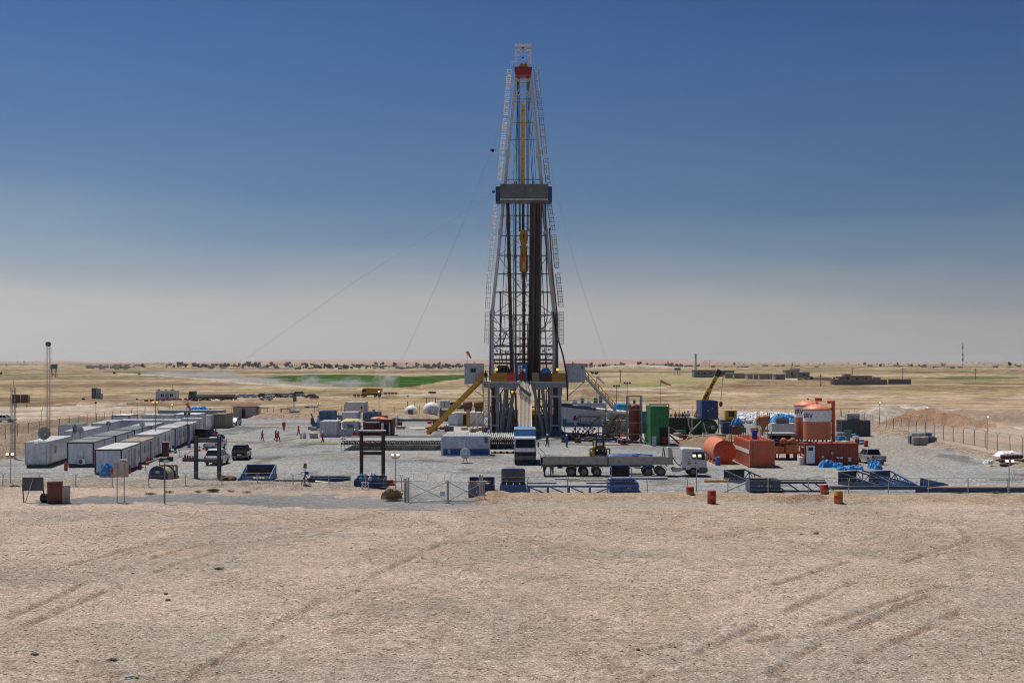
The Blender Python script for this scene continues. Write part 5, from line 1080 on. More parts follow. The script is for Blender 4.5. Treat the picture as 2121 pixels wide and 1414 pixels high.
s = 1 / ppm(1040); m = MB(); m.add([(-1.0, 0, .98), (.85, 0, 1.0), (.72, .25, 2.12), (-1.08, .25, 2.1), (-1.0, .03, .98), (.85, .03, 1.0), (.72, .28, 2.12), (-1.08, .28, 2.1)], [(0, 3, 2, 1), (4, 5, 6, 7), (0, 1, 5, 4), (1, 2, 6, 5), (2, 3, 7, 6), (3, 0, 4, 7)]); m.u('board', dgrey, t)
_m((-.85, 0, 0), (-1.0, .1, 1.5), .07).u('leg', rusty, t); _m((.9, 0, .1), (.75, .1, 1.5), .07).u('leg', rusty, t); _m((-.55, -.5, 0), (-.1, .2, 2.1), .05).u('stay', steel, t)
t = T('water_tank', 'small squat black plastic tank beside the rust red cabinet', 'tank', G(100, 1040)); MB().lathe([(.3, -.62), (.38, -.55), (.4, -.2), (.37, -.17), (.4, -.1), (.4, .3), (.37, .33), (.4, .4), (.36, .58), (.28, .62)], 18, (0, 0, .38), 'X').u('body', blackp, t)
t = T('metal_cabinet', 'rust red steel cabinet standing on the front gravel road', 'cabinet', G(114, 1041), .25); bev(_b(-.6, .6, -.4, .4, 0, 1.78).u('body', M('cabinet_rust_red', (.17, .045, .03), .6, dirt=.2, streak=.3), t), .02); _b(-.57, .57, -.43, -.4, .06, 1.7).u('door', MC['cabinet_rust_red'], t); _b(.4, .44, -.47, -.43, .8, 1.0).u('handle', dgrey, t); _b(-.62, .62, -.42, .42, 1.78, 1.82).u('top', rusty, t)
t = T('concrete_block', 'narrow pale upright concrete block right of the rust red cabinet', 'block', G(138, 1041), .2); bev(_b(-.26, .26, -.25, .25, 0, 1.5).u('body', conc, t), .02); _b(-.28, .28, -.27, .27, 1.5, 1.54).u('cap', lgrey, t)
t = T('panel_board', 'pale beige panel on two tall posts in front of the blue tarpaulin', 'panel', G(250.5, 1040))
for x in (-.31, .3): _t((x, -.06, 0), (x, -.06, 3.3), .045, 6).u('post', steel, t)
_b(-.66, .64, 0, .05, 2.15, 3.42).u('board', M('panel_beige', (.45, .41, .36), .7, dirt=.2), t); d = _b(-.12, .5, -.1, .25, 3.44, 3.66).u('lamp_box', white, t); _b(-.05, .45, -.12, -.1, 3.47, 3.55).u('lamp_glass', dgrey, d)
t = T('light_pole', 'grey lamp pole standing outside the fence in front of the yellow pipe stand', 'floodlight pole', G(341, 1043)); _t((0, 0, 0), (0, 0, 3.4), .07, 8).u('pole', M('pole_grey_brown', (.2, .19, .18), .6), t); MB().box((.1, .1, 3.55), (.5, .3, .2)).u('lamp_head', lgrey, t)
def shrub(label, p, r, h, n, mt, name='bush', cat_='bush'):
 m = MB()
 for k in range(n):
  a = random.uniform(0, 6.28); q = random.uniform(0, 1) ** .5; b = V((math.cos(a) * r * q * .5, math.sin(a) * r * q * .5, 0)); tp = b + V((math.cos(a) * r * q, math.sin(a) * r * q, h * random.uniform(.4, 1) * (1.1 - q * .6))); w_ = r * .05 + .012; sd_ = V((-math.sin(a), math.cos(a), 0)) * w_
  m.add([b - sd_, b + sd_, tp], [(0, 1, 2)])
  mid = b.lerp(tp, .6); m.add([mid, mid + V((random.uniform(-.2, .2) * r, random.uniform(-.2, .2) * r, .1 * h)), mid + V((random.uniform(-.1, .1) * r, random.uniform(-.1, .1) * r, .22 * h))], [(0, 1, 2)])
 o = m.u(name, mt, None, p); return tag(o, label, cat_)
straw_ = M('dry_straw', (.30, .215, .12), .9, var=.5, dirt=0, sc_=6); gsh = M('shrub_green', (.10, .14, .05), .8, var=.4, dirt=.1); dsh = M('shrub_dry', (.26, .23, .13), .85, var=.4)
o = tag(MB().ball((0, 0, .0), 1, 18, 10, (.95, .75, .85), .1).u('soil_heap', M('heap_soil', (.25, .17, .10), .95, var=.5, dirt=.2, bump=1, sc_=5), None, G(812, 1032)), 'brown heap of soil and dry stalks left of the entrance gate', 'heap')
shrub('dry stalks bristling on the soil heap left of the gate', G(812, 1036) + V((0, 0, .25)), .8, .95, 260, straw_, 'dry_stalks', 'dry stalks')
for k, (px, py, r, h, n, mt, lab) in enumerate(((441, 1018, .55, .42, 160, gsh, 'green bush on the sand strip in front of the steel frame'), (410, 1019, .4, .3, 60, dsh, 'dry bush left of the green bush on the sand strip'), (478, 1018, .35, .28, 60, dsh, 'small dry bush right of the green bush'), (512, 1020, .4, .25, 60, dsh, 'dry tuft farthest right on the sand strip'),
 (312, 1024, .5, .3, 70, dsh, 'dry tuft above the gravel road at left'), (350, 1020, .45, .28, 60, dsh, 'dry tuft right of the lamp pole outside the fence'), (1107, 1024, 1.0, .3, 160, gsh, 'sparse green weeds along the soil bank right of the gate'), (1140, 1027, 1.0, .28, 140, gsh, 'second patch of green weeds right of the gate'), (1065, 1020, .7, .3, 90, gsh, 'green weeds in front of the blue bin'), (453, 1178, .32, .14, 80, gsh, 'small green tuft alone on the foreground stones'), (233, 1367, .22, .12, 90, M('tuft_blue_green', (.07, .13, .09), .8), 'tiny blue green tuft low in the left foreground'),
 (241, 1091, .15, .16, 30, dsh, 'tiny dry sprig in the left foreground'), (740, 1223, .2, .1, 30, dsh, 'tiny dry tuft in the middle foreground'), (1985, 1020, .8, .2, 80, gsh, 'low green weeds before the rust brown beam'), (2060, 1021, .8, .2, 80, gsh, 'low green weeds near the right edge floodlights'))): shrub(lab, G(px, py), r, h, n, mt)
t = T('plastic_bottle', 'crushed blue plastic bottle lying on the foreground stones', 'bottle', G(268, 1403) + V((0, 0, .05)), .3); MB().lathe([(.03, -.17), (.045, -.15), (.04, -.05), (.047, .02), (.045, .09), (.018, .14), (.018, .17)], 10, (0, 0, 0), 'X').u('body', M('bottle_blue', (.30, .55, .68), .2, dirt=0), t); _t((.17, 0, 0), (.2, 0, 0), .022, 8).u('cap', blue, t)
shrub('pale green weed beside the blue bottle', G(283, 1404), .12, .08, 40, gsh)
for k, (px, py, s) in enumerate(((72, 1356, .13), (344, 1230, .1), (1040 - 692, 1243, .12), (1690, 1106, .17), (1660, 1107, .12), (275, 1188, .09), (1322, 1345, .08))):
 tag(MB().ball((0, 0, s * .3), s, 9, 6, (1.2, .9, .6), .2).u('stone', M('dark_stone', (.11, .085, .06), .9), None, G(px, py)), ('dark rock low in the left foreground', 'dark rock in the left middle foreground', 'second dark rock near the first in the left foreground', 'largest brown rock of the two right of centre', 'smaller brown rock beside the larger one right of centre', 'small dark rock at left mid foreground', 'small dark rock in the right foreground')[k], 'rock')
ob = M('drum_orange', (.50, .20, .035), .6, dirt=.25, rust=.3); rb = M('drum_red', (.30, .025, .018), .55, dirt=.2, rust=.15); rb2 = M('drum_band_red', (.48, .05, .02), .5, dirt=.15)
barrel('rusty red drum with an orange middle band, leftmost of the roadside four', G(1430.5, 1032), rb, h=1.02, r=.34, band=ob, tilt=(0, -.06)); barrel('red drum with a white smeared foot, second of the roadside four', G(1474, 1042), rb, h=1.08, r=.36, band=rb2)
barrel('rusty drum leaning under a loose pipe, third of the roadside four', G(1709, 1029), rb, h=1.08, r=.36, band=ob, tilt=(0, -.1)); barrel('orange drum with red bands, rightmost of the roadside four', G(1736.5, 1043), ob, h=1.1, r=.36, band=rb2)
thing1(_t((0, 0, 0), (1.1, 0, -.9), .04, 6), 'loose_pipe', steelw, 'thin pale pipe slung from the leaning drum', 'pipe', G(1716, 1030) + V((0, 0, .95)))
t = T('cable_reel', 'big cable reel with a dark blue flange lying by the left fence', 'cable reel', G(336, 998), -.35)
fl = [(math.cos(a) * 1.12, 1.12 * math.sin(a)) for a in np.linspace(-.12, math.pi + .12, 18)]
MB().lathe([(1.12, -.75), (1.15, -.72), (1.15, -.66), (1.12, -.63), (.2, -.62)], 26, (0, 0, .55), 'Y').u('flange', navy, t); MB().lathe([(1.12, .75), (1.12, .68)], 24, (0, 0, .55), 'Y').u('flange', navy, t); MB().lathe([(.98, -.62), (1.0, -.5), (.98, .6)], 26, (0, 0, .55), 'Y').u('wound_cable', M('cable_tan', (.36, .29, .2), .8, dirt=.3, streak=.4), t)
_b(-.2, .2, -.79, -.755, .95, 1.2).u('label_plate', lgrey, t)
for u in (.5, 1.5, 2.6): MB().box((math.cos(u) * .7, -.77, .55 + math.sin(u) * .7), (.3, .04, .16)).u('slot', black, t)
t = T('pipe_stand', 'yellow topped pipe stand beside the cable reel', 'stand', G(352, 994)); m = MB()
_m((-1, 0, 1.5), (.75, 0, 1.5), .2, .16).u('top_rail', M('stand_yellow', (.47, .36, .15), .6, dirt=.3), t)
for x, y in ((-.95, 0), (.35, -.1), (.75, 0), (.35, 1)): _m((x, y, 0), (x, y, 1.45), .1).u('leg', ochre if y == 0 else brown, t)
_m((-.9, 0, .1), (-.2, 0, 1.4), .07).beam((0, 0, .35), (.9, 0, .35), .2).u('brace', dgrey, t)
def gallows(label, pl, pr, py, top, bars, mt, wpx, lip=None):
 a, b = G(pl, py), G(pr, py); s = 1 / ppm(py); t = T('gallows', label, 'frame', ((a.x + b.x) / 2, a.y, 0)); W_ = (b.x - a.x) / 2; w_ = wpx * s; h = (py - top) * s
 for x in (-W_, W_):
  m = MB(); m.box((x, 0, h / 2), (w_, .06, h)); m.box((x - w_ / 2 + .03, .12, h / 2), (.06, .3, h)); m.box((x + w_ / 2 - .03, .12, h / 2), (.06, .3, h)); m.u('post', mt, t)
 for y0, y1 in bars: _b(-W_ + w_ / 2, W_ - w_ / 2, .0, .26, (py - y1) * s, (py - y0) * s).u('cross_beam', mt, t)
 if lip: _t((-W_ - .3, .1, h + .05), (W_ + .3, .1, h + .05), .11, 10).u('roller', steelw, t)
 for x in (-W_, W_): MB().box((x, .1, .04), (w_ * 1.7, .6, .08)).u('foot', mt, t)
 return t
gallows('grey steel H frame standing upright in front of the white off-road car', 405.5, 453.5, 991, 903, ((907, 916), (950, 956)), M('frame_grey', (.12, .122, .125), .6, dirt=.15, rust=.1), 7.5)
gallows('dark brown steel H frame with a pale roller on top', 748.5, 793.5, 995, 893, ((917, 924), (935, 942)), brown, 7, True)
def truss_side(m, a, b, h0, h1, n, w=.1):
 a, b = V(a), V(b); u = V((0, 0, 1))
 m.beam(a, b, w, w * 1.3); m.beam(a + u * h0, b + u * h1, w, w * 1.3)
 for k in range(n + 1):
  p = a.lerp(b, k / n); h = h0 + (h1 - h0) * k / n; m.beam(p, p + u * h, w * .7)
  if k < n: q = a.lerp(b, (k + 1) / n); hq = h0 + (h1 - h0) * (k + 1) / n; (m.beam(p, q + u * hq, w * .6) if k % 2 else m.beam(p + u * h, q, w * .6))
def ramp_skid(label, loc, L, W, h, mt, taper=-1, back=True, rz=0, cat_='skid', floor=True, ramp=0, endm=None):
 """open truss skid: long sides are trusses; one end lower"""
 t = T('truss_skid', label, cat_, loc, rz); a, b = L / 2, W / 2; h0, h1 = (h if taper > 0 else .12, .12 if taper > 0 else h) if taper else (h, h)
 for y in (-b, b):
  m = MB(); truss_side(m, (-a, y, .12), (a, y, .12), h0, h1, max(3, round(L / .8))); m.u('side_truss', mt, t)
 e = a if taper <= 0 else -a
 if back: _b(e - .05, e + .05, -b + .05, b - .05, .1, h + .1).u('end_plate', endm or mt, t)
 if back: _m((e, -b, h + .1), (e, b, h + .1), .12).u('end_rail', mt, t)
 _b(-a, a, -b - .1, -b - .02, 0, .3).u('base_beam', mt, t); _b(-a, a, b + .02, b + .1, 0, .3).u('base_beam', mt, t)
 if floor:
  for k in range(5): x = -a + .4 + k * (L - .8) / 4; _b(x - .06, x + .06, -b + .02, b - .02, .05, .2).u('floor_joist', mt, t)
  _b(-a + .1, a - .1, -b + .1, b - .1, .0, .04).u('floor_plate', dgrey, t)
 return t
tb_ = M('truss_blue', (.05, .14, .33), .5, dirt=.12, rust=.08); tk = M('truss_dark_slate', (.05, .085, .14), .5, dirt=.15, rust=.1)
p = G(520, 997); ramp_skid('blue truss skid with a tall far end and planks inside, by the grey frame', p + V((.15, 2.6, 0)), 5.4, 3.0, 1.15, tb_, -1, rz=R90 + .05, endm=M('plate_dark_brown', (.06, .05, .045), .7, dirt=.15))
for k in range(4): thing1(MB().box((0, 0, 0), (.2, 1.8, .07)), 'plank', wood, 'brown plank lying inside the left blue truss skid', 'plank', p + V((.1 + k * .3, 1.2, .25)), .2, 'planks in the blue skid')
p = G(437, 0 + 1000); tag(MB().ball((0, 0, .25), .55, 12, 6, (1.6, .8, .6), .2).u('scrap_pile', rusty, None, G(470, 996)), 'rusty scrap pile beside the blue truss skid', 'scrap')
m = MB(); m.bb(-2.0, 2.0, -.4, .4, 0, .12)
p = G(681, 1008); t = T('trough', 'low dark blue trough with loose pipes behind the tripod', 'trough', p + V((0, .4, 0)))
_b(-1.95, 1.95, -.75, -.67, .1, .85).bb(-1.95, -1.87, -.67, .67, .1, .85).u('side_plate', navy, t); _b(-1.95, 1.95, .67, .75, .1, .95).bb(1.87, 1.95, -.67, .67, .1, .95).u('side_plate', navy, t); _b(-1.9, 1.9, -.7, .7, 0, .1).u('floor', dgrey, t)
for x0_, x1_, z in ((-1.2, .2, .5), (.2, 1.6, .35)): thing1(_t((x0_, 0, z), (x1_, -.4, z - .1), .17, 10), 'fitting', steelw, 'pale steel fitting lying across the low blue trough, %s' % ('left' if x0_ < 0 else 'right'), 'pipe fitting', p + V((0, -.5, 0)))
thing1(_m((0, 0, .1), (7.5, 0, .1), .14), 'steel_beam', navy, 'thin dark blue beam lying between the truss skid and the trough', 'beam', G(565, 997))
t = T('monitor_tripod', 'tripod with a blue solar panel and a grey red topped box on the stony bank', 'instrument', G(632, 1012))
for a in (.4, 2.5, 4.6): _m((math.cos(a) * .75, math.sin(a) * .5, 0), (0, 0, 1.35), .06).u('leg', rusty, t)
_t((0, 0, 0), (0, 0, 2.0), .04, 8).u('mast', steel, t); MB().box((0, -.2, 1.5), (.72, .45, .07), R=Matrix.Rotation(.5, 3, 'X')).u('solar_panel', blue, t); _b(-.15, .15, -.12, .12, 1.95, 2.3).u('sensor_box', dgrey, t); _b(-.11, .11, -.1, .1, 2.3, 2.42).u('red_cap', red, t)
for a in (.4, 2.5, 4.6): thing1(MB().ball((0, 0, .08), .2, 8, 5, (1.2, 1, .6), .1), 'sand_bag', tan, 'tan sand bag weighting a foot of the tripod', 'sandbag', G(632, 1012) + V((math.cos(a) * .75, math.sin(a) * .5, 0)), 0, 'sandbags on the tripod feet')
def basket(label, pl, pr, py, h, dep, mt, text=None, z=0, hback=None, slope=.12):
 a, b = G(pl, py), G(pr, py); L = b.x - a.x; t = T('cargo_basket', label, 'basket', ((a.x + b.x) / 2, a.y + dep / 2, z)); x, y = L / 2, dep / 2; hb = hback or h
 _b(-x, x, -y, -y + .07, .08, h).u('front_panel', mt, t); _b(-x, x, y - .07, y, .08, hb).u('back_panel', mt, t)
 for s in (-1, 1): MB().prism([(-y + .07, .08), (y - .07, .08), (y - .07, hb), (-y + .07, h)], s * x - (.07 if s > 0 else 0), s * x + (.07 if s < 0 else 0), 'X').u('side_panel', mt, t)
 _b(-x + .07, x - .07, -y + .07, y - .07, .06, .12).u('floor', dgrey, t)
 for zz in (.12, h - .06): _b(-x, x, -y - .04, -y - .002, zz - .05, zz + .05).u('rim_beam', mt, t)
 for k in range(4): xx = -x + .06 + k * (L - .12) / 3; _b(xx - .05, xx + .05, -y - .035, -y - .002, .18, h - .12).u('rib', mt, t)
 if text: lettering(t, text, (0, -y - .05, h * .52), .34, whitec)
 return t
def lettering(parent, s, loc, size, mt, rz=0, rx=R90, name='lettering', depth=.004):
 cu = bpy.data.curves.new(name, 'FONT'); cu.body = s; cu.size = size; cu.align_x = 'CENTER'; cu.align_y = 'CENTER'; cu.extrude = depth; cu.resolution_u = 2
 o = bpy.data.objects.new('tmp_text', cu); LK(o); dg = bpy.context.evaluated_depsgraph_get(); me = bpy.data.meshes.new_from_object(o.evaluated_get(dg)); bpy.data.objects.remove(o)
 me.materials.clear(); me.materials.append(mt); o = bpy.data.objects.new(name, me); LK(o); o.parent = parent; o.location = loc; o.rotation_euler = (rx, 0, rz); return o
basket('dark blue cargo basket with flared sides full of blue canisters', 733, 794, 1013, .85, 3.4, navy, None, hback=1.0)
for k in range(9):
 q = G(745 + (k % 5) * 9.5, 1009) + V((0, 1 + (k // 5) * 1.1 + random.uniform(-.2, .2), 0)); mt = (cyan, sblue, whitec, blue, dgrey)[k % 5]
 o = MB().lathe([(.16, 0), (.18, .05), (.18, .6), (.1, .75), (.05, .8), (.05, .92)], 10).u('canister', mt, None, q + V((0, 0, .15 + .2 * (k % 2)))); tag(o, 'round shouldered canister in the dark blue basket, %s from left, %s row' % (nth(k % 5 + 1), ('front', 'back')[k // 5]), 'canister', 'canisters in the dark blue basket')
t = T('trestle', 'small white wooden trestle leaning in front of the dark blue basket', 'trestle', G(756, 1015))
for x in (-.33, .33): _m((x, 0, 0), (x * .8, .1, .72), .06).u('leg', whitec, t)
_m((-.38, .08, .72), (.38, .08, .72), .08).beam((-.33, 0, .1), (.28, .05, .6), .05).beam((.33, 0, .1), (-.28, .05, .6), .05).u('brace', whitec, t)
t = T('red_pump', 'red pump unit lying right of the dark blue basket', 'pump', G(808, 1005)); _b(-.6, .5, -.3, .3, .05, .22).u('base', red, t); _t((-.5, 0, .4), (.3, 0, .4), .2, 12).u('body', red, t); _t((.3, 0, .4), (1.4, 0, .38), .05, 6).u('outlet_pipe', rusty, t)
basket('dark blue basket heaped with rusty fittings behind the right gate leaf', 970, 1024, 1033, 1.25, 2.6, navy, None, hback=1.7)
lettering(bpy.data.objects['cargo_basket.001'], 'A N A P', (0, -1.36, .62), .3, whitec)
fm = [rusty, red, dred, steelw]
for k in range(34):
 q = G(974 + (k % 9) * 5.2, 1030) + V((random.uniform(-.1, .1), .5 + (k // 9) * .5, 1.0 + random.uniform(0, .35))); a = random.uniform(0, 3.1)
 o = _t((-.16, 0, 0), (.16, 0, 0), .07, 7).tube((-.18, 0, 0), (-.13, 0, 0), .1, 7).tube((.13, 0, 0), (.18, 0, 0), .1, 7).u('fitting', fm[k % 4], None, q, a); tag(o, 'rusty fitting heaped in the gate basket, %s from left, %s row back' % (nth(k % 9 + 1), nth(k // 9 + 1)), 'fitting', 'fittings heaped in the gate basket')
t = T('open_bin', 'blue skip with a raised dark lid right of the gate', 'skip', G(1063, 1021) + V((0, .9, 0)))
_b(-1.22, 1.22, -.9, -.82, .35, .72).u('front_panel', tb_, t); _b(-1.3, 1.3, -.98, -.9, 0, .34).u('base_beam', tb_, t); _b(-1.1, 1.1, .75, .83, .3, 2.05).u('raised_lid', dgrey, t); _b(-1.2, -1.1, -.82, .83, .1, .75).u('side_panel', navy, t); _b(1.1, 1.2, -.82, .83, .1, .75).u('side_panel', navy, t); _b(-1.1, 1.1, -.8, .7, .3, .34).u('floor', navy, t)
_m((-1.0, .7, 2.07), (1.0, .7, 2.07), .1).u('lid_edge', tb_, t)
for x in (-.6, 0, .6): _m((x, -.8, .78), (x, .6, .78), .06).u('bar', lgrey, t)
t = T('flat_truss', 'long flat blue truss lying on its side from the blue skip to the tray', 'truss', G(1208, 1023)); m = MB()
_b(-5.1, 5.1, -.05, .12, .62, .78).u('top_chord', tb_, t)
for xa_, xb_ in ((-5, -2.4), (.3, 2.8), (2.9, 5)): _b(xa_, xb_, .2, .3, .92, 1.02).u('upper_rail', navy, t)
for x in (-4.9, -3.2, -1.3, .6, 2.7, 4.8): _b(x - .1, x + .1, 0, .1, 0, .6).u('upright', tb_, t)
for a, b in ((-4.8, -3.4), (-2.9, -1.6), (-1.1, .2), (2.5, 1.0), (2.9, 4.4)): _m((a, .05, .6), (b, .05, .05), .1).u('diagonal', tb_, t)
basket('blue tray marked 02 with a raised wedge frame at its back', 1263, 1323, 1019, .82, 3.6, blue, None, hback=.9)
lettering(bpy.data.objects['cargo_basket.002'], '02', (.45, -1.85, .45), .42, whitec)
t = T('wedge_frame', 'blue open wedge frame resting in the tray marked 02', 'frame', G(1287, 1010) + V((0, .6, .9))); m = MB()
for s in (-1, 1): _m((s * .95, -1.1, 0), (s * .95, -.6, .95), .08).beam((s * .95, -1.1, 0), (s * .9, 1.2, .2), .08).beam((s * .95, -.6, .95), (s * .9, 1.2, 1.0), .07).u('side_frame', tb_, t)
_b(-.95, .95, 1.15, 1.22, .0, 1.05).u('dark_panel', black, t); _m((-.95, 1.2, 1.1), (.95, 1.2, 1.1), .08).u('top_bar', tb_, t)
for k, (pa, pb, py, r, mt, lab) in enumerate(((1150, 1200, 993, .09, steelw, 'pale pipe lying behind the flat blue truss'), (1172, 1275, 996, .08, tan, 'thin tan pipe lying behind the flat blue truss'), (1268, 1382, 992.5, .15, lgrey, 'long grey pipe on the gravel in front of the trailer'), (1160, 1250, 991, .07, whitec, 'white pipe lying nearest the trailer'), (1458, 1516, 998, .13, yellow, 'yellow pipe lying left of the dark truss walkway'), (1017, 1064, 939, .14, ochre, 'ochre beam lying between the white container and the blue tarp truck'), (640, 700, 919, .09, M('pipe_yellow', (.62, .5, .2), .6), 'yellow pipe on the gravel by the container doors'), (860, 880, 890, .06, rusty, 'thin rusty pipe before the wellhead slab'))):
 a, b = G(pa, py), G(pb, py); m = MB(); m.tube((0, 0, r), (b.x - a.x, 0, r), r, 8)
 if k == 5:
  for q in range(4): thing1(_b(-.16, .16, -.152, .152, -.15, .155), 'black_wrap', black, 'black wrap round the ochre beam', 'wrap', V((a.x + .5 + q * .8, a.y, r)), 0, 'black wraps on the ochre beam')
 thing1(m, 'loose_pipe', mt, lab, 'pipe', a)
p = G(1560, 1003); ramp_skid('dark slate truss walkway section sloping down to the right', p + V((-.2, 1.9, 0)), 4.2, 2.5, 1.0, tk, -1, rz=R90 + .5, endm=MC['plate_dark_brown'])
p = G(1600, 1021); t = basket('slate coloured box truss with stencilled number at the front of the walkways', 1553, 1617, 1020, 1.15, 2.2, tk, None); lettering(t, 'X 9   B-01', (0, -1.16, .6), .34, lgrey)
thing1(_b(-1, 1, -.7, .7, 0, .06), 'grating', wood, 'tan wooden grating lying inside the slate box truss', 'grating', G(1585, 1014) + V((0, .8, 1.0)))
for px, lab in ((1520, 'pair of pale angle bars sloping up to the slate box truss'),):
 t = T('ladder_rails', lab, 'rails', G(1500, 1020))
 for y in (0, .35): _m((0, y, .05), (2.1, y + .3, .9), .1).u('rail', steelw, t)
p = G(1660, 1018); t = T('flat_truss', 'slate blue flat truss lying right of the box truss', 'truss', p)
_b(-2.7, 2.3, -.05, .1, .75, .95).u('top_chord', tk, t); _b(-2.7, 2.3, .5, .6, .95, 1.1).u('rear_chord', lgrey, t)
for a, b in ((-2.5, -1.5), (-1.2, -.2), (.1, 1.1), (1.3, 2.2)): _m((a, 0, .75), (b, 0, .05), .12).u('diagonal', tk, t)
_b(-2.7, 2.3, -.05, .1, 0, .15).u('bottom_chord', tk, t)
t = T('long_beam', 'long slate blue beam running under the right walkway along the fence', 'beam', G(1830, 1019)); _b(-5.6, 4.0, -.1, .15, .25, .5).u('web', tk, t); _b(-5.6, 4.0, -.16, .2, .5, .56).u('flange', navy, t)
p = G(1810, 1009); ramp_skid('dark slate truss walkway with a sloping top rail, right group, left half', p + V((-.2, 1.6, 0)), 4.8, 2.6, 1.1, tk, -1, rz=R90 + .62, endm=MC['plate_dark_brown'])
p = G(1862, 1009); ramp_skid('blue truss walkway section at the right end of the right group', p + V((0, 2.0, 0)), 4.0, 2.3, 1.1, tb_, -1, rz=R90 + .35, endm=MC['plate_dark_brown'])
t = T('diagonal_rail', 'long dark rail sloping down across the right walkways', 'rail', G(1810, 1012)); _m((-1.2, -.3, 1.75), (4.0, -1.6, .35), .18, .14).u('rail', tk, t)
p = G(1930, 1010); t = T('ramp_plate', 'small blue ramp wedge lying right of the walkways', 'ramp', p); MB().prism([(-.8, .0), (-.75, .85), (1.6, .35), (1.6, .25)], 0, .1).u('side_plate', tb_, t); MB().prism([(-.8, .0), (-.75, .85), (1.6, .35), (1.6, .25)], 1.0, 1.1).u('side_plate', navy, t)
t = T('long_beam', 'rust brown long beam lying along the fence at the right edge', 'beam', G(2035, 1019)); _b(-4.6, 6.2, -.05, 1.0, .3, .42).u('top_plate', M('beam_rust_brown', (.17, .085, .06), .8, dirt=.3, rust=.3), t); _b(-6.2, 6.2, -.15, -.05, 0, .34).u('web', navy, t)
t = T('tube_frame', 'white tubular frame standing at the right edge of the yard', 'frame', G(2108, 997)); 
for q in (((-.6, 0, 0), (-.4, 0, 1.2)), ((-.6, 0, 1.2), (1.6, 0, 1.2)), ((-.6, .8, 0), (1.6, .8, 0)), ((.0, .8, 0), (-.4, 0, 1.2)), ((1.4, 0, 0), (1.4, 0, 1.2))): _t(q[0], q[1], .05, 6).u('tube', whitec, t)
thing1(_t((0, 0, .06), (3.4, 0, .06), .05, 6), 'loose_pipe', rusty, 'thin rusty pipe on the gravel left of the white tube frame', 'pipe', G(2050, 994))
brd = M('bundle_maroon', (.075, .018, .03), .7, dirt=.15)
for k in range(22):
 q = G(2076 + (k % 8) * 7.5, 966 - (k // 8) * 3.5) + V((0, 0, .18 + (k // 8) * .3)); o = MB().ball((0, 0, 0), .34, 9, 6, (1.15, .8, .75), .12).u('bundle', brd, None, q, random.uniform(0, 3)); tag(o, 'dark maroon bundle in the right edge heap, %s from left, %s layer' % (nth(k % 8 + 1), nth(k // 8 + 1)), 'bundle', 'maroon bundles heaped at the right')
tarp('white sheet thrown over the maroon bundles at the right edge', G(2088, 957) + V((0, 0, .8)), (3.2, 2, .8), 21, whitec); tarp('crumpled white sheet lying alone left of the maroon bundles', G(2048, 960), (1.4, 1, .7), 22, whitec); tarp('flat tan sheet on the gravel below the white sheet', G(2056, 966), (1.5, .8, .3), 23, tan)
def truck_cab(t, x, W, Hh, paint, L=2.2, z0=.55, front=1):
 """cab at local x..x+L, x forward"""
 b = W / 2; a0, a1 = x, x + L
 prof = [(a0, z0), (a1 - .02, z0), (a1, z0 + .5), (a1 - .05, z0 + 1.1), (a1 - .3, Hh - .22), (a1 - .42, Hh - .05), (a0 + .1, Hh), (a0, Hh - .1)]
 bev(MB().prism(prof, -b, b).u('cab', paint, t), .06, 3)
 c = t.children[-1] if False else bpy.data.objects[[o.name for o in bpy.data.objects if o.parent == t][-1]]
 MB().add([(a1 - .055, -b + .12, z0 + 1.15), (a1 - .055, b - .12, z0 + 1.15), (a1 - .28, b - .16, Hh - .26), (a1 - .28, -b + .16, Hh - .26)], [(0, 1, 2, 3)]).u('windscreen', glass, t).location = (.03, 0, 0)
 for s in (-1, 1):
  y = s * (b + .006); w_ = MB().prism([(a1 - 1.5, z0 + 1.12), (a1 - .14, z0 + 1.02), (a1 - .34, Hh - .36), (a1 - 1.5, Hh - .36)], y, y + s * .01).u('side_window', glass, t)
  m = MB(); m.bb(a1 - 1.22, a1 - 1.2, min(y, y + s * .012), max(y, y + s * .012), z0 + .1, Hh - .36); m.bb(a1 - .12, a1 - .1, min(y, y + s * .012), max(y, y + s * .012), z0 + .1, z0 + 1.0); m.bb(a1 - 1.2, a1 - .12, min(y, y + s * .012), max(y, y + s * .012), z0 + .1, z0 + .12); m.u('door_gap', black, t)
  MB().box((a1 - .35, s * (b + .03), z0 + .95), (.16, .04, .05)).u('door_handle', black, t)
  m = MB(); m.beam((a1 - .05, s * b, Hh - .5), (a1 + .1, s * (b + .25), Hh - .5), .04); m.box((a1 + .1, s * (b + .26), Hh - .85), (.1, .2, .55)); m.u('wing_mirror', blackp, t)
  MB().box((a1 + .03, s * (b - .3), z0 + .02), (.06, .4, .2)).u('headlight', headl, t)
 m = MB(); m.bb(a1 - .1, a1 + .1, -b + .02, b - .02, z0 - .25, z0 + .2); bev(m.u('bumper', dgrey, t), .03)
 m = MB()
 for k in range(4): m.bb(a1 - .01, a1 + .05, -b + .45, b - .45, z0 + .3 + k * .16, z0 + .4 + k * .16)
 m.u('grille', black, t); return c
t = T('flatbed_truck', 'white cab truck with a long low sided grey flatbed trailer parked side on', 'truck', G(1291, 987) + V((0, 1.25, 0)))
k_ = 1 / ppm(987); fx = lambda px: (px - 1291) * k_
c = truck_cab(t, fx(1413), 2.5, 2.95, whitec if False else M('truck_white', (.60, .615, .63), .35, dirt=.25, streak=.2, var=.04), L=fx(1464) - fx(1413), z0=.72)
b = 1.25
m = MB()
for k in range(5): m.bb(fx(1420), fx(1434), -b - .02, -b - .005, 1.6 + k * .22, 1.66 + k * .22)
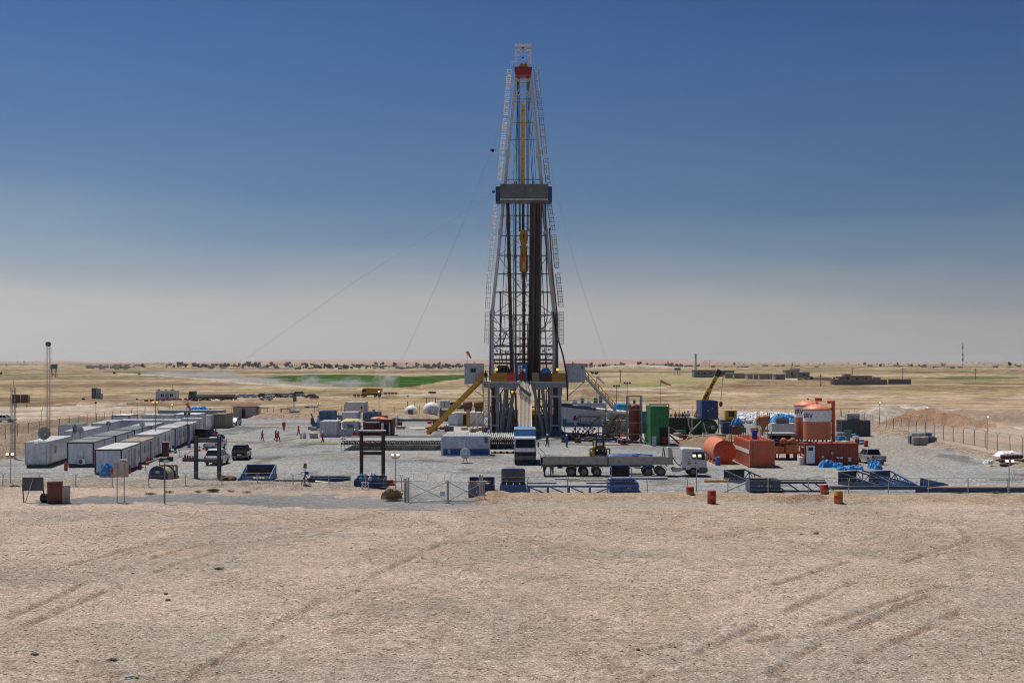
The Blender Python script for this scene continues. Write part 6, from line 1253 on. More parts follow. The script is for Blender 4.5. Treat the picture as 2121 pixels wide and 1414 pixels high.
m.u('louvre', grey, t); MB().prism([(fx(1448), .35), (fx(1463.5), .35), (fx(1464), .85), (fx(1458), 1.0), (fx(1448), .95)], -b - .03, b + .03).u('lower_fairing', dgrey, t); _b(fx(1413.5), fx(1421), -b - .02, b + .02, .7, .95).u('step_box', dgrey, t); _b(fx(1424.5), fx(1431), -b - .02, -b - .008, 1.22, 1.55).u('warning_plate', ochre, t); _t((fx(1441), -b - .03, 1.45), (fx(1441), -b - .005, 1.45), .08, 10).u('fuel_cap', black, t)
_b(fx(1394), fx(1460), -.5, .5, .62, .85).u('chassis', dgrey, t); _b(fx(1394), fx(1411), -1.2, -.5, .5, 1.0).u('fuel_tank', steelw, t)
m = MB()
for s in (0,): m.path([(fx(1394), -1.15, 2.0), (fx(1402), -1.1, 1.4), (fx(1410), -1.0, 1.1), (fx(1414), -.9, 1.6)], .05, 6)
m.u('air_hose', black, t)
bwd = bw_ = M('sideboard_grey_wood', (.34, .31, .275), .75, dirt=.3, var=.25, streak=.3)
for a, bb_ in ((1120, 1259), (1260, 1394)):
 _b(fx(a), fx(bb_) - .02, -b, -b + .06, 1.38, 2.0).u('sideboard', bw_, t); _b(fx(a), fx(bb_) - .02, b - .06, b, 1.38, 1.95).u('sideboard', bw_, t)
_b(fx(1120), fx(1124), -b, b, 1.3, 2.02).u('tail_post', dgrey, t); _b(fx(1257.5), fx(1261), -b - .03, -b - .005, 1.1, 2.05).u('post', dgrey, t); _b(fx(1121), fx(1396), -b + .06, b - .06, 1.25, 1.4).u('bed', bw_, t); _b(fx(1125), fx(1330), -.45, .45, .95, 1.25).u('trailer_beam', dgrey, t)
MB().prism([(fx(1384), 2.0), (fx(1394.5), 2.0), (fx(1392), 2.95), (fx(1384), 3.1)], -b + .02, -b + .12).u('headboard', steelw, t); _b(fx(1386), fx(1388), -b + .12, b, 1.4, 3.0).u('headboard_wall', steelw, t)
for px in (1183.5, 1209.5, 1236.5, 1342.5, 1369.5, 1436):
 for s in (-1, 1): wheel(t, fx(px), s * 1.08, .5, .34, rm=M('hub_dusty', (.16, .15, .14), .7, dirt=.3))
for px in (1342.5, 1369.5, 1183.5, 1236.5):
 m = MB(); pts = [(fx(px) + math.cos(u) * .64, -1.15, .5 + math.sin(u) * .62) for u in np.linspace(.25, math.pi - .25, 8)]
 for q, r in zip(pts, pts[1:]): m.beam(q, r, .3, .04)
 m.u('mudguard', grey, t)
for px in (1350, 1300, 1160): MB().box((fx(px), -1.0, 1.02), (.5, .3, .3)).u('storage_box', black, t)
tarp('flat blue cover on the trailer bed', G(1300, 980) + V((0, 0, 1.9)), (4.5, 1.6, .35), 31, blue)
t2 = T('blue_crate', 'bright blue steel crate showing above the trailer', 'crate', G(1331, 968)); _b(-1.05, 1.05, -.5, .5, .2, 1.42).u('body', M('crate_blue', (.02, .13, .38), .5, dirt=.08), t2); _b(-1.1, 1.1, -.55, .55, 1.42, 1.5).u('lid', MC['crate_blue'], t2)
t2 = T('a_frame', 'dark narrow A shaped frame standing behind the trailer headboard', 'frame', G(1375, 965)); 
for s in (-1, 1): _m((s * .35, 0, 0), (0, .2, 2.15), .07).beam((s * .3, .6, 0), (0, .3, 2.1), .06).u('leg', dgrey, t2)
m = MB()
for k in range(5): m.beam((-.3 + k * .05, .05, .4 + k * .35), (.3 - k * .05, .05, .4 + k * .35), .05)
m.u('rung', dgrey, t2)
t = T('tarp_truck', 'white front facing truck with a blue tarpaulin roof in front of the pipe ramp', 'truck', G(1088, 963) + V((0, 1.9, 0)), -R90)
truck_cab(t, -.3, 2.5, 3.25, MC['truck_white'], L=2.2, z0=.9)
_b(-.2, 1.2, -1.27, 1.27, 1.05, 1.1).u('step', black, t)
_b(1.75, 1.99, -1.25, 1.25, .35, .79).u('lower_bumper', black, t); _b(1.93, 1.97, -1.1, 1.1, 1.55, 1.95).u('white_front_panel', whitec, t); _b(1.9, 1.955, -1.24, 1.24, .8, 1.54).u('dark_grille', black, t)
m = MB(); m.add([(-.5, -1.28, 2.9), (-.5, 1.28, 2.9), (-.45, 1.28, 4.02), (-.45, -1.28, 4.02), (-7, -1.28, 2.9), (-7, 1.28, 2.9), (-7, 1.28, 4.02), (-7, -1.28, 4.02), (-.3, 0, 3.5)], [(4, 5, 6, 7), (0, 4, 7, 3), (1, 2, 6, 5), (3, 7, 6, 2), (0, 4, 5, 1), (0, 1, 8), (1, 2, 8), (2, 3, 8), (3, 0, 8)]); m.u('tarpaulin', M('tarpaulin_blue', (.05, .2, .46), .6, dirt=.2, bump=.4, var=.3), t)
_b(-7, -.55, -1.25, 1.25, 1.1, 2.88).u('load_body', sblue, t); _b(-7, 1.6, -.4, .4, .6, 1.05).u('chassis', dgrey, t); _t((-.5, -1.3, 4.08), (-.5, 1.3, 4.08), .06, 6).u('tarp_pole', whitec, t)
for x in (.95, -4.2, -5.6):
 for s in (-1, 1): wheel(t, x, s * 1.08, .5, .32)
t2 = T('loading_ladder', 'light steel ladder frame leaning by the right side of the blue tarp truck', 'ladder', G(1122, 965)); 
for y in (0, .5): MB().path([(-.4, y, 2.2), (.3, y, 1.5), (1.0, y, .3), (.6, y, .1)], .035, 5).path([(-.4, y, 1.6), (.7, y, .1)], .03, 5).u('rail', steelw, t2)
t = T('forklift', 'yellow and black forklift facing the camera behind the trailer', 'forklift', G(1242, 951))
for x in (-.42, .42): _b(x - .09, x + .09, -.1, .15, .1, 3.3).u('mast_rail', blackp, t)
for z in (3.2, 2.1, 1.55): _b(-.5, .5, -.12, .12, z, z + .14).u('mast_bar', blackp, t)
_b(-1.25, 1.25, -.3, -.18, 1.25, 1.37).u('carriage_bar', blackp, t); _b(-1.25, 1.25, -.3, -.18, .35, .47).u('carriage_bar', blackp, t)
for x in (-1.2, -.85, .85, 1.2): _b(x - .08, x + .08, -.3, -.2, .47, 1.25).u('carriage_plate', yellow if x < 0 else blackp, t)
_b(-.6, .6, -.28, -.22, .5, 1.2).u('carriage_panel', black, t); bev(_b(-.8, .8, .6, 2.8, .45, 1.5).u('body', yellow, t), .06)
for x in (-.7, .7):
 for y in (.7, 2.3): _b(x - .04, x + .04, y - .04, y + .04, 1.5, 2.5).u('cage_post', blackp, t)
_b(-.8, .8, .6, 2.4, 2.5, 2.58).u('cage_roof', blackp, t)
for x in (-.85, .85):
 for y in (.8, 2.4): _t((x - .14, y, .42), (x + .14, y, .42), .42, 16).u('wheel', tyre, t)
for x in (-.5, .5): _b(x - .07, x + .07, -1.3, -.2, .1, .17).u('fork', blackp, t)
for x in (-.33, .33): MB().ball((x, -.35, 1.13), .1, 8, 5).u('headlight', headl, t)
pipeM = M('casing_grey', (.46, .465, .45), .6, .1, dirt=.35, rust=.08); pr_ = .092
m = MB(); m.tube((0, 0, 0), (0, 11.5, 0), pr_, 8, cap=False); pm1 = m.mesh('casing_pipe', pipeM)
me_end = _t((0, -.01, 0), (0, .14, 0), pr_ * 1.14, 10, cap=False).mesh('coupling', M('coupling_dark', (.04, .038, .036), .6, .3))
me_in = _t((0, .02, 0), (0, .03, 0), pr_ * 1.0, 8).mesh('bore', black)
def casing(x, y, z, lab, grp):
 o = bpy.data.objects.new('casing_pipe', pm1); LK(o); o.location = (x, y, z); tag(o, lab, 'pipe', grp); o.rotation_euler = (0, 0, random.uniform(-.004, .004))
 for n_, me in (('coupling', me_end), ('bore', me_in)): c = bpy.data.objects.new(n_, me); LK(c); c.parent = o
DL = 173.5
for row in range(2):
 for k in range(58):
  x = (708 + k * 3.55 - CX) * DL / F
  if row == 0 and k % 3 == 1: continue
  casing(x + (.115 if row else 0), DL + random.uniform(-.35, .35), 1.0 + row * .225, 'grey casing pipe, %s from left in the %s layer of the long left rack' % (nth(k + 1), 'top' if row else 'lower'), 'casing pipes on the long left rack')
DR_ = 176.0
for row in range(4):
 for k in range(33):
  x = (918 + k * 4.5 - CX) * DR_ / F
  casing(x + (.13 if row % 2 else 0), DR_ + random.uniform(-.3, .3), .85 + row * .24, 'grey casing pipe, %s from left, layer %d of the rack behind the white container' % (nth(k + 1), row + 1), 'casing pipes on the right rack')
for lab, pa, pb, D_, h in (('long low pipe rack with thin legs left of the white and blue container', 704, 914, DL, .87), ('pipe rack behind the white and blue container', 914, 1064, DR_, .72)):
 a, b = (pa - CX) * D_ / F, (pb - CX) * D_ / F; t = T('pipe_rack', lab, 'rack', ((a + b) / 2, D_ + 4, 0)); L2 = (b - a) / 2
 for y in (-3.4, 0, 3.6):
  _b(-L2, L2, y - .07, y + .07, h - .14, h).u('rack_beam', dgrey, t)
  n = int((b - a) / .95)
  lm = _b(-.03, .03, -.03, .03, 0, h - .14).mesh('leg', steelw)
  for k in range(n): o = bpy.data.objects.new('leg', lm); LK(o); o.parent = t; o.location = (-L2 + .1 + k * (2 * L2 - .2) / (n - 1), y, 0)
 for y, z in ((2.6, 1.42), (5.4, 1.42)): 
  if pa < 800: _t((-L2, y, z), (L2, y, z), .05, 6).u('cross_pipe', dgrey, t)
t = container('white corrugated container with a broad blue lower band, in front of the pipe rack', (G(965.5, 943).x, G(965.5, 943).y + 1.22), 0, 6.1, 2.44, 2.5, M('container_white_blue', (.56, .62, .68), .45, dirt=.2, streak=.2), end='panel')
_b(-2.93, 2.93, -1.232, -1.215, .13, .84).u('blue_band', M('band_blue', (.02, .07, .25), .45, dirt=.12), t)
sgn = _b(-.98, -.1, -1.27, -1.235, 1.05, 2.05).u('sign_board', whitec, t); lettering(sgn, 'SAFETY', (-.5, -1.275, 1.85), .17, M('sign_teal', (.02, .18, .18), .5, dirt=0)); lettering(sgn, 'H2S', (-.5, -1.275, 1.35), .2, blackp)
_b(-2.35, -2.02, -1.25, -1.236, .3, .72).u('label', whitec, t); lettering(t, 'W', (-2.18, -1.256, .52), .22, blue); lettering(t, 'F2-10', (1.85, -1.24, 1.25), .28, grey); _b(2.35, 2.75, -1.25, -1.22, 1.6, 2.35).u('window', dgrey, t); _b(-3.2, -3.06, -1.15, -1.05, 0, 2.4).u('open_door', white, t)
def fan(label, px, py, r, zc, mt_r=lgrey, legs=True):
 t = T('fan', label, 'fan', G(px, py)); MB().lathe([(r, -.12), (r * 1.04, -.1), (r * 1.04, .12), (r, .14)], 22, (0, 0, zc), 'Y').u('ring', mt_r, t); MB().lathe([(r * .97, -.02), (.05, -.02)], 22, (0, 0, zc), 'Y').u('disc', M('fan_disc_beige', (.42, .39, .32), .7), t)
 for k in range(6): u = k * math.pi / 3 + .3; _m((math.cos(u) * r * .1, -.08, zc + math.sin(u) * r * .1), (math.cos(u) * r * .97, -.08, zc + math.sin(u) * r * .97), .045).u('spoke', dgrey, t)
 MB().ball((0, -.12, zc), r * .22, 10, 6).u('hub', whitec, t)
 for x in (-.3, .3): _m((x, 0, 0), (x * .4, 0, zc - r), .08).u('leg', M('stand_pale_yellow', (.5, .43, .25), .6, rust=.2), t)
 _b(-.5, .9, -.2, .2, 0, .08).u('foot', MC['stand_pale_yellow'], t); return t
fan('round pale fan on a low stand in front of the white and blue container', 963.5, 959, .6, 1.15); fan('big dark round fan at the left end of the long pipe rack', 712, 909, .62, .95, grey)
def endbox(label, pl, pr, py, Hh, Ld, mt, rz_=R90, **k):
 a, b = G(pl, py), G(pr, py); W = b.x - a.x; return container(label, ((a.x + b.x) / 2, a.y + Ld / 2), R90, Ld, W, Hh, mt, **k)
endbox('blue corrugated container with a pale blue roof farthest left of the group', 661, 689, 880, 2.6, 6, M('container_blue', (.045, .11, .21), .5, dirt=.12, streak=.2), end='corr', roof=sblue)
t = endbox('white container with closed double doors facing the camera', 662, 696, 905, 2.5, 6, M('container_white', (.60, .61, .63), .5, dirt=.2, streak=.25), roof=whitec)
endbox('white container with two tall panels behind the yellow topped cabin', 708.5, 739, 885, 2.75, 6, white, end='panel', roof=whitec, fr=lgrey)
t = container('large pale grey cabin on stilts behind the white containers', (G(737, 862).x, 283), 0, 4.4, 5, 2.7, M('cabin_pale_grey', (.50, .53, .55), .5, dirt=.15), front='flat', end='panel', lift=.5, roof=froof, name='site_cabin', cat_='cabin')
_b(1.0, 1.75, -2.56, -2.5, .62, 2.6).u('door', lgrey, t); _b(1.2, 1.6, -2.6, -2.57, 1.8, 2.2).u('window', glass, t)
for x in (-2.45, 2.2): _b(x, x + .3, -2.3, -1, 1.1, 2.7).u('air_conditioner', grey, t)
endbox('steel blue container with a rooftop vent right of the white ones', 752, 783, 884, 2.6, 6.5, sblue, end='doors')
thing1(_t((0, 0, 0), (0, 0, .9), .28, 10).tube((0, 0, .9), (0, 0, 1.0), .34, 10), 'roof_vent', lgrey, 'pale round vent standing on the steel blue container', 'vent', A(774, 858, 240))
t = endbox('white corrugated tool cabin with a yellowed canvas roof', 711, 741, 903, 2.35, 4, M('cabin_blue_white', (.45, .52, .60), .5, dirt=.2, streak=.3), end='corr', roof=tan)
_b(-2.06, -2.0, -.5, .45, 1.35, 1.85).u('window', dgrey, t)
tarp('yellowed canvas draped over the roof of the tool cabin', V(((731 - CX) * 210 / F, 210, 2.25)), (3.6, 4.4, .55), 41, M('canvas_yellow', (.52, .43, .24), .8, dirt=.2))
p = G(770, 902); t = container('dark maroon corrugated container behind the brown steel frame', (p.x, p.y + 2), 0, 2.75, 4, 2.1, M('container_maroon', (.085, .022, .024), .55, dirt=.15), end='corr', roof=M('roof_maroon_dusty', (.22, .085, .08), .6, dirt=.3))
p = G(800, 902); t = container('cabin with an orange brown roof, white door and dark opening', (p.x, p.y + 1.5), 0, 2.1, 4.5, 2.6, brown, roof=orangel, front='flat', end='panel', lift=.1)
_b(-.75, -.35, -2.3, -2.25, .5, 2.1).u('door', whitec, t); _b(-.3, .45, -2.3, -2.24, .3, 1.9).u('opening', black, t); _b(.5, .7, -2.3, -2.25, .2, 2.1).u('side_panel', white, t)
tarp('orange sheet lying on the orange brown roof', A(785, 866, 207), (2.5, 2, .35), 43, orangel)
p = G(816, 884); container('narrow grey box behind the orange brown roof', (p.x, p.y + 1), 0, .9, 2, 1.7, lgrey, front='flat', end='panel')
t = T('concrete_tank', 'low grey lidded box on the gravel left of the container doors', 'box', G(650, 907)); _b(-.6, .6, -.4, .4, 0, .7).u('body', conc, t); _b(-.68, .68, -.48, .48, .7, .82).u('lid', M('lid_pale', (.5, .48, .44), .7), t); _b(-.62, .62, -.42, .42, .5, .56).u('rim', white, t)
for k, px in enumerate((623, 629, 632)): t = barrel(('white gas bottle leftmost beside the low grey lidded box', 'pale gas bottle in the middle by the low grey box', 'third pale gas bottle by the low grey box')[k], G(px, 908), white if k < 2 else lgrey, h=.8, r=.17, name='gas_bottle', cat_='bottle')
p = G(654, 890); t = T('pump_truck_rear', 'light blue and rusty pump unit with a raised arm left of the blue container', 'machine', p); _b(-.7, .5, 0, 2, .2, 1.3).u('body', sblue, t); _m((-.3, .5, 1.2), (-.9, .5, 2.9), .25).u('arm', M('arm_light_blue', (.12, .33, .48), .5), t); _b(-.9, -.5, -.1, .5, .9, 2.1).u('tank', rusty, t); _t((.4, 0, .3), (.4, 0, 2.5), .12, 8).u('pipe', MC['arm_light_blue'], t)
for k, (px, py) in enumerate(((644, 889), (650, 891))): t = T('crate', ('grey crate at the left of the light blue pump unit', 'grey crate right beside the first one by the pump unit')[k], 'crate', G(px, py)); _b(-.45, .45, -.4, .4, .1, .6).u('body', conc, t); _b(-.5, .5, -.45, .45, 0, .09).u('pallet', wood, t)
t = T('red_drum_rack', 'red steel box between the white containers', 'box', G(702, 890)); _b(-.35, .35, -.3, .3, 0, 1.3).u('body', dred, t); _b(-.4, .4, -.35, .35, 1.3, 1.36).u('lid', red, t)
t = T('white_box', 'small cream box right of the white container doors', 'box', G(699.5, 904)); _b(-.25, .25, -.2, .2, 0, 1.0).u('body', white, t); _b(-.28, .28, -.23, .23, 1.0, 1.05).u('lid', whitec, t)
p = G(511, 866); t = T('tin_shed', 'grey tin shed with a red roof and dark doorway at the yard back', 'shed', p + V((0, 2, 0)))
MB().corr((-2.9, -2), (2.0, -2), 0, 2.4, .3, .04).u('front_wall', M('tin_grey', (.34, .33, .31), .7, dirt=.3, streak=.5), t); _b(-2.9, 2.0, -1.95, 2, 0, 2.35).u('shell', MC['tin_grey'], t); MB().add([(-3.2, -2.3, 2.5), (2.3, -2.3, 2.55), (2.3, 2.2, 3.0), (-3.2, 2.2, 2.95), (-3.2, -2.3, 2.42), (2.3, -2.3, 2.47), (2.3, 2.2, 2.9), (-3.2, 2.2, 2.85)], [(0, 3, 2, 1)][::-1] + [(0, 1, 2, 3), (4, 7, 6, 5), (0, 4, 5, 1), (1, 5, 6, 2), (2, 6, 7, 3), (3, 7, 4, 0)]).u('roof', M('roof_faded_red', (.36, .15, .11), .7, dirt=.3), t)
_b(-1.0, -.3, -2.08, -2.05, 0, 2.0).u('doorway', black, t); _b(2.05, 4.4, -1.6, 1.6, 2.1, 2.2).u('lean_to_roof', dgrey, t)
for x in (2.1, 2.9, 3.6, 4.3): _b(x - .06, x + .06, -1.6, -1.5, 0, 2.1).u('lean_to_post', dgrey, t)
for px, lab in ((543, 'dark drum standing under the shed lean-to'), (547, 'second dark drum under the shed lean-to')): barrel(lab, G(px, 864), dgrey)
t = T('pipe_cage', 'yellow valve skid in a blue topped frame at the back of the yard', 'frame', G(590, 864)); frame_box(MB(), -1.0, 1.0, 0, 1.5, .1, 1.75, .1).u('frame', navy, t)
for x in (-.6, 0, .6): _t((x, .5, .2), (x, .5, 1.0), .2, 8).u('valve', yellow, t)
_b(-1, 1, -.1, .1, .5, .75).u('yellow_rail', yellow, t)
t = T('fuel_tank_trailer', 'bright blue tank on a wheeled trailer at the back of the yard', 'trailer', G(611, 865)); _b(-.95, .95, -.5, .5, .55, 1.5).u('tank', M('tank_blue', (.03, .2, .36), .5), t); _t((-.15, -.6, .35), (.15, -.6, .35), .35, 14).tube((-.15, .6, .35), (.15, .6, .35), .35, 14).u('wheel', tyre, t); _t((.95, 0, .6), (1.35, 0, .6), .2, 8).u('hitch', dgrey, t)
t = T('blue_generator', 'small pale blue machine left of the yellow valve skid', 'machine', G(570, 863)); _b(-.5, .5, -.3, .3, .1, .6).u('body', M('arm_light_blue', (.12, .33, .48)), t); _t((-.3, 0, .6), (.3, 0, .6), .2, 8).u('drum', lgrey, t)
t = T('direction_sign', 'green square sign with a white arrow on a pole at the back of the yard', 'sign', G(605.5, 862) + V((0, 3, 0))); _b(-.42, .42, -.02, .02, 3.2, 4.1).u('plate', M('sign_green', (.0, .16, .09), .5, dirt=0), t); _t((0, .05, 0), (0, .05, 3.2), .05, 6).u('pole', steel, t); _m((-.2, -.03, 3.45), (.2, -.03, 3.85), .06, .01).beam((.2, -.03, 3.85), (.0, -.03, 3.85), .06, .01).u('arrow', whitec, t)
for k in range(3): t = T('ibc_tank', ('white plastic cube tank, left of the three by the green sign', 'white plastic cube tank, middle of the three by the green sign', 'white plastic cube tank, right of the three by the green sign')[k], 'tank', G(643 + k * 5, 849) + V((0, .3 * k, 0))); _b(-.45, .45, -.4, .4, .1, 1.0).u('bottle', whitec, t); frame_box(MB(), -.48, .48, -.43, .43, .02, 1.05, .04).u('cage', steel, t)
thing1(_b(-.6, .6, -.4, .4, 0, .9), 'brown_box', brown, 'brown steel box left of the white plastic cube tanks', 'box', G(636, 849))
t = T('ball_tank', 'big white horizontal pressure tank seen end on with a domed end', 'tank', G(891, 867) + V((0, 3, 0))); r = 1.62
MB().lathe([(.01, -3.0), (.8, -2.9), (1.25, -2.6), (r, -2.0), (r, 3.0), (.9, 3.6), (.01, 3.8)], 26, (0, 0, 1.75), 'Y').u('shell', whitec, t)
_b(-.9, .7, -3.0, -2.7, .1, 1.0).u('control_cabinet', lgrey, t); _t((0, -3.08, .4), (0, -3.08, 3.0), .05, 6).tube((-.9, -3, 2.2), (.0, -3.05, 2.2), .04, 6).tube((-.3, -3.1, 1.2), (-.3, -3.05, 2.8), .04, 6).u('pipework', steel, t)
m = MB()
for x in (-.95, -.3, .3, .95): m.beam((x, 0, 3.2), (x, 0, 4.4), .12 if abs(x) > .5 else .04)
m.u('vent_post', brown, t); _b(-1.2, 1.2, -2, 2.6, 0, .25).u('saddle', dgrey, t)
t = T('tank_trailer', 'smaller white pressure tank on a trailer with orange wheels left of the big one', 'tank', G(850, 866) + V((0, 2, 0))); MB().lathe([(.01, -2.0), (.7, -1.85), (1.15, -1.3), (1.3, -.9), (1.3, 2.0), (.01, 2.5)], 24, (0, 0, 1.4), 'Y').u('shell', whitec, t)
_b(-.5, .5, -2.1, -1.8, .6, 1.8).u('ladder_frame', dgrey, t); m = MB()
for x in (-.8, .8): m.beam((x, 0, 2.4), (x, 0, 3.5), .12)
m.u('vent_post', brown, t)
for x in (-1.5, -.5, .5, 1.2): _t((x - .2, -1.6, .3), (x + .2, -1.6, .3), .3, 12).u('wheel', orangel if x > -1 else tyre, t)
t = T('generator_set', 'dark engine on a skid carrying a square pale grey tank', 'generator', G(921, 868) + V((0, 1.5, 0))); _b(-1.1, 1.2, -1.4, 1.4, .1, 1.7).u('engine', dgrey, t); _b(-1.15, 1.25, -1.5, 1.5, 1.7, 1.8).u('deck', brown, t)
for x in (-.5, .5): bev(_b(x - .48, x + .48, -1.2, 1.2, 2.3, 3.9).u('tank', lgrey, t), .15)
for x in (-.9, .9): _b(x - .08, x + .08, -1.2, 1.2, 1.8, 2.3).u('tank_leg', black, t)
thing1(_b(-5, 5, -.2, .2, 0, .45), 'long_trough', M('trough_slate', (.07, .085, .10), .6, dirt=.2), 'long slate grey steel barrier in front of the white pressure tanks', 'barrier', G(877, 872))
p = G(894, 887); sl = tag(_b(-4.0, 3.6, -1.5, 2.8, 0, .06).u('concrete_slab', M('slab_pale', (.50, .47, .42), .8, dirt=.3), None, p), kind='structure')
def xtree(label, px, py, s=1.0):
 t = T('wellhead_valves', label, 'valve assembly', G(px, py) + V((0, 0, .08))); _t((-1.6 * s, 0, .5), (1.6 * s, 0, .5), .12, 8).u('main_pipe', brown, t)
 for x in (-1.1, 1.1): _t((x * s - .38 * s, 0, .5), (x * s + .38 * s, 0, .5), .28, 12).u('valve_body', red, t)
 for x in (-1.75, 1.7): _t((x * s, 0, .5), (x * s + .2, 0, .5), .14, 8).u('flange', dred, t)
 MB().box((0, 0, .45), (.7 * s, .6, .8)).u('block', dred, t); MB().box((0, 0, .06), (1.5 * s, .7, .12)).u('base', dgrey, t); return t
xtree('red double ended valve block lying on the concrete slab', 902, 893, 1.0); xtree('smaller red valve block behind the first on the slab', 900, 881, .8)
for k, px in enumerate((824, 830, 836)): thing1(MB().ball((0, 0, .3), .4, 9, 6, (1, .8, .8), .15), 'sack', tan, ('tan sack, left of three by the maroon box', 'tan sack, middle of three by the maroon box', 'tan sack, right of three by the maroon box')[k], 'sack', G(px, 888))
t = T('red_box', 'small maroon box behind the tan sacks', 'box', G(828, 882)); _b(-.5, .45, -.3, .3, .1, .75).u('body', dred, t); _b(-.55, .5, -.35, .35, .75, .8).u('lid', red, t)
p = G(935.5, 881); container('narrow white cabin left of the one with the dark doorway', (p.x, p.y + 2), 0, 1.25, 4, 2.35, white, front='flat', end='panel')
p = G(972, 882); t = container('long white cabin with a dark doorway under the ochre slide', (p.x, p.y + 2), 0, 5.4, 4, 2.55, white, front='flat', end='panel', roof=M('roof_cream', (.62, .58, .48), .6, dirt=.25)); _b(-1.15, -.5, -2.05, -2.0, .2, 2.2).u('doorway', black, t); _b(-2.2, -1.2, -2.04, -2.0, .2, 2.3).u('door_panel', lgrey, t)
t = T('ochre_ladder_tower', 'ochre upright panel and stair beside the white cabin doorway', 'stairs', G(970, 885)); _b(-.35, .3, 0, .3, .1, 3.2).u('panel', ochre, t); _m((.4, .1, .2), (2.6, .1, 3.1), .12, .2).beam((.3, .1, 1.0), (2.3, .1, 3.9), .06).u('stringer', ochre, t); MB().path([(.5, -.1, 2.9), (1.2, -.1, 3.0), (1.55, -.1, 2.6), (1.6, -.1, 0)], .08, 6).u('white_pipe', whitec, t)
for px, py, lab in ((969, 852, 'rusty round horizontal tank behind the white cabin, left one'), (992, 852, 'rusty round horizontal tank behind the white cabin, right one')):
 t = T('rusty_tank', lab, 'tank', G(px, py) + V((0, 0, 0))); MB().lathe([(.1, -1.2), (.75, -1.1), (.8, 1.0), (.1, 1.15)], 18, (0, 0, 1.7), 'X').u('shell', M('tank_rust', (.22, .08, .055), .8, dirt=.25, rust=.4), t); _b(-.9, .9, -.5, .5, 0, .95).u('stand', dgrey, t)
car('white car parked behind the yard beside the rusty tanks', G(945, 846), .4, 'suv', MC['car_white'])
for k, (pa, pb, py, h, lab) in enumerate(((1034, 1073, 884, 3.0, 'pale blue white cabin seen between the left rig legs'), (1104, 1142, 884, 2.6, 'white box behind the right rig legs'), (1166, 1262, 884, 4.2, 'long pale grey mud tank wall right of the substructure'), (1263, 1300, 882, 2.8, 'pale wall section at the end of the mud tanks'))):
 a, b = G(pa, py), G(pb, py); c = container(lab, ((a.x + b.x) / 2, a.y + 8), 0, b.x - a.x, 2.6, h, M('mud_tank_pale', (.45, .48, .50), .5, dirt=.2, streak=.3), front='flat', end='panel', name='mud_tank' if k > 1 else 'site_cabin', cat_='tank' if k > 1 else 'cabin')
 if k == 2:
  m = MB()
  for z in (h + .5, h + 1.0): m.tube((-3.5, -1.2, z), (3.5, -1.2, z), .03, 5)
  for q in range(9): m.tube((-3.5 + q * .87, -1.2, h), (-3.5 + q * .87, -1.2, h + 1), .03, 5)
  m.u('guard_rail', lgrey, c)
  for x, w_, hh, mt in ((-2.2, 1.0, .7, lgrey), (-.6, .7, .9, sblue), (.5, .8, .6, whitec), (1.9, .7, .9, green), (2.9, .6, 1.3, dgrey)): _b(x, x + w_, -.5, .5, h, h + hh).u('deck_equipment', mt, c)
for k in range(26):
 px = random.choice((random.uniform(1036, 1072), random.uniform(1102, 1136))); py = random.uniform(884, 898); q = G(px, py) + V((0, 4, 0)); mt = random.choice((whitec, dred, ochre, dgrey, rusty, sblue, steelw, black)); t = T('pump_part', 'small %s pump fitting among the clutter %s of the ramp under the rig' % ({whitec: 'white', dred: 'dark red', ochre: 'ochre', dgrey: 'dark grey', rusty: 'rusty', sblue: 'blue', steelw: 'pale', black: 'black'}[mt], 'left' if px < 1087 else 'right'), 'pump', q, random.uniform(0, 3), 'pump parts under the rig')
 MB().box((0, 0, .3), (random.uniform(.3, .8), .5, .6)).u('body', mt, t); _t((0, -.1, .5), (random.uniform(-.5, .5), -.2, random.uniform(.8, 1.6)), .1, 8).u('pipe', random.choice((steelw, dred, dgrey)), t); _t((0, -.3, .4), (0, -.25, .4), .22, 10).u('flange', random.choice((steelw, dred, mt)), t)
t = T('orange_pump', 'orange mud pump seen under the rig right of the ramp', 'pump', G(1110, 893) + V((0, 8, 0))); _b(-.8, .8, -.5, .5, 2.0, 3.4).u('body', orangel, t); _t((0, -.6, 2.8), (0, -.5, 2.8), .6, 14).u('cover', ochre, t); _b(-1.2, 1.6, -.6, .6, .0, 1.9).u('base', black, t)
tarp('dark blue tarpaulin hanging at the foot of the right rig column', G(1150, 905), (1.6, .6, 1.9), 51, M('tarpaulin_navy', (.012, .06, .15), .6, bump=.5))
def gx(px, D): return (px - CX) * D / F
p = G(1316, 917); t = T('separator_vessel', 'tall dark red cylindrical vessel standing in a grey open frame', 'vessel', p + V((0, 1, 0))); s = 1 / ppm(917)
MB().lathe([(.05, 5.75), (.5, 5.7), (.78, 5.4), (.8, 5.2), (.8, .6), (.5, .3)][::-1], 20, (-.05, 0, 0)).u('vessel', M('vessel_red', (.22, .035, .025), .5, dirt=.15, rust=.1), t)
_t((-.05, 0, 5.7), (-.05, 0, 6.3), .18, 8).u('top_pipe', dgrey, t)
for x in (-1.1, .95):
 for y in (-1, 1): _m((x, y, 0), (x, y, 7.0), .16).u('frame_post', grey, t)
for z in (1.3, 3.0, 4.9, 6.9): m = MB(); [m.beam((-1.1, y, z), (.95, y, z), .14) for y in (-1, 1)]; m.beam((-1.1, -1, z), (-1.1, 1, z), .12).beam((.95, -1, z), (.95, 1, z), .12); m.u('frame_ring', grey, t)
gc = lambda lab, z, h, y0=0: None
a, b = G(1346, 922), G(1386, 922); Wg = (b.x - a.x) * 1.0; xm = (a.x + b.x) / 2
t = container('upper bright green container of the stacked pair', (xm, a.y + 3), R90, 6.06, 2.6, 2.75, green, z=2.85, end='corr', roof=M('roof_pale_green', (.40, .44, .38), .6, dirt=.35))
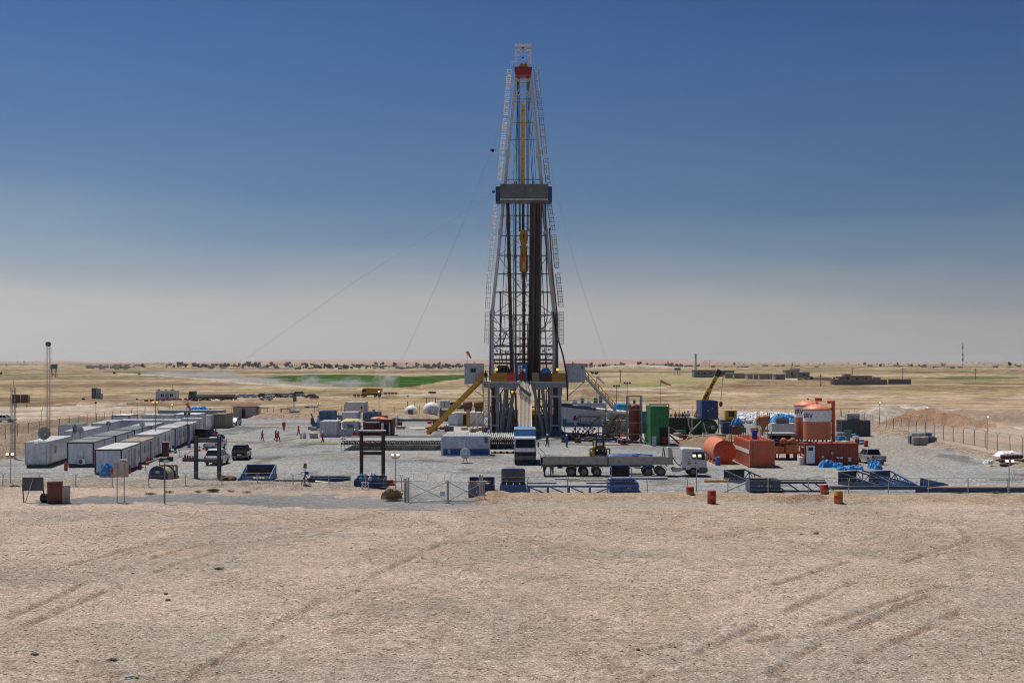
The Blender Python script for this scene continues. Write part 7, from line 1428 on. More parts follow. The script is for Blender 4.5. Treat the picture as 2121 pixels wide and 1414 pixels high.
t = container('lower green container of the stacked pair with a dark open half', (xm, a.y + 3), R90, 6.06, 2.6, 2.8, green, end='panel')
_b(-3.04, -2.99, -1.15, .0, .1, 2.6).u('opening', black, t); _b(-3.08, -3.045, -1.0, -.45, .3, 1.2).u('red_cabinet', red, t)
t = T('white_board', 'pale grey upright panel leaning against the lower green container', 'panel', G(1355, 924)); _b(-.28, .28, -.1, 0, 0, 1.35).u('board', lgrey, t); _b(-.31, .31, -.12, .02, 1.35, 1.4).u('cap', whitec, t)
thing1(_t((0, 0, 0), (0, 0, 2.7), .1, 8), 'post', lgrey, 'pale upright post at the right corner of the lower green container', 'post', G(1385.5, 923))
for k, (pa, ya, pb, yb2, mt) in enumerate(((1386, 900, 1407, 918, black), (1390, 885, 1410, 898, steel), (1328, 905, 1345, 922, steelw), (1332, 880, 1338, 922, dgreen), (1337, 870, 1337, 922, dgreen), (1328, 869, 1341, 869, dgreen), (1328, 888, 1342, 888, dgreen))):
 D_ = DY(920); thing1(_t((0, 0, 0), A(pb, yb2, D_) - A(pa, ya, D_), .12 if k in (0, 2) else .06, 6), 'pipe', mt, ('black hose slanting from the lower green container', 'thin pale pipe slanting right of the green containers', 'pale pipe slanting at the left foot of the green containers', 'dark green upright left of the green containers', 'second dark green upright left of the green containers', 'upper dark green bar left of the containers', 'lower dark green bar left of the containers')[k], 'pipe', A(pa, ya, D_))
t = T('shaker_gantry', 'orange red gantry frame with machinery behind the green containers', 'gantry', G(1366, 885)); z = 4.2
for x in (-1.8, 1.7): _m((x, 0, 2), (x, 0, z), .22).u('post', orange, t)
_m((-1.9, 0, z), (1.8, 0, z), .24).u('top_beam', orange, t); _m((2.3, 0, 1.5), (2.3, 0, 3.4), .1).beam((1.7, 0, 3.4), (2.3, 0, 3.4), .1).u('side_rail', orange, t)
_b(-.9, .6, -.5, .5, 2.4, 3.5).u('shaker', dgrey, t); _b(-1.6, 1.4, -.6, .8, 1.9, 2.4).u('tray', steelw, t); _b(-2, 2, -.6, .8, 0, 1.88).u('tank', dgrey, t); MB().ball((1.4, -.3, 3.9), .13, 8, 6).u('lamp', lampw, t)
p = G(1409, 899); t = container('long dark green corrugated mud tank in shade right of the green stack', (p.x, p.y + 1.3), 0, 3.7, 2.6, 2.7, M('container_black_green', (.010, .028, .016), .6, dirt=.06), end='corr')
for k in range(16):
 x = random.uniform(-2.2, 3.4); mt = random.choice((steelw, dgrey, dred, ochre, sblue, rusty, whitec)); q = V((p.x + x, p.y + random.uniform(.3, 3), 2.75)); o = T('valve', 'small %s pump or valve on top of the dark green tanks' % {steelw: 'pale', dgrey: 'dark grey', dred: 'dark red', ochre: 'ochre', sblue: 'blue', rusty: 'rusty', whitec: 'white'}[mt], 'valve', q, random.uniform(0, 3), 'valves on the dark green tanks')
 _t((0, 0, 0), (0, 0, random.uniform(.5, 1.2)), .08, 6).u('stem', steel, o); MB().box((0, 0, .35), (.5, .35, .45)).u('body', mt, o); _t((-.4, 0, .3), (.4, 0, .3), .1, 8).u('pipe', steelw, o)
p = G(1445, 900); t = container('dark green tank with pale hoses hanging over it', (p.x, p.y + 1.5), 0, 2.6, 2.6, 2.6, dgreen, end='corr')
p = G(1472, 901); t = T('round_tank', 'dark green horizontal tank with a round front and white notice', 'tank', p + V((0, 2.5, 0))); MB().lathe([(1.18, -2.3), (1.22, -2.25), (1.22, 2.3), (.1, 2.4)], 26, (0, 0, 1.35), 'Y').u('shell', green, t); MB().lathe([(.01, -2.42), (.7, -2.38), (1.18, -2.3)], 26, (0, 0, 1.35), 'Y').u('end_cap', dgreen, t)
frame_box(MB(), -1.3, 1.3, -2.5, 2.5, .06, 2.65, .14).u('frame', dgreen, t); _b(.1, .65, -2.5, -2.44, 1.0, 1.6).u('notice', lgrey, t); MB().ball((-.25, -2.45, 1.35), .08, 8, 5).u('bolt', whitec, t)
p = G(1472, 901); t = container('bright navy blue container standing on top of the round green tank', (p.x - .1, p.y + 3.2), R90, 6.06, 2.65, 2.85, M('container_navy', (.012, .05, .18), .5, dirt=.08, streak=.15), z=2.72, end='corr')
for y, z in ((.3, 1.3), (-.4, 1.7)): MB().box((-3.06, y, z), (.02, .12, .22)).u('sticker', whitec, t)
t = T('blue_cowl', 'light blue bent duct between the crane foot and the dark tanks', 'duct', A(1440, 868, 215)); _t((0, 0, -.5), (1.2, 0, .4), .35, 10).u('duct', M('arm_light_blue', (.12, .33, .48)), t); _t((-.3, 0, -.6), (0, 0, -.5), .42, 10).u('mouth', sblue, t)
for k, pts in enumerate((((1425, 862), (1426, 880), (1431, 890)), ((1433, 870), (1434, 893)), ((1427, 898), (1452, 872)), ((1457, 875), (1462, 893), (1470, 903)))):
 D_ = 206; P0 = A(*pts[0], D_); thing1(MB().path([A(*q, D_) - P0 for q in pts], .09, 7), 'hose', M('hose_cream', (.5, .47, .4), .7), ('cream hose dropping left of the dark green tank', 'second cream hose beside the first', 'cream hose crossing slantwise in front of the dark green tank', 'cream hose curving down in front of the round green tank')[k], 'hose', P0)
Dc = 236
t = T('mobile_crane', 'yellow telescopic crane with its boom raised behind the navy container', 'crane', (gx(1490, Dc), Dc, 0)); a, b = A(1457, 829, Dc), A(1484, 779, Dc); base = A(1440, 864, Dc)
cy = M('crane_yellow', (.62, .36, .02), .45, dirt=.12)
bw(_m(base, a.lerp(b, .45), .95, .95), 'boom', cy, t); bw(_m(a.lerp(b, .4), b, .72, .72), 'boom_extension', cy, t); d_ = (b - a).normalized(); bw(_m(a.lerp(b, .43), a.lerp(b, .47), 1.05, 1.05), 'boom_collar', cy, t)
bw(_m(b, b + d_ * 1.3, .8, .9).beam(b + d_ * .9, b + V((1.4, 0, .5)), .45, .5), 'boom_head', blackp, t); bw(_t(b + V((1.2, -.3, .6)), b + V((1.2, .3, .6)), .42, 12), 'sheave', dgrey, t)
bw(_t(b + V((1.25, 0, .5)), V((gx(1493, Dc), Dc, 4.6)), .05, 5), 'hoist_rope', dgrey, t); bw(MB().ball(V((gx(1493, Dc), Dc, 4.2)), .45, 10, 7, (.8, .8, 1.2)), 'hook_block', rusty, t)
bw(_t(A(1466, 829, Dc), A(1470, 812, Dc), .12, 6), 'lift_cylinder', navy, t)
bw(_b(gx(1501, Dc), gx(1524, Dc), Dc - 1, Dc + 1.3, 1.3, 3.1), 'cab', cy, t); bw(_b(gx(1507, Dc), gx(1519, Dc), Dc - 1.05, Dc - 1.01, 1.9, 2.9), 'cab_window', glass, t); bw(_b(gx(1490, Dc), gx(1530, Dc), Dc - 1.2, Dc + 1.4, .5, 1.3), 'carrier', blackp, t)
for px in (1496, 1508, 1524): bw(_t((gx(px, Dc), Dc - 1.4, .55), (gx(px, Dc), Dc - 1.0, .55), .55, 16), 'wheel', tyre, t)
R_ = d_.to_track_quat('X', 'Z').to_matrix()
for k, f in enumerate((.1, .2, .3, .55, .66, .77)):
 c_ = a.lerp(b, f) + V((0, -.54 if f < .4 else -.38, 0)); bw(MB().box(c_, (.42, .02, .34), R=R_).box(c_ + V((0, -.004, 0)), (.14, .02, .5), R=R_), 'lettering', blackp, t)
p = G(1507, 899); t = container('navy blue steel tank box right of the round green tank', (p.x, p.y + 1), 0, 1.6, 2, 1.95, M('container_navy', (.012, .05, .18)), fr=sblue, front='flat', end='panel')
tarp('bright blue tarpaulin tied over a machine on a red frame', A(1526, 878, 190) + V((0, 0, -.3)), (1.8, 1.4, 1.7), 61)
t = T('machine_stand', 'dark red steel frame carrying the tied blue tarpaulin', 'frame', (gx(1526, 190), 190, 0)); frame_box(MB(), -.9, .9, -.7, .7, .05, 2.6, .1).u('frame', dred, t); _b(-.6, .6, -.5, .5, 1.2, 2.4).u('machine', rusty, t)
wc = G(1553, 968); L_w = 10.5; D2 = wc.y
t = container('tall orange red tank container with a ladder on its end and a white side stripe', (wc.x + 1.42, wc.y + L_w / 2), R90, L_w, 2.84, 2.95, orange, fr=M('frame_pinkish_orange', (.55, .20, .13), .6, dirt=.2), lift=.12, front='corr', end='panel')
for k in range(19): _b(-L_w / 2 + .4 + k * .52, -L_w / 2 + .47 + k * .52, 1.42, 1.47, .3, 2.9).u('rib', MC['frame_pinkish_orange'], t)
_b(-L_w / 2 + .15, L_w / 2 - .15, 1.475, 1.485, 1.55, 2.0).u('white_stripe', white, t); _b(-L_w / 2 + .12, L_w / 2 - .12, 1.38, 1.42, .15, 3.0).u('side_wall', orange, t)
m = MB()
for y in (1.3, .92): m.tube((-L_w / 2 - .08, y, .2), (-L_w / 2 - .08, y, 3.0), .03, 5)
for k in range(11): m.tube((-L_w / 2 - .08, .92, .35 + k * .25), (-L_w / 2 - .08, 1.3, .35 + k * .25), .025, 5)
m.u('ladder', MC['frame_pinkish_orange'], t)
for y in (.62, -.1, -.9): _b(-L_w / 2 - .02, -L_w / 2 + .03, y - .04, y + .04, .3, 2.95).u('end_rib', MC['frame_pinkish_orange'], t)
_b(-L_w / 2 - .25, -L_w / 2, -1.6, 1.6, 0, .12).u('front_skid', rusty, t)
for k in range(9):
 for y in (1.3, -1.3): 
  if k % 2 == 0 or y > 0: _b(-L_w / 2 + 1.2 + k * 1.1, -L_w / 2 + 1.26 + k * 1.1, y - .03, y + .03, 3.05, 4.0).u('rail_post', rusty, t)
barrel('navy blue plastic drum standing on the orange tank container', (wc.x + 1.1, wc.y + 2.9, 3.05), M('drum_navy', (.012, .035, .22), .4, dirt=.05), r=.33, h=1.05)
p = G(1501, 961); t = T('fuel_tank', 'bright orange red horizontal cylindrical tank with a domed end facing the camera', 'tank', p + V((0, 4, 0))); r = 1.34
ot = M('tank_orange_red', (.58, .075, .02), .4, dirt=.08); MB().lathe([(r, -4), (r, 4), (.8, 4.25), (.01, 4.35)], 32, (-.0, 0, r + .12), 'Y').u('shell', M('tank_orange_faded', (.58, .17, .09), .55, dirt=.25), t); MB().lathe([(.01, -4.28), (.6, -4.2), (1.05, -4.1), (r, -4.01)], 32, (0, 0, r + .12), 'Y').u('end_dome', ot, t)
_b(-.15, .15, -3.6, -3.2, 2 * r + .05, 2 * r + .3).u('hatch', orange, t)
for y in (-3.4, -1, 1.4, 3.4): _b(-r, -r + .12, y, y + .15, .02, 1.1).u('leg', MC['frame_pinkish_orange'], t)
_b(-1.2, 1.2, -3.95, 3.9, 0, .2).u('cradle', orange, t); m = MB(); m.tube((0, -4.3, .5), (0, -4.3, 1.5), .03, 5); m.u('gauge_pipe', orange, t)
barrel('bright blue plastic drum in front of the orange red tank', G(1486.5, 963), M('drum_blue', (.02, .12, .42), .4, dirt=.06), h=.95, r=.31)
for k in range(17):
 q = G(1432 + k * 4.2, 915 - k * .5); o = MB().ball((0, 0, .28), .5, 10, 6, (.42, 1.5, .75), .08).u('sandbag', M('sandbag_pale', (.42, .38, .32), .85, dirt=.3, var=.3, sc_=1.5), None, q + V((0, 3, 0)), -.5); tag(o, 'pale sandbag behind the orange red tank, %s from the left' % nth(k + 1), 'sandbag', 'sandbags lining the channel')
thing1(MB().box((0, 0, .1), (3.2, .25, .08)), 'plank', M('plank_tan', (.4, .25, .13), .8), 'long tan plank lying on the sandy patch', 'plank', G(1408, 912), .05); thing1(MB().box((0, 0, .1), (2.4, .3, .08)), 'plank', MC['plank_tan'], 'short tan plank left of the sandbag row', 'plank', G(1392, 917), -.1)
thing1(MB().box((0, 0, .3), (1.0, .4, .1), R=Matrix.Rotation(-.5, 3, 'Y')), 'plank', conc, 'pale board tilted up on the sandy patch', 'plank', G(1428, 905))
def silo(label, px, D_, rr, h, zb, full):
 x = gx(px, D_); t = T('cement_silo', label, 'silo', (x, D_, 0)); so_ = M('silo_orange', (.60, .165, .075), .5, dirt=.3, streak=.5, rust=.1); sw = M('silo_white_band', (.78, .785, .79), .5, dirt=.2, rust=.03)
 z1 = h - 1.55
 MB().lathe([(rr, zb), (rr, z1 - 1.55), ], 36).u('lower_shell', so_, t); MB().lathe([(rr + .012, z1 - 1.55), (rr + .012, z1)], 36).u('white_band', sw, t); MB().lathe([(rr, z1), (rr + .1, z1 + .04), (rr + .06, z1 + .2), (rr * .8, z1 + .55), (rr * .42, z1 + .82), (.1, z1 + .92)], 36).u('domed_roof', M('silo_roof_orange', (.62, .22, .11), .5, dirt=.2), t)
 MB().lathe([(rr + .05, z1 + .02), (rr + .06, z1 + .1)], 36).u('rim_band', M('silo_roof_orange', (.62, .22, .11)), t); _t((0, 0, z1 + .9), (0, 0, z1 + 1.2), .12, 8).u('top_vent', red, t); MB().box((.5, -.6, z1 + .8), (.3, .3, .12)).u('hatch', whitec, t)
 for k in range(4): u = k * 1.57 + .78; _m((math.cos(u) * rr * .8, math.sin(u) * rr * .8, 0), (math.cos(u) * rr * .8, math.sin(u) * rr * .8, zb), .2).u('leg', orange, t)
 # lettering wrapped on the cylinder
 cu = bpy.data.curves.new('txt', 'FONT'); cu.body = 'SERV'; cu.size = .85; cu.align_x = 'CENTER'; cu.align_y = 'CENTER'; cu.extrude = .01; cu.offset = .018; o = bpy.data.objects.new('tmp', cu); LK(o); dg = bpy.context.evaluated_depsgraph_get(); me = bpy.data.meshes.new_from_object(o.evaluated_get(dg)); bpy.data.objects.remove(o)
 for v in me.vertices:
  th = math.radians(-148) + v.co.x / rr if full else math.radians(-150) + v.co.x / rr; q = rr + .03 + v.co.z; v.co = (math.cos(th) * q, math.sin(th) * q, z1 - .75 + v.co.y)
 me.materials.clear(); me.materials.append(M('letter_maroon', (.16, .03, .02), .5, dirt=0)); o = bpy.data.objects.new('lettering', me); LK(o); o.parent = t; return t
Ds = 182
silo('rear orange silo with a white band, mostly hidden behind the front one', 1673.5, Ds + 5, 1.96, 7.05, 1, False); silo('front orange cement silo with a white lettered band and domed roof', 1692, Ds, 1.94, 6.65, 1, True)
t = T('silo_pipe', 'thick orange red riser pipe with a bent top right of the silos', 'pipe', (gx(1726, Ds), Ds, 0)); _t((0, 0, .2), (0, 0, 6.3), .27, 14).ball((0, 0, 6.3), .27, 12, 8).u('riser', orange, t); _t((0, 0, 6.3), (-.85, 0, 6.3), .22, 12).u('top_pipe', orange, t); _t((-.2, 0, 5.4), (-1.1, 0, 5.4), .1, 8).tube((-.1, 0, 5.15), (-.9, 0, 5.15), .07, 8).u('lower_pipe', orange, t); _t((-2.2, 1.5, 6.6), (-1.3, 1.5, 6.6), .25, 12).u('cross_pipe', red, t)
for z in (1.6, 3.6): _b(-.9, -.25, -.2, .2, z - .12, z + .12).u('clamp', blackp, t)
Dh = 198; t = T('hopper', 'orange conical hopper on legs between the tank container and the silos', 'hopper', (gx(1581, Dh), Dh, 0)); MB().lathe([(.25, 1.55), (.3, 1.8), (1.05, 2.9), (1.1, 3.4), (.8, 3.75), (.1, 3.8)], 22).u('cone', M('hopper_orange', (.42, .15, .045), .55, dirt=.3, rust=.1), t)
for k in range(4): u = k * 1.57 + .78; _m((math.cos(u) * 1.15, math.sin(u) * 1.15, 0), (math.cos(u) * 1.15, math.sin(u) * 1.15, 4.2), .1).u('leg', rusty, t)
_b(-.3, .9, -.6, .4, .7, 1.5).u('feeder', orangel, t); _b(1.5, 2.2, -.4, .4, .5, 3.2).u('grey_cabinet', lgrey, t)
p = G(1629, 953); t = T('cementing_unit', 'orange cementing pump unit under a grey roof beside the red cabin', 'machine', p + V((0, 2, 0))); W2 = 1.85
_b(-1.95, 1.55, -.6, 2.6, 2.95, 3.2).u('canopy', grey, t); _b(-1.95, -1.8, -.6, 2.6, .9, 2.95).u('side_wall', lgrey, t); _b(-1.8, 1.5, 2.4, 2.5, .9, 2.9).u('back_wall', black, t); _b(-1.9, 1.9, -1.6, 2.4, .75, 1.0).u('chassis', orange, t)
_b(-1.15, -.15, -1.5, -.6, 1.0, 1.65).u('pump_box', orangel, t); _b(0, 1.6, -1.6, -.5, 1.0, 1.85).u('pump_box', orangel, t); _t((-.6, -1.2, 2.2), (1.5, -1.2, 2.2), .28, 12).u('engine_pipe', orange, t); MB().ball((-.2, -1.3, 2.35), .38, 10, 7).u('engine_dome', orange, t); MB().ball((.9, -1.3, 2.35), .38, 10, 7).u('engine_dome', M('hopper_orange', (.42, .15, .045)), t)
for x in (-.9, 1.1): _t((x, -1.7, .9), (x, -1.6, .0), .06, 8).u('jack_leg', orange, t)
for x in (-1.3, .4, 1.3): _t((x, -.2, .45), (x + .3, -.2, .45), .42, 14).u('wheel', tyre, t)
for k in range(8): _t((random.uniform(-1.7, 1.2), -1.5, random.uniform(1, 2)), (random.uniform(-1.7, 1.4), -1.2, random.uniform(1.8, 2.7)), .06, 6).u('hose', random.choice((orange, steelw, dgrey)), t)
t = T('steel_mixer', 'grey mixer tank with hoses in front of the blue tarpaulins and silos', 'mixer', (gx(1630, 185), 185, 0)); _b(-2.3, 1.2, -.5, 1.5, 1.8, 3.1).u('tank', lgrey, t); _b(-2.4, 1.4, -.6, 1.6, 0, 1.8).u('base', dgrey, t); _b(-1.6, .2, -.3, .7, 3.1, 3.8).u('drive', dgrey, t)
tarp('bright blue tarpaulins spread behind the mixer beside the silos', (gx(1622, 195), 195, 3.0), (3.8, 2, 1.5), 71); tarp('blue tarpaulin bunched against the rear silo', (gx(1642, 193), 193, 2.2), (1.6, 2, 1.9), 72)
p = G(1722.5, 963); t = container('red corrugated site cabin with a white door, blue tarpaulins at its foot', (p.x, p.y + 1.25), 0, 6.25, 2.5, 2.55, M('cabin_red', (.30, .05, .028), .55, dirt=.2, streak=.3, rust=.08), name='site_cabin', cat_='cabin', end='corr', pitch=.36)
d = _b(-2.95, -1.95, -1.33, -1.24, .22, 2.28).u('door', whitec, t); _b(-2.72, -2.18, -1.345, -1.33, 1.7, 2.1).u('door_window', glass, d); _b(-2.1, -2.03, -1.38, -1.33, 1.1, 1.25).u('handle', steel, d)
d = _b(-3.16, -3.1, -.8, .1, 1.2, 2.0).u('side_window', glass, t); _b(-3.18, -3.12, -.9, .2, 2.0, 2.08).bb(-3.18, -3.12, -.9, .2, 1.12, 1.2).u('window_frame', whitec, d); _b(-3.65, -3.15, -.9, .3, .1, .9).u('air_conditioner', white, t)
for x, z, w_, h_ in ((.08, 1.42, .2, .28), (-1.02, .95, .3, .22), (.73, .87, .3, .22), (1.15, .87, .3, .22), (2.1, .7, .3, .45)): _b(x - w_ / 2, x + w_ / 2, -1.29, -1.26, z - h_ / 2, z + h_ / 2).u('notice', whitec, t)
MB().box((.08, -1.295, 1.42), (.08, .01, .12)).u('emblem', blackp, t)
for k in range(7): thing1(MB().box((0, 0, .08), (random.uniform(.2, .6), .3, .16)), 'roof_scrap', random.choice((dgrey, steelw, black)), 'small scrap piece lying on the roof of the red site cabin', 'scrap', V((p.x + random.uniform(-2.8, 2.8), p.y + random.uniform(.3, 1.5), 2.56)), random.uniform(0, 3), 'scraps on the red cabin roof')
barrel('blue drum at the right end of the red site cabin', G(1769.5, 962), MC['drum_blue'], h=.9, r=.32)
for k, (px, py, sz, s) in enumerate(((1712, 967, (1.9, 1.2, 1.15), 81), (1736, 968, (1.3, 1, .8), 82), (1742, 973, (1.2, .9, .6), 83), (1768, 972, (2.2, 1.2, .65), 84), (1812, 969, (1.7, 1.3, 1.25), 85), (1818, 972, (1.0, .8, .75), 86))):
 tarp(('largest crumpled blue tarpaulin left by the red cabin', 'blue tarpaulin second from the left by the red cabin', 'small blue tarpaulin in front of the second', 'long low blue tarpaulin at the right end of the red cabin', 'blue tarpaulin stack in front of the silver pickup', 'small blue bundle before the stack by the silver pickup')[k], G(px, py), sz, s, cyan, nx=30, ny=20)
for k in range(5): thing1(MB().box((0, 0, .05 + k * .0), (.12, 2.6, .06)), 'plank', M('plank_pale', (.55, .48, .34), .8), 'pale plank on the ground left of the silver pickup', 'plank', G(1783 + k * 4, 965), .5, 'pale planks by the silver pickup')
car('silver pickup seen from behind with a yellow number plate', G(1803, 959), math.radians(97), 'pickup', M('car_silver_dusty', (.30, .31, .33), .3, dirt=.2))
p = G(1787, 904); D_ = p.y; t = container('dark slate corrugated container with plastic tanks on its roof', (gx(1773, D_) + .15, D_ + 2.2), 0, 4.6, 3.6, 2.55, M('container_slate', (.055, .065, .075), .55, dirt=.15), end='corr')
def ibc(lab, loc, h=1.1, w_=1.0, grp=None, mt=None):
 t = T('ibc_tank', lab, 'tank', loc, 0, grp); bev(_b(-w_ / 2 + .04, w_ / 2 - .04, -w_ / 2 + .04, w_ / 2 - .04, .14, h).u('bottle', mt or M('ibc_plastic', (.55, .55, .50), .4, dirt=.2), t), .05)
 m = MB()
 for z in (.2, .45, .7, .95): 
  for y in (-w_ / 2, w_ / 2): m.tube((-w_ / 2, y, z), (w_ / 2, y, z), .018, 4)
  for x in (-w_ / 2, w_ / 2): m.tube((x, -w_ / 2, z), (x, w_ / 2, z), .018, 4)
 for k in range(5):
  x = -w_ / 2 + k * w_ / 4
  for y in (-w_ / 2, w_ / 2): m.tube((x, y, .14), (x, y, h + .02), .018, 4)
 m.u('cage', steel, t); _b(-w_ / 2, w_ / 2, -w_ / 2, w_ / 2, 0, .12).u('pallet', wood, t); return t
ibc('caged plastic tank on the dark container, left one', (gx(1766, D_), D_ + 2, 2.56)); ibc('caged plastic tank on the dark container, right one', (gx(1780, D_), D_ + 2, 2.56)); ibc('caged plastic tank behind the other two on the dark container', (gx(1772, D_), D_ + 3.3, 2.56))
for k, (px, py, c_) in enumerate(((1889, 919, sblue), (1897, 922, M('ibc_pinkish', (.40, .33, .29), .5, dirt=.3)), (1908, 922, MC['ibc_pinkish']), (1918, 921, MC['ibc_plastic']), (1928, 921, sblue), (1893, 915, MC['ibc_plastic']), (1908, 915, MC['ibc_plastic']), (1922, 915, sblue))):
 ibc(('bluish caged tank at the left end of the roadside cluster', 'pinkish caged tank second from the left in the roadside cluster', 'pinkish caged tank in the middle of the roadside cluster', 'pale caged tank right of the middle of the roadside cluster', 'bluish caged tank at the right of the roadside cluster', 'rear left caged tank of the roadside cluster', 'rear middle caged tank of the roadside cluster', 'rear right caged tank of the roadside cluster')[k], G(px, py), h=1.2 if k < 5 else 1.4, mt=c_)
barrel('small red drum at the right end of the caged tanks', G(1936, 918), red)
t = T('funnel_drum', 'olive yellow drum with a green funnel tray on top', 'barrel', G(1757, 913)); MB().lathe([(.3, 0), (.3, .9)], 16).u('drum', M('drum_olive', (.25, .19, .05), .6, dirt=.2), t); MB().prism([(-.35, .95), (.35, .95), (.62, 1.6), (-.62, 1.6)], -.3, .4).u('funnel', M('funnel_green', (.06, .2, .09), .6), t)
barrel('red drum with a pale rim behind the red cabin', G(1775, 921), dred); barrel('red drum standing alone behind the silver pickup', G(1794, 925), red)
tarp('pale sheet and rubbish behind the red site cabin', G(1745, 920), (3, 2, .4), 91, whitec)
bgm = M('bulk_bag_white', (.72, .73, .75), .6, dirt=.15, var=.2, sc_=1.2); bgs = []
for k in range(3):
 m = MB(); nx, ny = 7, 7; m.ball((0, 0, .5), .62, 12, 8, (1, 1, .85), .13); me = m.mesh('bulk_bag', bgm); bgs.append(me)
 lp = MB().path([(-.2, 0, .95), (-.12, 0, 1.15), (.0, .0, 1.2), (.1, 0, .98)], .03, 5).mesh('loop', bgm)
k = 0
for r, (ya, n, xa_, xb_) in enumerate(((877, 11, 1531, 1600), (873, 15, 1526, 1640), (869.5, 18, 1520, 1650), (866, 20, 1515, 1655), (863, 22, 1510, 1655))):
 for i in range(n):
  px = xa_ + (xb_ - xa_) * i / (n - 1) + random.uniform(-1.2, 1.2)
  if r == 0 and random.random() < .3: continue
  o = bpy.data.objects.new('bulk_bag', bgs[k % 3]); LK(o); o.location = G(px, ya); o.rotation_euler = (0, 0, random.uniform(0, 6)); s_ = random.uniform(.9, 1.15); o.scale = (s_, s_, random.uniform(.85, 1.15)); k += 1
  tag(o, 'white bulk bag, %s from the left in the %s row behind the silos' % (nth(i + 1), ('front', 'second', 'third', 'fourth', 'rearmost')[r]), 'sack', 'white bulk bags in store'); c = bpy.data.objects.new('lifting_loop', lp); LK(c); c.parent = o
tarp('grey and black netting lying over some bulk bags', G(1573, 880), (2.6, 1.6, 1.3), 95, grey); tarp('pale blue sheet over bulk bags left of the silo', G(1632, 868), (3, 2, 1.4), 96, cyan)
Dk = 205
t = T('flow_line', 'long sloping pipe running right from the rig to the red vessel', 'pipe', A(1163, 838, 212)); o_ = A(1163, 838, 212)
bw(_t(o_, A(1232, 847, 211), .30, 12), 'dark_section', M('flowline_slate', (.13, .14, .17), .5), t); bw(_t(A(1232, 847, 211), A(1306, 855, 209), .26, 12), 'pale_section', whitec, t)
for px, py in ((1232, 847), (1256, 849.5), (1290, 853)): bw(_t(A(px - 1.5, py, 210.5), A(px + 1.5, py + .3, 210.4), .38, 12), 'coupling', dgrey, t)
t = T('manifold_platform', 'dark steel platform with choke manifold pipes right of the rig', 'platform', (gx(1230, Dk), Dk, 0)); xl2, xr2 = gx(1166, Dk) , gx(1308, Dk)
bw(_b(xl2, xr2, Dk + .2, Dk + 2.2, ZA(884, Dk), ZA(881.5, Dk)), 'deck', dgrey, t)
for px in (1170, 1192, 1216, 1240, 1258, 1280, 1304): bw(_m((gx(px, Dk), Dk + .3, 0), (gx(px, Dk), Dk + .3, ZA(884, Dk)), .14), 'post', dgrey, t)
for z in (ZA(861, Dk), ZA(864, Dk)): bw(_t((gx(1200, Dk), Dk + .3, z), (gx(1242, Dk), Dk + .3, z), .05, 6), 'red_rail', dred, t)
for px in (1199, 1203, 1243, 1255): bw(_m((gx(px, Dk), Dk + .3, ZA(882, Dk)), (gx(px, Dk), Dk + .3, ZA(858, Dk)), .1), 'rail_post', dgrey, t)
for pa, ya, pb, yb2, mt in ((1204, 884, 1226, 852, steelw), (1208, 886, 1232, 855, steelw), (1216, 884, 1244, 863, dgrey), (1222, 886, 1250, 863, steelw), (1240, 862, 1220, 884, yellow), (1232, 852, 1254, 862, yellow), (1228, 885, 1206, 900, lgrey), (1232, 886, 1212, 902, steelw), (1292, 883, 1270, 900, lgrey)):
 bw(_m(A(pa, ya, Dk + .8), A(pb, yb2, Dk + 1.2), .1, .16), 'stair_rail', mt, t)
bw(_b(gx(1164, Dk), gx(1206, Dk), Dk - .4, Dk - .2, ZA(881.3, Dk), ZA(880, Dk)), 'pale_beam', tan, t)
t = T('blue_pump', 'teal blue pump with a bright red valve top right of the rig', 'pump', (gx(1185, Dk), Dk + 1, ZA(881, Dk)))
bm2 = M('teal_blue', (.02, .19, .32), .5, dirt=.15)
for q in ((1166, 868, 1174, 881), (1174, 876, 1202, 881), (1202, 877, 1218, 881)): bw(_b(gx(q[0], Dk), gx(q[2], Dk), Dk + .6, Dk + 1.4, ZA(q[3], Dk) + .01, ZA(q[1], Dk)), 'body', bm2, t)
bw(_t(A(1192, 881, Dk + .5), A(1192, 869, Dk + .5), .2, 10), 'white_column', whitec, t); bw(MB().ball(A(1192, 867, Dk + .5), .38, 10, 7, (1.2, 1, .7)), 'red_valve', M('valve_scarlet', (.6, .02, .03), .35), t); bw(MB().ball(A(1191, 862, Dk + .5), .18, 8, 5), 'valve_cap', dred, t)
t = T('choke_manifold', 'red choke manifold low under the platform behind the forklift', 'manifold', (gx(1215, Dk), Dk - 2, 0)); DM2 = Dk - 1.6
rr_ = M('manifold_red', (.42, .05, .035), .5, dirt=.2)
for y0 in (899, 906, 915): bw(_t(A(1184, y0, DM2), A(1234, y0, DM2), .16, 8), 'header_pipe', rr_, t)
for px in range(1186, 1236, 6): bw(_t(A(px, 897, DM2), A(px, 916, DM2), .11, 7), 'riser', rr_ if px % 4 else dgrey, t)
for k in range(16): px = 1184 + k * 3.4; bw(MB().ball(A(px, 898 - (k % 3) * 5, DM2 - .3), .2, 8, 6), 'gauge', (steelw, whitec, dred, steelw)[k % 4], t)
bw(_b(gx(1180, DM2), gx(1236, DM2), DM2 - .5, DM2 + 1.5, .0, .25), 'skid', dred, t)
t = T('red_beam_line', 'long red pipe running at knee height right of the forklift', 'pipe', (gx(1280, Dk), Dk - 1, 0)); bw(_t(A(1254, 902, Dk - 1), A(1304, 901.5, Dk - 1), .14, 8), 'pipe', rr_, t)
for px in (1262, 1285, 1300): bw(_t(V((gx(px, Dk), Dk - 1, 0)), A(px, 902, Dk - 1), .06, 6), 'stand', dgrey, t)
p = G(1276, 903); t = container('ribbed pale grey tank under the hose tangle right of the platform', (p.x, p.y + 4.2), 0, 3.8, 2.4, 2.4, M('tank_ribbed_grey', (.30, .29, .28), .6, dirt=.3, streak=.3), end='corr')
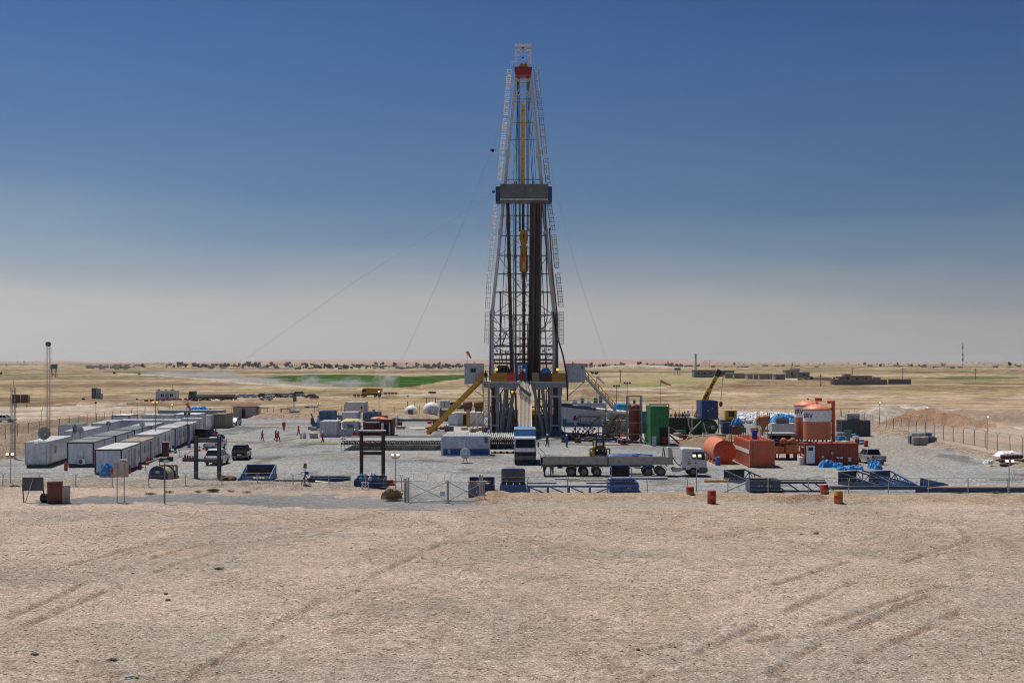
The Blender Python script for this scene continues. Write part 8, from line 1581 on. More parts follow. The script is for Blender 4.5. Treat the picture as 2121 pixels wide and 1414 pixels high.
for k in range(22):                                     # tangle of hoses
 a = A(random.uniform(1250, 1304), random.uniform(858, 882), Dk + random.uniform(1, 2.4)); mt = random.choice((steelw, steelw, tan, dgrey, ochre, brown)); pts = [V((0, 0, 0))]; r0 = random.uniform(.5, 1.3)
 for q in range(1, 8): u = q * random.uniform(.4, .6); pts.append(V((r0 * math.sin(u), random.uniform(-.1, .1), r0 * (math.cos(u) - 1))))
 o = MB().path(pts, random.choice((.05, .07, .1)), 6).u('hose', mt, None, a); tag(o, 'looped %s hose in the tangle left of the red vessel' % {steelw: 'pale', tan: 'tan', dgrey: 'dark grey', ochre: 'ochre', brown: 'brown'}[mt], 'hose', 'hose tangle left of the red vessel')
for k in range(14):
 px, py = random.uniform(1248, 1304), random.uniform(862, 886); a = A(px, py, Dk + 1.6); t = T('valve', 'small valve block among the hose tangle left of the red vessel', 'valve', a, random.uniform(0, 3), 'valve blocks in the hose tangle'); mt = random.choice((ochre, steelw, brown, dgrey)); MB().box((0, 0, 0), (.5, .3, .35)).u('body', mt, t); _t((0, 0, 0), (0, 0, .5), .05, 6).tube((0, 0, .5), (0, 0, .54), .2, 10).u('hand_wheel', steelw, t)
for k, (px, py, D_, L, r) in enumerate(((1288, 843, 232, 2.6, .78), (1309, 845, 240, 3.0, .8))):
 t = T('blue_drum_tank', ('bright blue horizontal tank with a dark blue end behind the stair foot', 'second bright blue horizontal tank beside the red vessel')[k], 'tank', A(px, py, D_), .35); _t((-L / 2, 0, 0), (L / 2, 0, 0), r, 22).u('shell', M('tank_cyan', (.04, .30, .52), .5, dirt=.15), t); _t((L / 2 + .01, 0, 0), (L / 2 + .08, 0, 0), r + .12, 22).u('end_plate', navy, t); _b(-L / 2, L / 2, -.5, .5, -A(px, py, D_).z, -r + .1).u('stand', dgrey, t)
t = T('blue_box_unit', 'dark blue machinery left of the upper green container', 'machine', A(1334, 864, 215)); _b(-.6, .6, -.6, .6, -.9, 1.0).u('body', blue, t); _b(-.7, .7, -.7, .7, -3.0, -.9).u('stand', dgreen, t)
t = T('pump_small', 'small black pump on a skid on the gravel left of the red vessel foot', 'pump', G(1293, 922)); _b(-.55, .55, -.3, .3, .05, .25).u('skid', dgrey, t); _t((-.3, 0, .55), (.3, 0, .55), .3, 12).u('motor', black, t); _t((0, 0, .5), (0, 0, 1.0), .1, 8).u('outlet', black, t)
for k, (pa, ya, pb, yb2) in enumerate(((1256, 908, 1330, 918), (1258, 912, 1300, 920), (1300, 916, 1345, 920), (1180, 921, 1330, 923))):
 a, b = G(pa, ya), G(pb, yb2); thing1(_t((0, 0, .08), b - a + V((0, 0, .08)), .07, 6), 'ground_pipe', (rusty, steelw, dgrey, M('kerb_reddish', (.3, .15, .1)))[k], ('rusty pipe on the ground right of the forklift', 'pale pipe on the ground right of the forklift', 'dark pipe on the ground by the red vessel', 'long reddish edge beam at the front of the concrete apron')[k], 'pipe', a)
tag(_b(gx(1120, 205), gx(1400, 205), 197, 224, 0, .05).u('concrete_apron', M('apron_concrete', (.36, .32, .28), .8, dirt=.3, var=.3, sc_=.6), None), kind='structure')
tag(_b(gx(925, 215), gx(1070, 215), 207, 236, 0, .05).u('concrete_apron', MC['apron_concrete'], None), kind='structure')

cn = {dgrey: 'dark grey', rusty: 'rusty', blackp: 'black', sblue: 'steel blue', ochre: 'ochre', white: 'white', dred: 'dark red', steelw: 'pale', cyan: 'bright blue', green: 'green', orange: 'orange red', wood: 'wooden'}
R3 = random.Random(5)
def clut(n, pa, pb, ya, yb_, mts, where, z=0, D=None, s=1):
 for k, px in enumerate(sorted(R3.uniform(pa, pb) for _ in range(n))):
  q = G(px, R3.uniform(ya, yb_)) if D is None else V((gx(px, D), D + R3.uniform(0, 3), z)); mt = R3.choice(mts); a, b, c = R3.uniform(.3, .8) * s, R3.uniform(.3, .6) * s, R3.uniform(.25, .9) * s
  t = T('site_equipment', 'small %s gear %s, %s from left' % (cn[mt], where, nth(k + 1)), 'equipment', q, R3.uniform(0, 3)); _b(-a, a, -b, b, .02, c).u('body', mt, t)
  if k % 2: _t((-a * .6, 0, c), (-a * .6, 0, c + R3.uniform(.2, .8) * s), .07, 6).u('pipe', R3.choice(mts), t)
  else: _t((-a, -b - .1, c * .5), (a * 1.4, -b - .1, c * .5), .09, 6).u('pipe', R3.choice(mts), t)
dm3 = [dgrey, blackp, rusty, sblue, dred]
clut(13, 1026, 1142, 0, 0, dm3 + [ochre], 'on the rig floor', DK, DM + 3, 1.1)
clut(16, 1165, 1300, 903, 919, dm3 + [white, steelw, ochre], 'under the manifold platform')
clut(12, 1388, 1550, 893, 911, dm3 + [steelw, wood, green], 'on the sandy patch')
clut(10, 1560, 1660, 895, 925, [orange, rusty, steelw, dgrey, cyan, white], 'beside the orange silos')
clut(10, 640, 830, 868, 893, [steelw, dgrey, wood, sblue, white, rusty], 'among the middle containers')
clut(8, 925, 1010, 886, 896, [steelw, dgrey, rusty, ochre], 'before the white cabin by the slide')
clut(7, 1735, 1800, 905, 925, [cyan, steelw, rusty, white], 'behind the red site cabin')
t = cabin('white guard house on the far dirt road with dark windows', (G(343, 829).x, G(343, 829).y + 2, 0), 0, 6.2, 4, 2.9, frame=lgrey, wins=(-1.0, 1.8), doors=(.5,), lift=.1)
for x, w_, h_ in ((-2.7, .5, .5), (-.6, .6, .3), (1.2, 1.0, .35)): _b(x, x + w_, -1, 0, 3.0, 3.0 + h_).u('roof_unit', dgrey, t)
thing1(_t((0, 0, 0), (0, 0, 5), .05, 5), 'antenna_pole', dgrey, 'thin antenna pole behind the far guard house', 'antenna', G(357, 826))
def far_truck(label, px, py, L, cabp, bodym, dump=False, flip=1, cargo=None):
 t = T('lorry', label, 'truck', G(px, py) + V((0, 1.2, 0)), 0 if flip > 0 else math.pi); h = L / 2
 truck_cab(t, h - 2.1, 2.4, 3.0, cabp, L=2.1, z0=.7)
 if dump: MB().prism([(-h, 1.3), (h - 2.3, 1.2), (h - 1.6, 3.1), (-h - .4, 2.9)], -1.2, 1.2).u('tipper_body', bodym, t); 
 else: _b(-h, h - 2.4, -1.2, 1.2, 1.25, 2.0).u('flatbed', bodym, t)
 _b(-h, h - .3, -.5, .5, .6, 1.2).u('chassis', dgrey, t)
 xs_ = (h - 1.1, -h + .7, -h + 2.0) if dump else (h - 1.1, h - 4.0, h - 5.3, -h + 1.3, -h + 2.6, -h + 3.9)
 for x in xs_:
  for s in (-1, 1): wheel(t, x, s * 1.05, .5, .3)
 return t
far_truck('lorry with a dark green cab and long grey flat trailer on the far road', 437, 830, 14, M('cab_green', (.02, .09, .07), .5, dirt=.2), bwd, flip=-1)
far_truck('yellow tipper lorry driving on the far road in front of the green field', 769, 822, 6.6, M('lorry_yellow', (.55, .30, .02), .5, dirt=.2), MC['lorry_yellow'], True, -1)
pcs = [M('car_paint_%s' % n, c, .3, dirt=.2, var=.03) for n, c in (('lightblue', (.35, .45, .55)), ('white', (.6, .6, .6)), ('dark', (.03, .035, .04)), ('blue', (.04, .07, .2)), ('silver', (.35, .37, .4)))]
for k, (px, py, kd, ci, rz, lab) in enumerate(((500, 823, 'sedan', 0, 2.9, 'pale sedan at the left end of the far parked row'), (519, 823, 'sedan', 0, 2.9, 'light blue sedan second from the left in the far row'), (541, 822, 'sedan', 2, 2.8, 'dark sedan third from the left in the far row'), (557, 822, 'sedan', 1, 2.8, 'white sedan fourth in the far parked row'), (572, 822, 'sedan', 2, 2.7, 'dark sedan fifth in the far parked row'), (583, 822, 'sedan', 4, 2.6, 'silver sedan sixth in the far parked row'),
 (593, 822, 'sedan', 0, 2.6, 'pale blue sedan seventh in the far parked row'), (604, 821, 'sedan', 2, 2.5, 'dark sedan eighth in the far parked row'), (616, 820, 'suv', 4, 2.7, 'grey off-road car at the right end of the far parked row'), (551, 828, 'hatch', 1, 3.0, 'white hatchback parked in front of the far row'), (643, 823, 'sedan', 3, 3.0, 'dark blue sedan standing apart right of the far row'))): car(lab, G(px, py + 1), rz, kd, pcs[ci], 'cars parked along the far road')
wb = M('block_white', (.62, .61, .58), .8, dirt=.2); rbk = M('block_red', (.20, .02, .02), .8, dirt=.2)
base = None; n_ = 0
seq = sorted([(303 + k * 11.6, 834 - k * .55) for k in range(14)] + [(466 + k * 11, 828) for k in range(3)] + [(645 + k * 6, 826) for k in range(3)] + [(735, 822), (743, 822), (751, 822)] + [(799 + k * 7, 817.5) for k in range(4)] + [(890 + k * 3.4, 815.5) for k in range(4)] + [(389 + k * 9, 833) for k in range(6)])
for k, (px, py) in enumerate(seq):
 t = T('barrier_block', 'red and white concrete barrier block, %s from the left along the far road' % nth(k + 1), 'barrier', G(px, py), 0, 'barrier blocks along the far road')
 if base is None: _b(-.5, .5, -.3, .3, 0, .42).u('lower_half', wb, t); _b(-.5, .5, -.3, .3, .42, .9).u('upper_half', rbk, t); base = t
 else:
  for c in [x for x in base.children]: q = c.copy(); LK(q); q.parent = t
def kd(o): return o
t = T('tank_pair', 'dark grey double steel tank standing by the far dirt road', 'tank', G(200, 827)); t.scale = (.72, .72, .85); _b(-1.9, -.1, -1, 1, .3, 4.3).u('tank', dgrey, t); _b(0, 1.6, -1, 1, .3, 4.1).u('tank', grey, t); _b(1.7, 2.6, -.6, .8, 0, 2.2).u('box', lgrey, t)
t = T('far_sign', 'dark brown double sign board on two legs at the far left', 'sign', G(51, 844)); _b(-3.2, -1.1, -.05, .05, 1.2, 3.4).u('panel', brown, t); _b(-1.0, .9, -.05, .05, 1.2, 3.4).u('panel', brown, t); _b(1.0, 1.3, -.05, .05, 1.2, 3.3).u('panel', brown, t)
for x in (-2.2, .6): _t((x, 0, 0), (x, 0, 1.2), .1, 6).u('leg', dgrey, t)
t = T('watch_tower', 'small dark watch tower on four legs beyond the radio mast', 'tower', G(112, 781)); 
for x in (-1.8, 1.8):
 for y in (-1.8, 1.8): _m((x, y, 0), (x * .8, y * .8, 6.5), .35).u('leg', dgrey, t)
_b(-2.2, 2.0, -2, 2, 6.5, 10).u('cabin', dgrey, t); _m((-1.8, -1.8, 0), (1.8, -1.8, 5), .2).beam((1.8, -1.8, 0), (-1.8, -1.8, 5), .2).u('brace', dgrey, t)
for k, (px, py) in enumerate(((173, 828), (237, 774), (289, 776))): t = T('rubble', ('dark block by the far road', 'far dark vehicle on the dust road', 'far dark lump on the dust road')[k], 'object', G(px, py)); s = .8 if k == 0 else 2.5; _b(-s / 2, s / 2, -s / 2, s / 2, 0, s * .6).u('body', blackp, t); _b(-s / 3, s / 4, -s / 3, s / 3, s * .6, s * .8).u('top', dgrey, t)
brk = M('block_wall_grey', (.16, .155, .15), .85, dirt=.2, sc_=.6); brk2 = M('block_wall_tan', (.30, .25, .19), .85, dirt=.2, sc_=.5); mud = M('mud_wall', (.36, .29, .21), .9, dirt=.2)
def house(label, pl, pr, py, h, dep, mt, wins=0, door=True, roofm=None, name='house', z=0, parapet=True, group=None, D=None):
 a, b = (G(pl, py), G(pr, py)) if D is None else (V((gx(pl, D), D, 0)), V((gx(pr, D), D, 0))); L = b.x - a.x; t = T(name, label, 'house', ((a.x + b.x) / 2, a.y, z), 0, group)
 _b(-L / 2, L / 2, 0, dep, -1, h).u('wall', mt, t); _b(-L / 2 - .3, L / 2 + .3, -.3, dep + .3, h, h + .35).u('roof', roofm or brk2, t)
 for k in range(wins): x = -L / 2 + L * (k + .7) / (wins + .4); w_ = _b(x - .7, x + .7, -.12, -.02, h * .35, h * .72).u('window', black, t); _b(x - .85, x + .85, -.18, -.125, h * .30, h * .34).u('sill', lgrey, w_)
 if door: x = -L / 2 + L * .55; _b(x - .7, x + .7, -.1, -.02, 0, h * .62).u('door', dgrey, t)
 return t
HSE = [('dark grey block house with open windows left of the crane boom', 1438, 1481, 781, 5.4, 14, brk, 3), ('dark rear wing of the block house behind the crane boom', 1476, 1521, 780, 4.6, 14, brk, 1), ('long low wall house with a flat pale roof right of the crane', 1502, 1562, 784, 3.5, 12, brk2, 0), ('second long low house with a pale roof, next to the right', 1549, 1610, 785, 3.4, 12, brk2, 0), ('grey cube annex at the right end of the low houses', 1606, 1626, 785.5, 3.3, 8, brk, 0),
       ('two storey grey house behind the low wall', 1627, 1654, 783, 5.6, 10, M('render_greenish', (.24, .24, .21), .8), 1), ('dark upper storey block standing on the right houses', 1640, 1656, 781, 6.2, 8, brk, 1), ('low grey wing right of the two storey house', 1654, 1677, 782, 4, 9, brk, 1), ('small tan house left of the walled compound', 1737, 1750, 793, 3.5, 6, brk2, 1), ('tall tan cube house in the walled compound', 1749, 1763, 793, 4.8, 6, mud, 1), ('long flat tan house in the walled compound', 1763, 1806, 793, 3.9, 9, brk2, 2), ('pale rubble shed right of the tan houses', 1808, 1824, 792, 2.9, 6, mud, 0)]
for lab, a, b, py, h, dep, mt, wn in HSE: house(lab, a, b, py, h, dep, mt, wn, wn > 0, M('roof_pale', (.44, .38, .31), .8) if h < 4 else None)
for lab, a, b, py, h, mt in (('dark grey compound wall, left stretch', 1726, 1838, 796.5, 2.6, brk), ('dark grey compound wall, right stretch with a gap before it', 1840, 1887, 795, 2.5, brk), ('pale low wall linking the two compounds', 1652, 1722, 787, 1.6, mud), ('pale end stub of the compound wall', 1720, 1728, 796, 3, M('roof_pale', (.44, .38, .31)))):
 p, q = G(a, py), G(b, py); t = T('compound_wall', lab, 'wall', p); _b(0, q.x - p.x, 0, .3, -.5, h).u('wall', mt, t); _b(-.05, q.x - p.x + .05, -.05, .35, h, h + .15).u('coping', mud, t)
for px in (1519, 1560, 1572, 1601): p = G(px, 786); thing1(_b(-.4, .4, 0, .2, 0, 3.2), 'pale_pillar', whitec, 'pale pillar on the front of the low houses right of the crane', 'pillar', p, 0, 'pale pillars on the low houses')
lf = M('leaf_dark', (.045, .06, .028), .8, var=.45, dirt=.1, sc_=.5); lf2 = M('leaf_olive', (.085, .095, .045), .8, var=.45, dirt=.15, sc_=.5); lf3 = M('leaf_bright', (.10, .17, .04), .8, var=.4, sc_=.5); bark = M('bark', (.12, .085, .055), .9)
def tree_meshes(seed, h, r, n, kind='round', q=1.0):
 R = random.Random(seed); c = MB()
 blobs = [(V((R.uniform(-.55, .55) * r, R.uniform(-.55, .55) * r, h * R.uniform(.45, .9))), r * R.uniform(.3, .55)) for _ in range(7)]
 if kind == 'tall': blobs = [(V((R.uniform(-.25, .25) * r, R.uniform(-.25, .25) * r, h * (.3 + .62 * k / 7))), r * (.55 - .04 * k)) for k in range(8)]
 for k in range(n):
  b, br = R.choice(blobs); d = V((R.gauss(0, 1), R.gauss(0, 1), R.gauss(0, .8))).normalized(); p = b + d * br * R.uniform(.55, 1.05); u = V((R.gauss(0, 1), R.gauss(0, 1), R.gauss(0, 1))).normalized(); v = d.cross(u).normalized(); s = r * .14 * R.uniform(.6, 1.4) * q
  c.add([p - u * s, p + v * s, p + u * s, p - v * s], [(0, 1, 2, 3)])
 t_ = MB(); t_.tube((0, 0, -.3), (0, 0, h * .5), r * .09, 6, r * .06)
 for b, br in blobs[:4]: t_.tube((0, 0, h * .35), b, r * .045, 5, r * .02)
 return c, t_
TT = []
for k, (h, r, kind, mt) in enumerate(((8, 3.6, 'round', lf), (11, 2.6, 'tall', lf), (6, 3.8, 'round', lf2), (9, 4.4, 'round', lf2), (12, 4.0, 'round', lf), (5, 2.2, 'round', lf2))):
 c, t_ = tree_meshes(k + 5, h, r, 420, kind, 1.35); TT.append((c.mesh('crown', mt), t_.mesh('trunk', bark), h))
def tree(label, px, py, hpx, k, group=None, name='tree', z=None):
 p = G(px, py); cm, tm, h = TT[k]; s = hpx * p.y / F / h; t = T(name, label, 'tree', p, random.uniform(0, 6), group); t.scale = (s * random.uniform(.85, 1.2), s, s)
 for n_, me in (('crown', cm), ('trunk', tm)): o = bpy.data.objects.new(n_, me); LK(o); o.parent = t
 if z is None:
  t.location.z = zat(p.x, p.y) if p.y < 9000 else 0
 return t
for px, py, hp, k, lab in ((1287, 758, 11, 3, 'round tree on the horizon right of the rig'), (1226, 760, 7, 1, 'narrow tree beside the right doghouse on the horizon'), (1249, 760, 7, 0, 'dark bush tree on the far village edge right of the rig'), (1384, 759, 13, 1, 'tall tree on the horizon above the windsock'), (1402, 760, 8, 0, 'round tree right of the tall one'), (1412, 760, 8, 3, 'second round tree right of the tall one'), (1429, 760, 8, 1, 'slim tree left of the green lattice mast'), (1446, 759, 7, 5, 'small tree right of the green lattice mast'),
                         (1521, 757, 9, 4, 'round tree alone on the horizon right of the crane'), (1641, 757, 9, 1, 'slim dark tree above the two storey house'), (1791, 756, 7, 0, 'dark tree on the horizon right of the silos'), (1824, 759, 7, 0, 'left of a pair of dark trees on the right horizon'), (1831, 759, 6, 1, 'right of a pair of dark trees on the right horizon'), (1859, 757, 7, 4, 'round tree before the red and white mast'), (1889, 760, 6, 0, 'low tree by the green building near the mast'), (1904, 760, 6, 5, 'second low tree by the green building'), (1934, 761, 6, 1, 'slim tree right of the green building'), (2092, 760, 14, 4, 'large leafy tree at the right edge of the horizon'), (1227, 776, 7, 2, 'pair of bright green bushes, left, beyond the white windsock'), (1236, 776, 7, 2, 'pair of bright green bushes, right, beyond the white windsock'),
                         (1680, 788, 9, 0, 'dark round tree behind the low link wall'), (1670, 787, 7, 5, 'small dark tree left of the round one at the link wall'), (1728, 786, 5, 2, 'low green tree before the tan compound'), (2, 777, 6, 2, 'green bush at the far left edge'), (50, 753, 4, 0, 'tiny dark tree on the left horizon'), (36, 753, 4, 0, 'tiny tree on the left horizon, second'), (295, 761, 9, 3, 'brownish wide tree left of the village'), (345, 760, 8, 1, 'slim tree at the left end of the village'), (360, 762, 7, 0, 'dark tree in front of the village at left'), (13, 756, 4, 5, 'small bush on the left horizon')): tree(lab, px, py, hp, k)
R = random.Random(11)
for k, px in enumerate(sorted(R.choice((R.uniform(345, 700), R.uniform(680, 1005), R.uniform(880, 1000), R.uniform(360, 560), R.uniform(520, 800), R.uniform(1180, 1420))) for _ in range(258))):
 py = R.uniform(756.5, 762) if px < 1010 else R.uniform(757, 761)
 tree('small dark village tree on the far plain, %s from the left' % nth(k + 1), px, py, R.uniform(3.5, 8) if R.random() > .12 else R.uniform(8, 10.5), R.randrange(6), 'trees of the far villages')
m = MB()
for k in range(110):
 px = R.uniform(1440, 2121) if k < 75 else R.uniform(0, 340); py = R.uniform(752.5, 755.5); p = G(px, py); s = p.y / F; z = zat(p.x, p.y); h = R.uniform(1.5, 3.3) * s
 for q in range(10): m.ball((p.x + R.gauss(0, .8) * s, p.y, z + h * R.uniform(.3, 1)), R.uniform(.25, .6) * s, 5, 3, (1, 1, 1), .2)
tag(m.u('far_trees', lf, None), 'tiny hazy trees strung along the left and right horizon', 'trees', kind='stuff')
hm_ = [M('far_wall_a', (.42, .37, .31), .85), M('far_wall_b', (.26, .24, .22), .85), M('far_wall_c', (.55, .54, .51), .85), M('far_wall_d', (.33, .29, .24), .85)]
for k, px in enumerate(sorted(R.choice((R.uniform(400, 700), R.uniform(640, 1010), R.uniform(180, 300), R.uniform(1180, 1480), R.uniform(1420, 2121), R.uniform(680, 1000))) for _ in range(190))):
 py = R.uniform(756.8, 762.5) if px < 1010 else R.uniform(756.5, 760.5)
 p = G(px, py); wd = R.uniform(4, 12) * p.y / F; h = R.uniform(1.6, 3.2) * p.y / F; t = T('village_house', 'low flat roofed village house on the far plain, %s from the left' % nth(k + 1), 'house', (p.x, p.y, zat(p.x, p.y)), 0, 'houses of the far villages')
 _b(-wd / 2, wd / 2, 0, wd * .6, -2, h).u('wall', hm_[k % 4], t); _b(-wd / 2 - .5, wd / 2 + .5, -.5, wd * .6 + .5, h, h + 1).u('roof', hm_[(k + 1) % 4], t)
t = T('radio_mast', 'red and white banded radio mast on the right horizon', 'radio mast', (gx(1994, 3300), 3300, 0)); s = 3300 / F
for k in range(9): MB().lathe([(1.9 * s if k < 5 else 1.2 * s, 0), (1.3 * s, 5 * s)], 4, (0, 0, (2 + k * 4.9) * s)).u('section', red if k in (2, 4) else whitec if k < 6 else (dgrey if k % 2 else whitec), t)
_t((0, 0, 46 * s), (0, 0, 49 * s), .5 * s, 6).u('tip', dgrey, t)
t = T('lattice_mast', 'green lattice mast on the horizon left of the crane', 'radio mast', (gx(1441, 1300), 1300, 0)); s = 1300 / F
for x in (-1.6, 1.6): _m((x * s, 0, 0), (x * .6 * s, 0, 41 * s), .5).u('upright', M('mast_green', (.10, .17, .13), .6), t)
m = MB()
for k in range(12): a = k * 3.4 * s; m.beam((-1.5 * s, 0, a), (1.4 * s, 0, a + 3.4 * s), .35).beam((-1.4 * s, 0, a), (1.4 * s, 0, a), .3)
m.u('lattice', MC['mast_green'], t)
for z in (33, 37): _b(-2.6 * s, 2.6 * s, -1, 1, z * s, (z + 1.5) * s).u('antenna_panel', dgrey, t)
for k, (px, py, hp) in enumerate(((1285, 795, 30), (1403, 776, 12), (1700, 800, 26), (1766, 780, 18), (1870, 786, 25), (2021, 787, 24), (1470, 760, 14), (1640, 770, 16))): p = G(px, py); thing1(_t((0, 0, 0), (0, 0, hp * p.y / F), .12 + .0001 * p.y, 5).beam((-1.2, 0, hp * p.y / F - 1), (1.2, 0, hp * p.y / F - 1), .15), 'power_pole', brown, 'thin wooden power pole in the fields, %s' % ('right of the rig', 'near the water tower', 'left of the compound', 'behind the compound', 'right of the compound', 'below the red and white mast', 'right of the green mast', 'above the two storey house')[k], 'pole', p)
t = T('water_tower', 'dark square water tank on a thin frame beyond the windsocks', 'tower', G(1403, 777)); _b(-2.6, 2.6, -2, 2, 4.6, 6.6).u('tank', dgrey, t)
for x in (-2.2, 2.2): _m((x, 0, 0), (x, 0, 4.6), .35).u('leg', dgrey, t)
for lab, pts, r in (('long guy wire from the racking board down to the left field', (A(1027, 397, DM - 2), A(735, 583, 262), A(513, 740, 318), A(415, 786, 345), G(330, 838)), .022), ('guy wire from the derrick crown bending down to the left', (A(1062, 135, DM), A(1020, 306, 230), A(960, 460, 262), A(900, 600, 300), A(840, 730, 340), G(795, 822)), .022), ('guy wire from the derrick crown down to the right', (A(1108, 200, DM), A(1152, 400, 235), A(1195, 560, 270), A(1252, 735, 330), G(1290, 830)), .018)): wire('guy_wire', lab, pts, r, steel, 'cable')
thing1(MB().box((0, 0, 0), (.7, .2, .35)).box((.1, 0, -.2), (.3, .2, .3)), 'wire_flag', black, 'small dark pulley hanging on the left guy wire', 'pulley', A(1020, 311, 230)); thing1(MB().ball((0, 0, 0), .25, 8, 6), 'wire_block', blackp, 'small dark block where the long guy wire meets the racking board', 'pulley', A(1022, 397, DM - 2.2))
for k, (px, py) in enumerate(((570, 0),)): pass
conem = M('cone_orange', (.65, .10, .03), .5, dirt=.1)
for k, (px, py) in enumerate(((413, 934), (421.5, 931), (468.5, 919))):
 t = T('traffic_cone', ('orange traffic cone nearest the grey steel frame', 'orange traffic cone behind the nearest one', 'orange traffic cone beside the black car')[k], 'traffic cone', G(px, py)); MB().lathe([(.18, .03), (.03, .72)], 12).u('cone', conem, t); MB().box((0, 0, .015), (.42, .42, .03)).u('base', conem, t); MB().lathe([(.135, .28), (.105, .42)], 12).u('band', whitec, t)
for k, (px, py, mt, lab) in enumerate(((136.5, 974, red, 'red fire extinguisher trolley left of the front air conditioner'), (290, 972, dred, 'dark red drum by the orange roofed cabin side'), (305, 962, red, 'red extinguisher under the right row cabins'), (363, 938, navy, 'blue white water cooler at the side of the right row'), (392, 927, sblue, 'blue drum at the far side of the right row'), (267, 980, red, 'red extinguisher at the nearest cabin corner'), (233, 988, red, 'small red bottle by the blue tarpaulin'), (440, 892, navy, 'dark blue bin before the tan container'))):
 t = T('gas_bottle' if mt in (red,) else 'small_drum', lab, 'bottle' if mt is red else 'barrel', G(px, py)); MB().lathe([(.16, 0), (.2, .05), (.2, .72), (.12, .86), (.05, .95)], 12).u('body', mt, t); _t((0, 0, .93), (0, 0, 1.02), .05, 6).u('valve', dgrey, t)
t = T('maroon_panel', 'maroon upright panel box at the side of the long white cabin', 'panel', G(343, 951)); _b(-.38, .38, -.25, .25, .2, 2.1).u('body', M('panel_maroon', (.12, .04, .05), .6, dirt=.15), t); _b(-.42, .42, -.28, .28, 2.1, 2.16).u('top', lgrey, t)
for k, (px, py, w_) in enumerate(((338, 956, 1.0), (351, 955, .8))): t = T('roll', ('dark green roll lying beside the right row cabins', 'black sacks beside the dark green roll')[k], 'roll', G(px, py)); _t((-w_ / 2, 0, .3), (w_ / 2, 0, .3), .28, 12).u('body', dgreen if k == 0 else black, t); _t((-w_ / 2 - .03, 0, .3), (-w_ / 2, 0, .3), .1, 8).u('core', black, t)
t = T('planter_box', 'low brown planter box with dark clutter beside the grey steel frame', 'box', G(392, 955)); _b(-.75, .6, -.3, .3, 0, .45).u('box', M('box_brown', (.2, .1, .05), .8), t)
for x in (-.5, -.2, .1, .4): _t((x, 0, .45), (x, 0, .75), .12, 8).u('pot', dgrey if x < 0 else steelw, t)
t = T('hand_rail', 'tan pipe handrail stepping along the path beside the right row cabins', 'railing', G(300, 985)); pts = [G(302, 975) + V((0, 0, .9)), G(330, 965) + V((0, 0, .9)), G(349, 955) + V((0, 0, .9)), G(371, 946) + V((0, 0, .9)), G(400, 932) + V((0, 0, .2))]
rm_ = M('rail_tan', (.34, .28, .19), .7, dirt=.2)
for a, b in ((0, 1), (2, 3), (3, 4)): bw(_t(pts[a], pts[b], .06, 6), 'rail', rm_, t)
for q in pts[:4]: bw(_t(V((q.x, q.y, 0)), q, .045, 6), 'post', dgrey, t)
thing1(_t((0, 0, .6), (1.6, .2, .6), .05, 6).tube((0, 0, 0), (0, 0, .9), .04, 6), 'yellow_bar', M('pipe_yellow', (.62, .5, .2)), 'pale yellow bar barrier behind the black off-road car', 'barrier', G(470, 924))

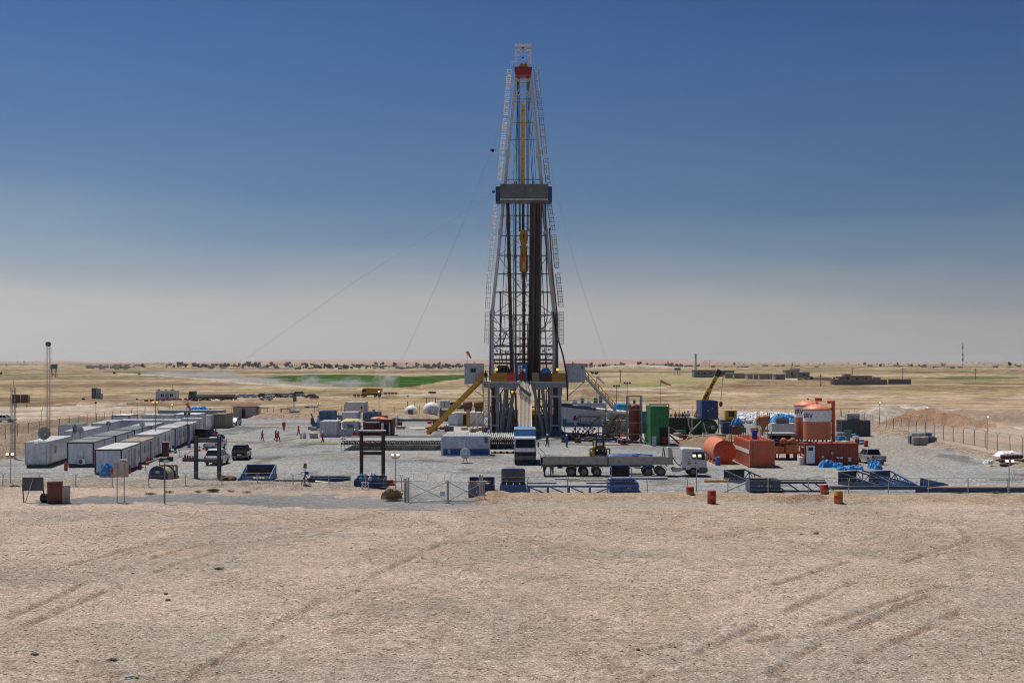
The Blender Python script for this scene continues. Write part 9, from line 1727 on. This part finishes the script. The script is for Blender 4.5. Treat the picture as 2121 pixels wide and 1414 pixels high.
def dustmat(name, dens, col, scl):
 m = bpy.data.materials.new(name); m.use_nodes = True; n = m.node_tree.nodes; l = m.node_tree.links; n.clear(); o = n.new('ShaderNodeOutputMaterial'); v = n.new('ShaderNodeVolumePrincipled'); v.inputs['Color'].default_value = col
 tc = n.new('ShaderNodeTexCoord'); x = n.new('ShaderNodeTexNoise'); x.inputs['Scale'].default_value = scl; x.inputs['Detail'].default_value = 4; l.new(tc.outputs['Object'], x.inputs[0]); ln = n.new('ShaderNodeVectorMath'); ln.operation = 'LENGTH'; l.new(tc.outputs['Object'], ln.inputs[0])
 a = n.new('ShaderNodeMapRange'); a.inputs[1].default_value = .42; a.inputs[2].default_value = .75; a.inputs[3].default_value = 0; a.inputs[4].default_value = dens; l.new(x.outputs[0], a.inputs[0])
 b = n.new('ShaderNodeMapRange'); b.inputs[1].default_value = .98; b.inputs[2].default_value = .2; b.inputs[3].default_value = 0; b.inputs[4].default_value = 1; l.new(ln.outputs['Value'], b.inputs[0])
 c = n.new('ShaderNodeMath'); c.operation = 'MULTIPLY'; l.new(a.outputs[0], c.inputs[0]); l.new(b.outputs[0], c.inputs[1]); l.new(c.outputs[0], v.inputs['Density']); l.new(v.outputs[0], o.inputs['Volume']); return m
dm = dustmat('road_dust', .13, (.88, .84, .78, 1), 2.6)
for k, (px, py, wp, hp, dy, lab) in enumerate(((400, 781, 150, 13, 50, 'long thin dust trail along the dust road at left'), (520, 792, 150, 14, 35, 'dust trail where the road nears the green field'), (690, 800, 190, 16, 22, 'low dust veil along the near edge of the green field'), (330, 776, 75, 9, 40, 'thin pale dust at the far left end of the dust road'), (455, 784, 75, 20, 45, 'pale dust plume rising over the dust road at left'), (560, 796, 60, 12, 30, 'low dust drifting by the left tip of the green field'), (640, 798, 45, 26, 25, 'dust wisp rising in front of the green field, left one'), (730, 803, 50, 24, 25, 'dust wisp in front of the green field, middle one'), (800, 804, 48, 44, 25, 'tallest dust wisp, behind the yellow tipper lorry'))):
 p = G(px, py); s = p.y / F; o = MB().ball((0, 0, 0), 1, 20, 12).u('dust_cloud', dm, None, p + V((0, 0, hp * s * .35))); o.scale = (wp * s * .6, dy, hp * s * .75); tag(o, lab, 'dust', kind='stuff')
mb = MB(); mb.bb(-14000, 14000, -60, 13200, -61.9, 72)
hz = mb.u('haze', None); tag(hz, kind='stuff')
hm = bpy.data.materials.new('haze_air'); hm.use_nodes = True; n = hm.node_tree.nodes; n.clear()
o_ = n.new('ShaderNodeOutputMaterial'); v_ = n.new('ShaderNodeVolumePrincipled'); v_.inputs['Density'].default_value = .000034
v_.inputs['Color'].default_value = (.93, .93, .95, 1); v_.inputs['Anisotropy'].default_value = .2
hm.node_tree.links.new(v_.outputs[0], o_.inputs['Volume']); hz.data.materials.append(hm)
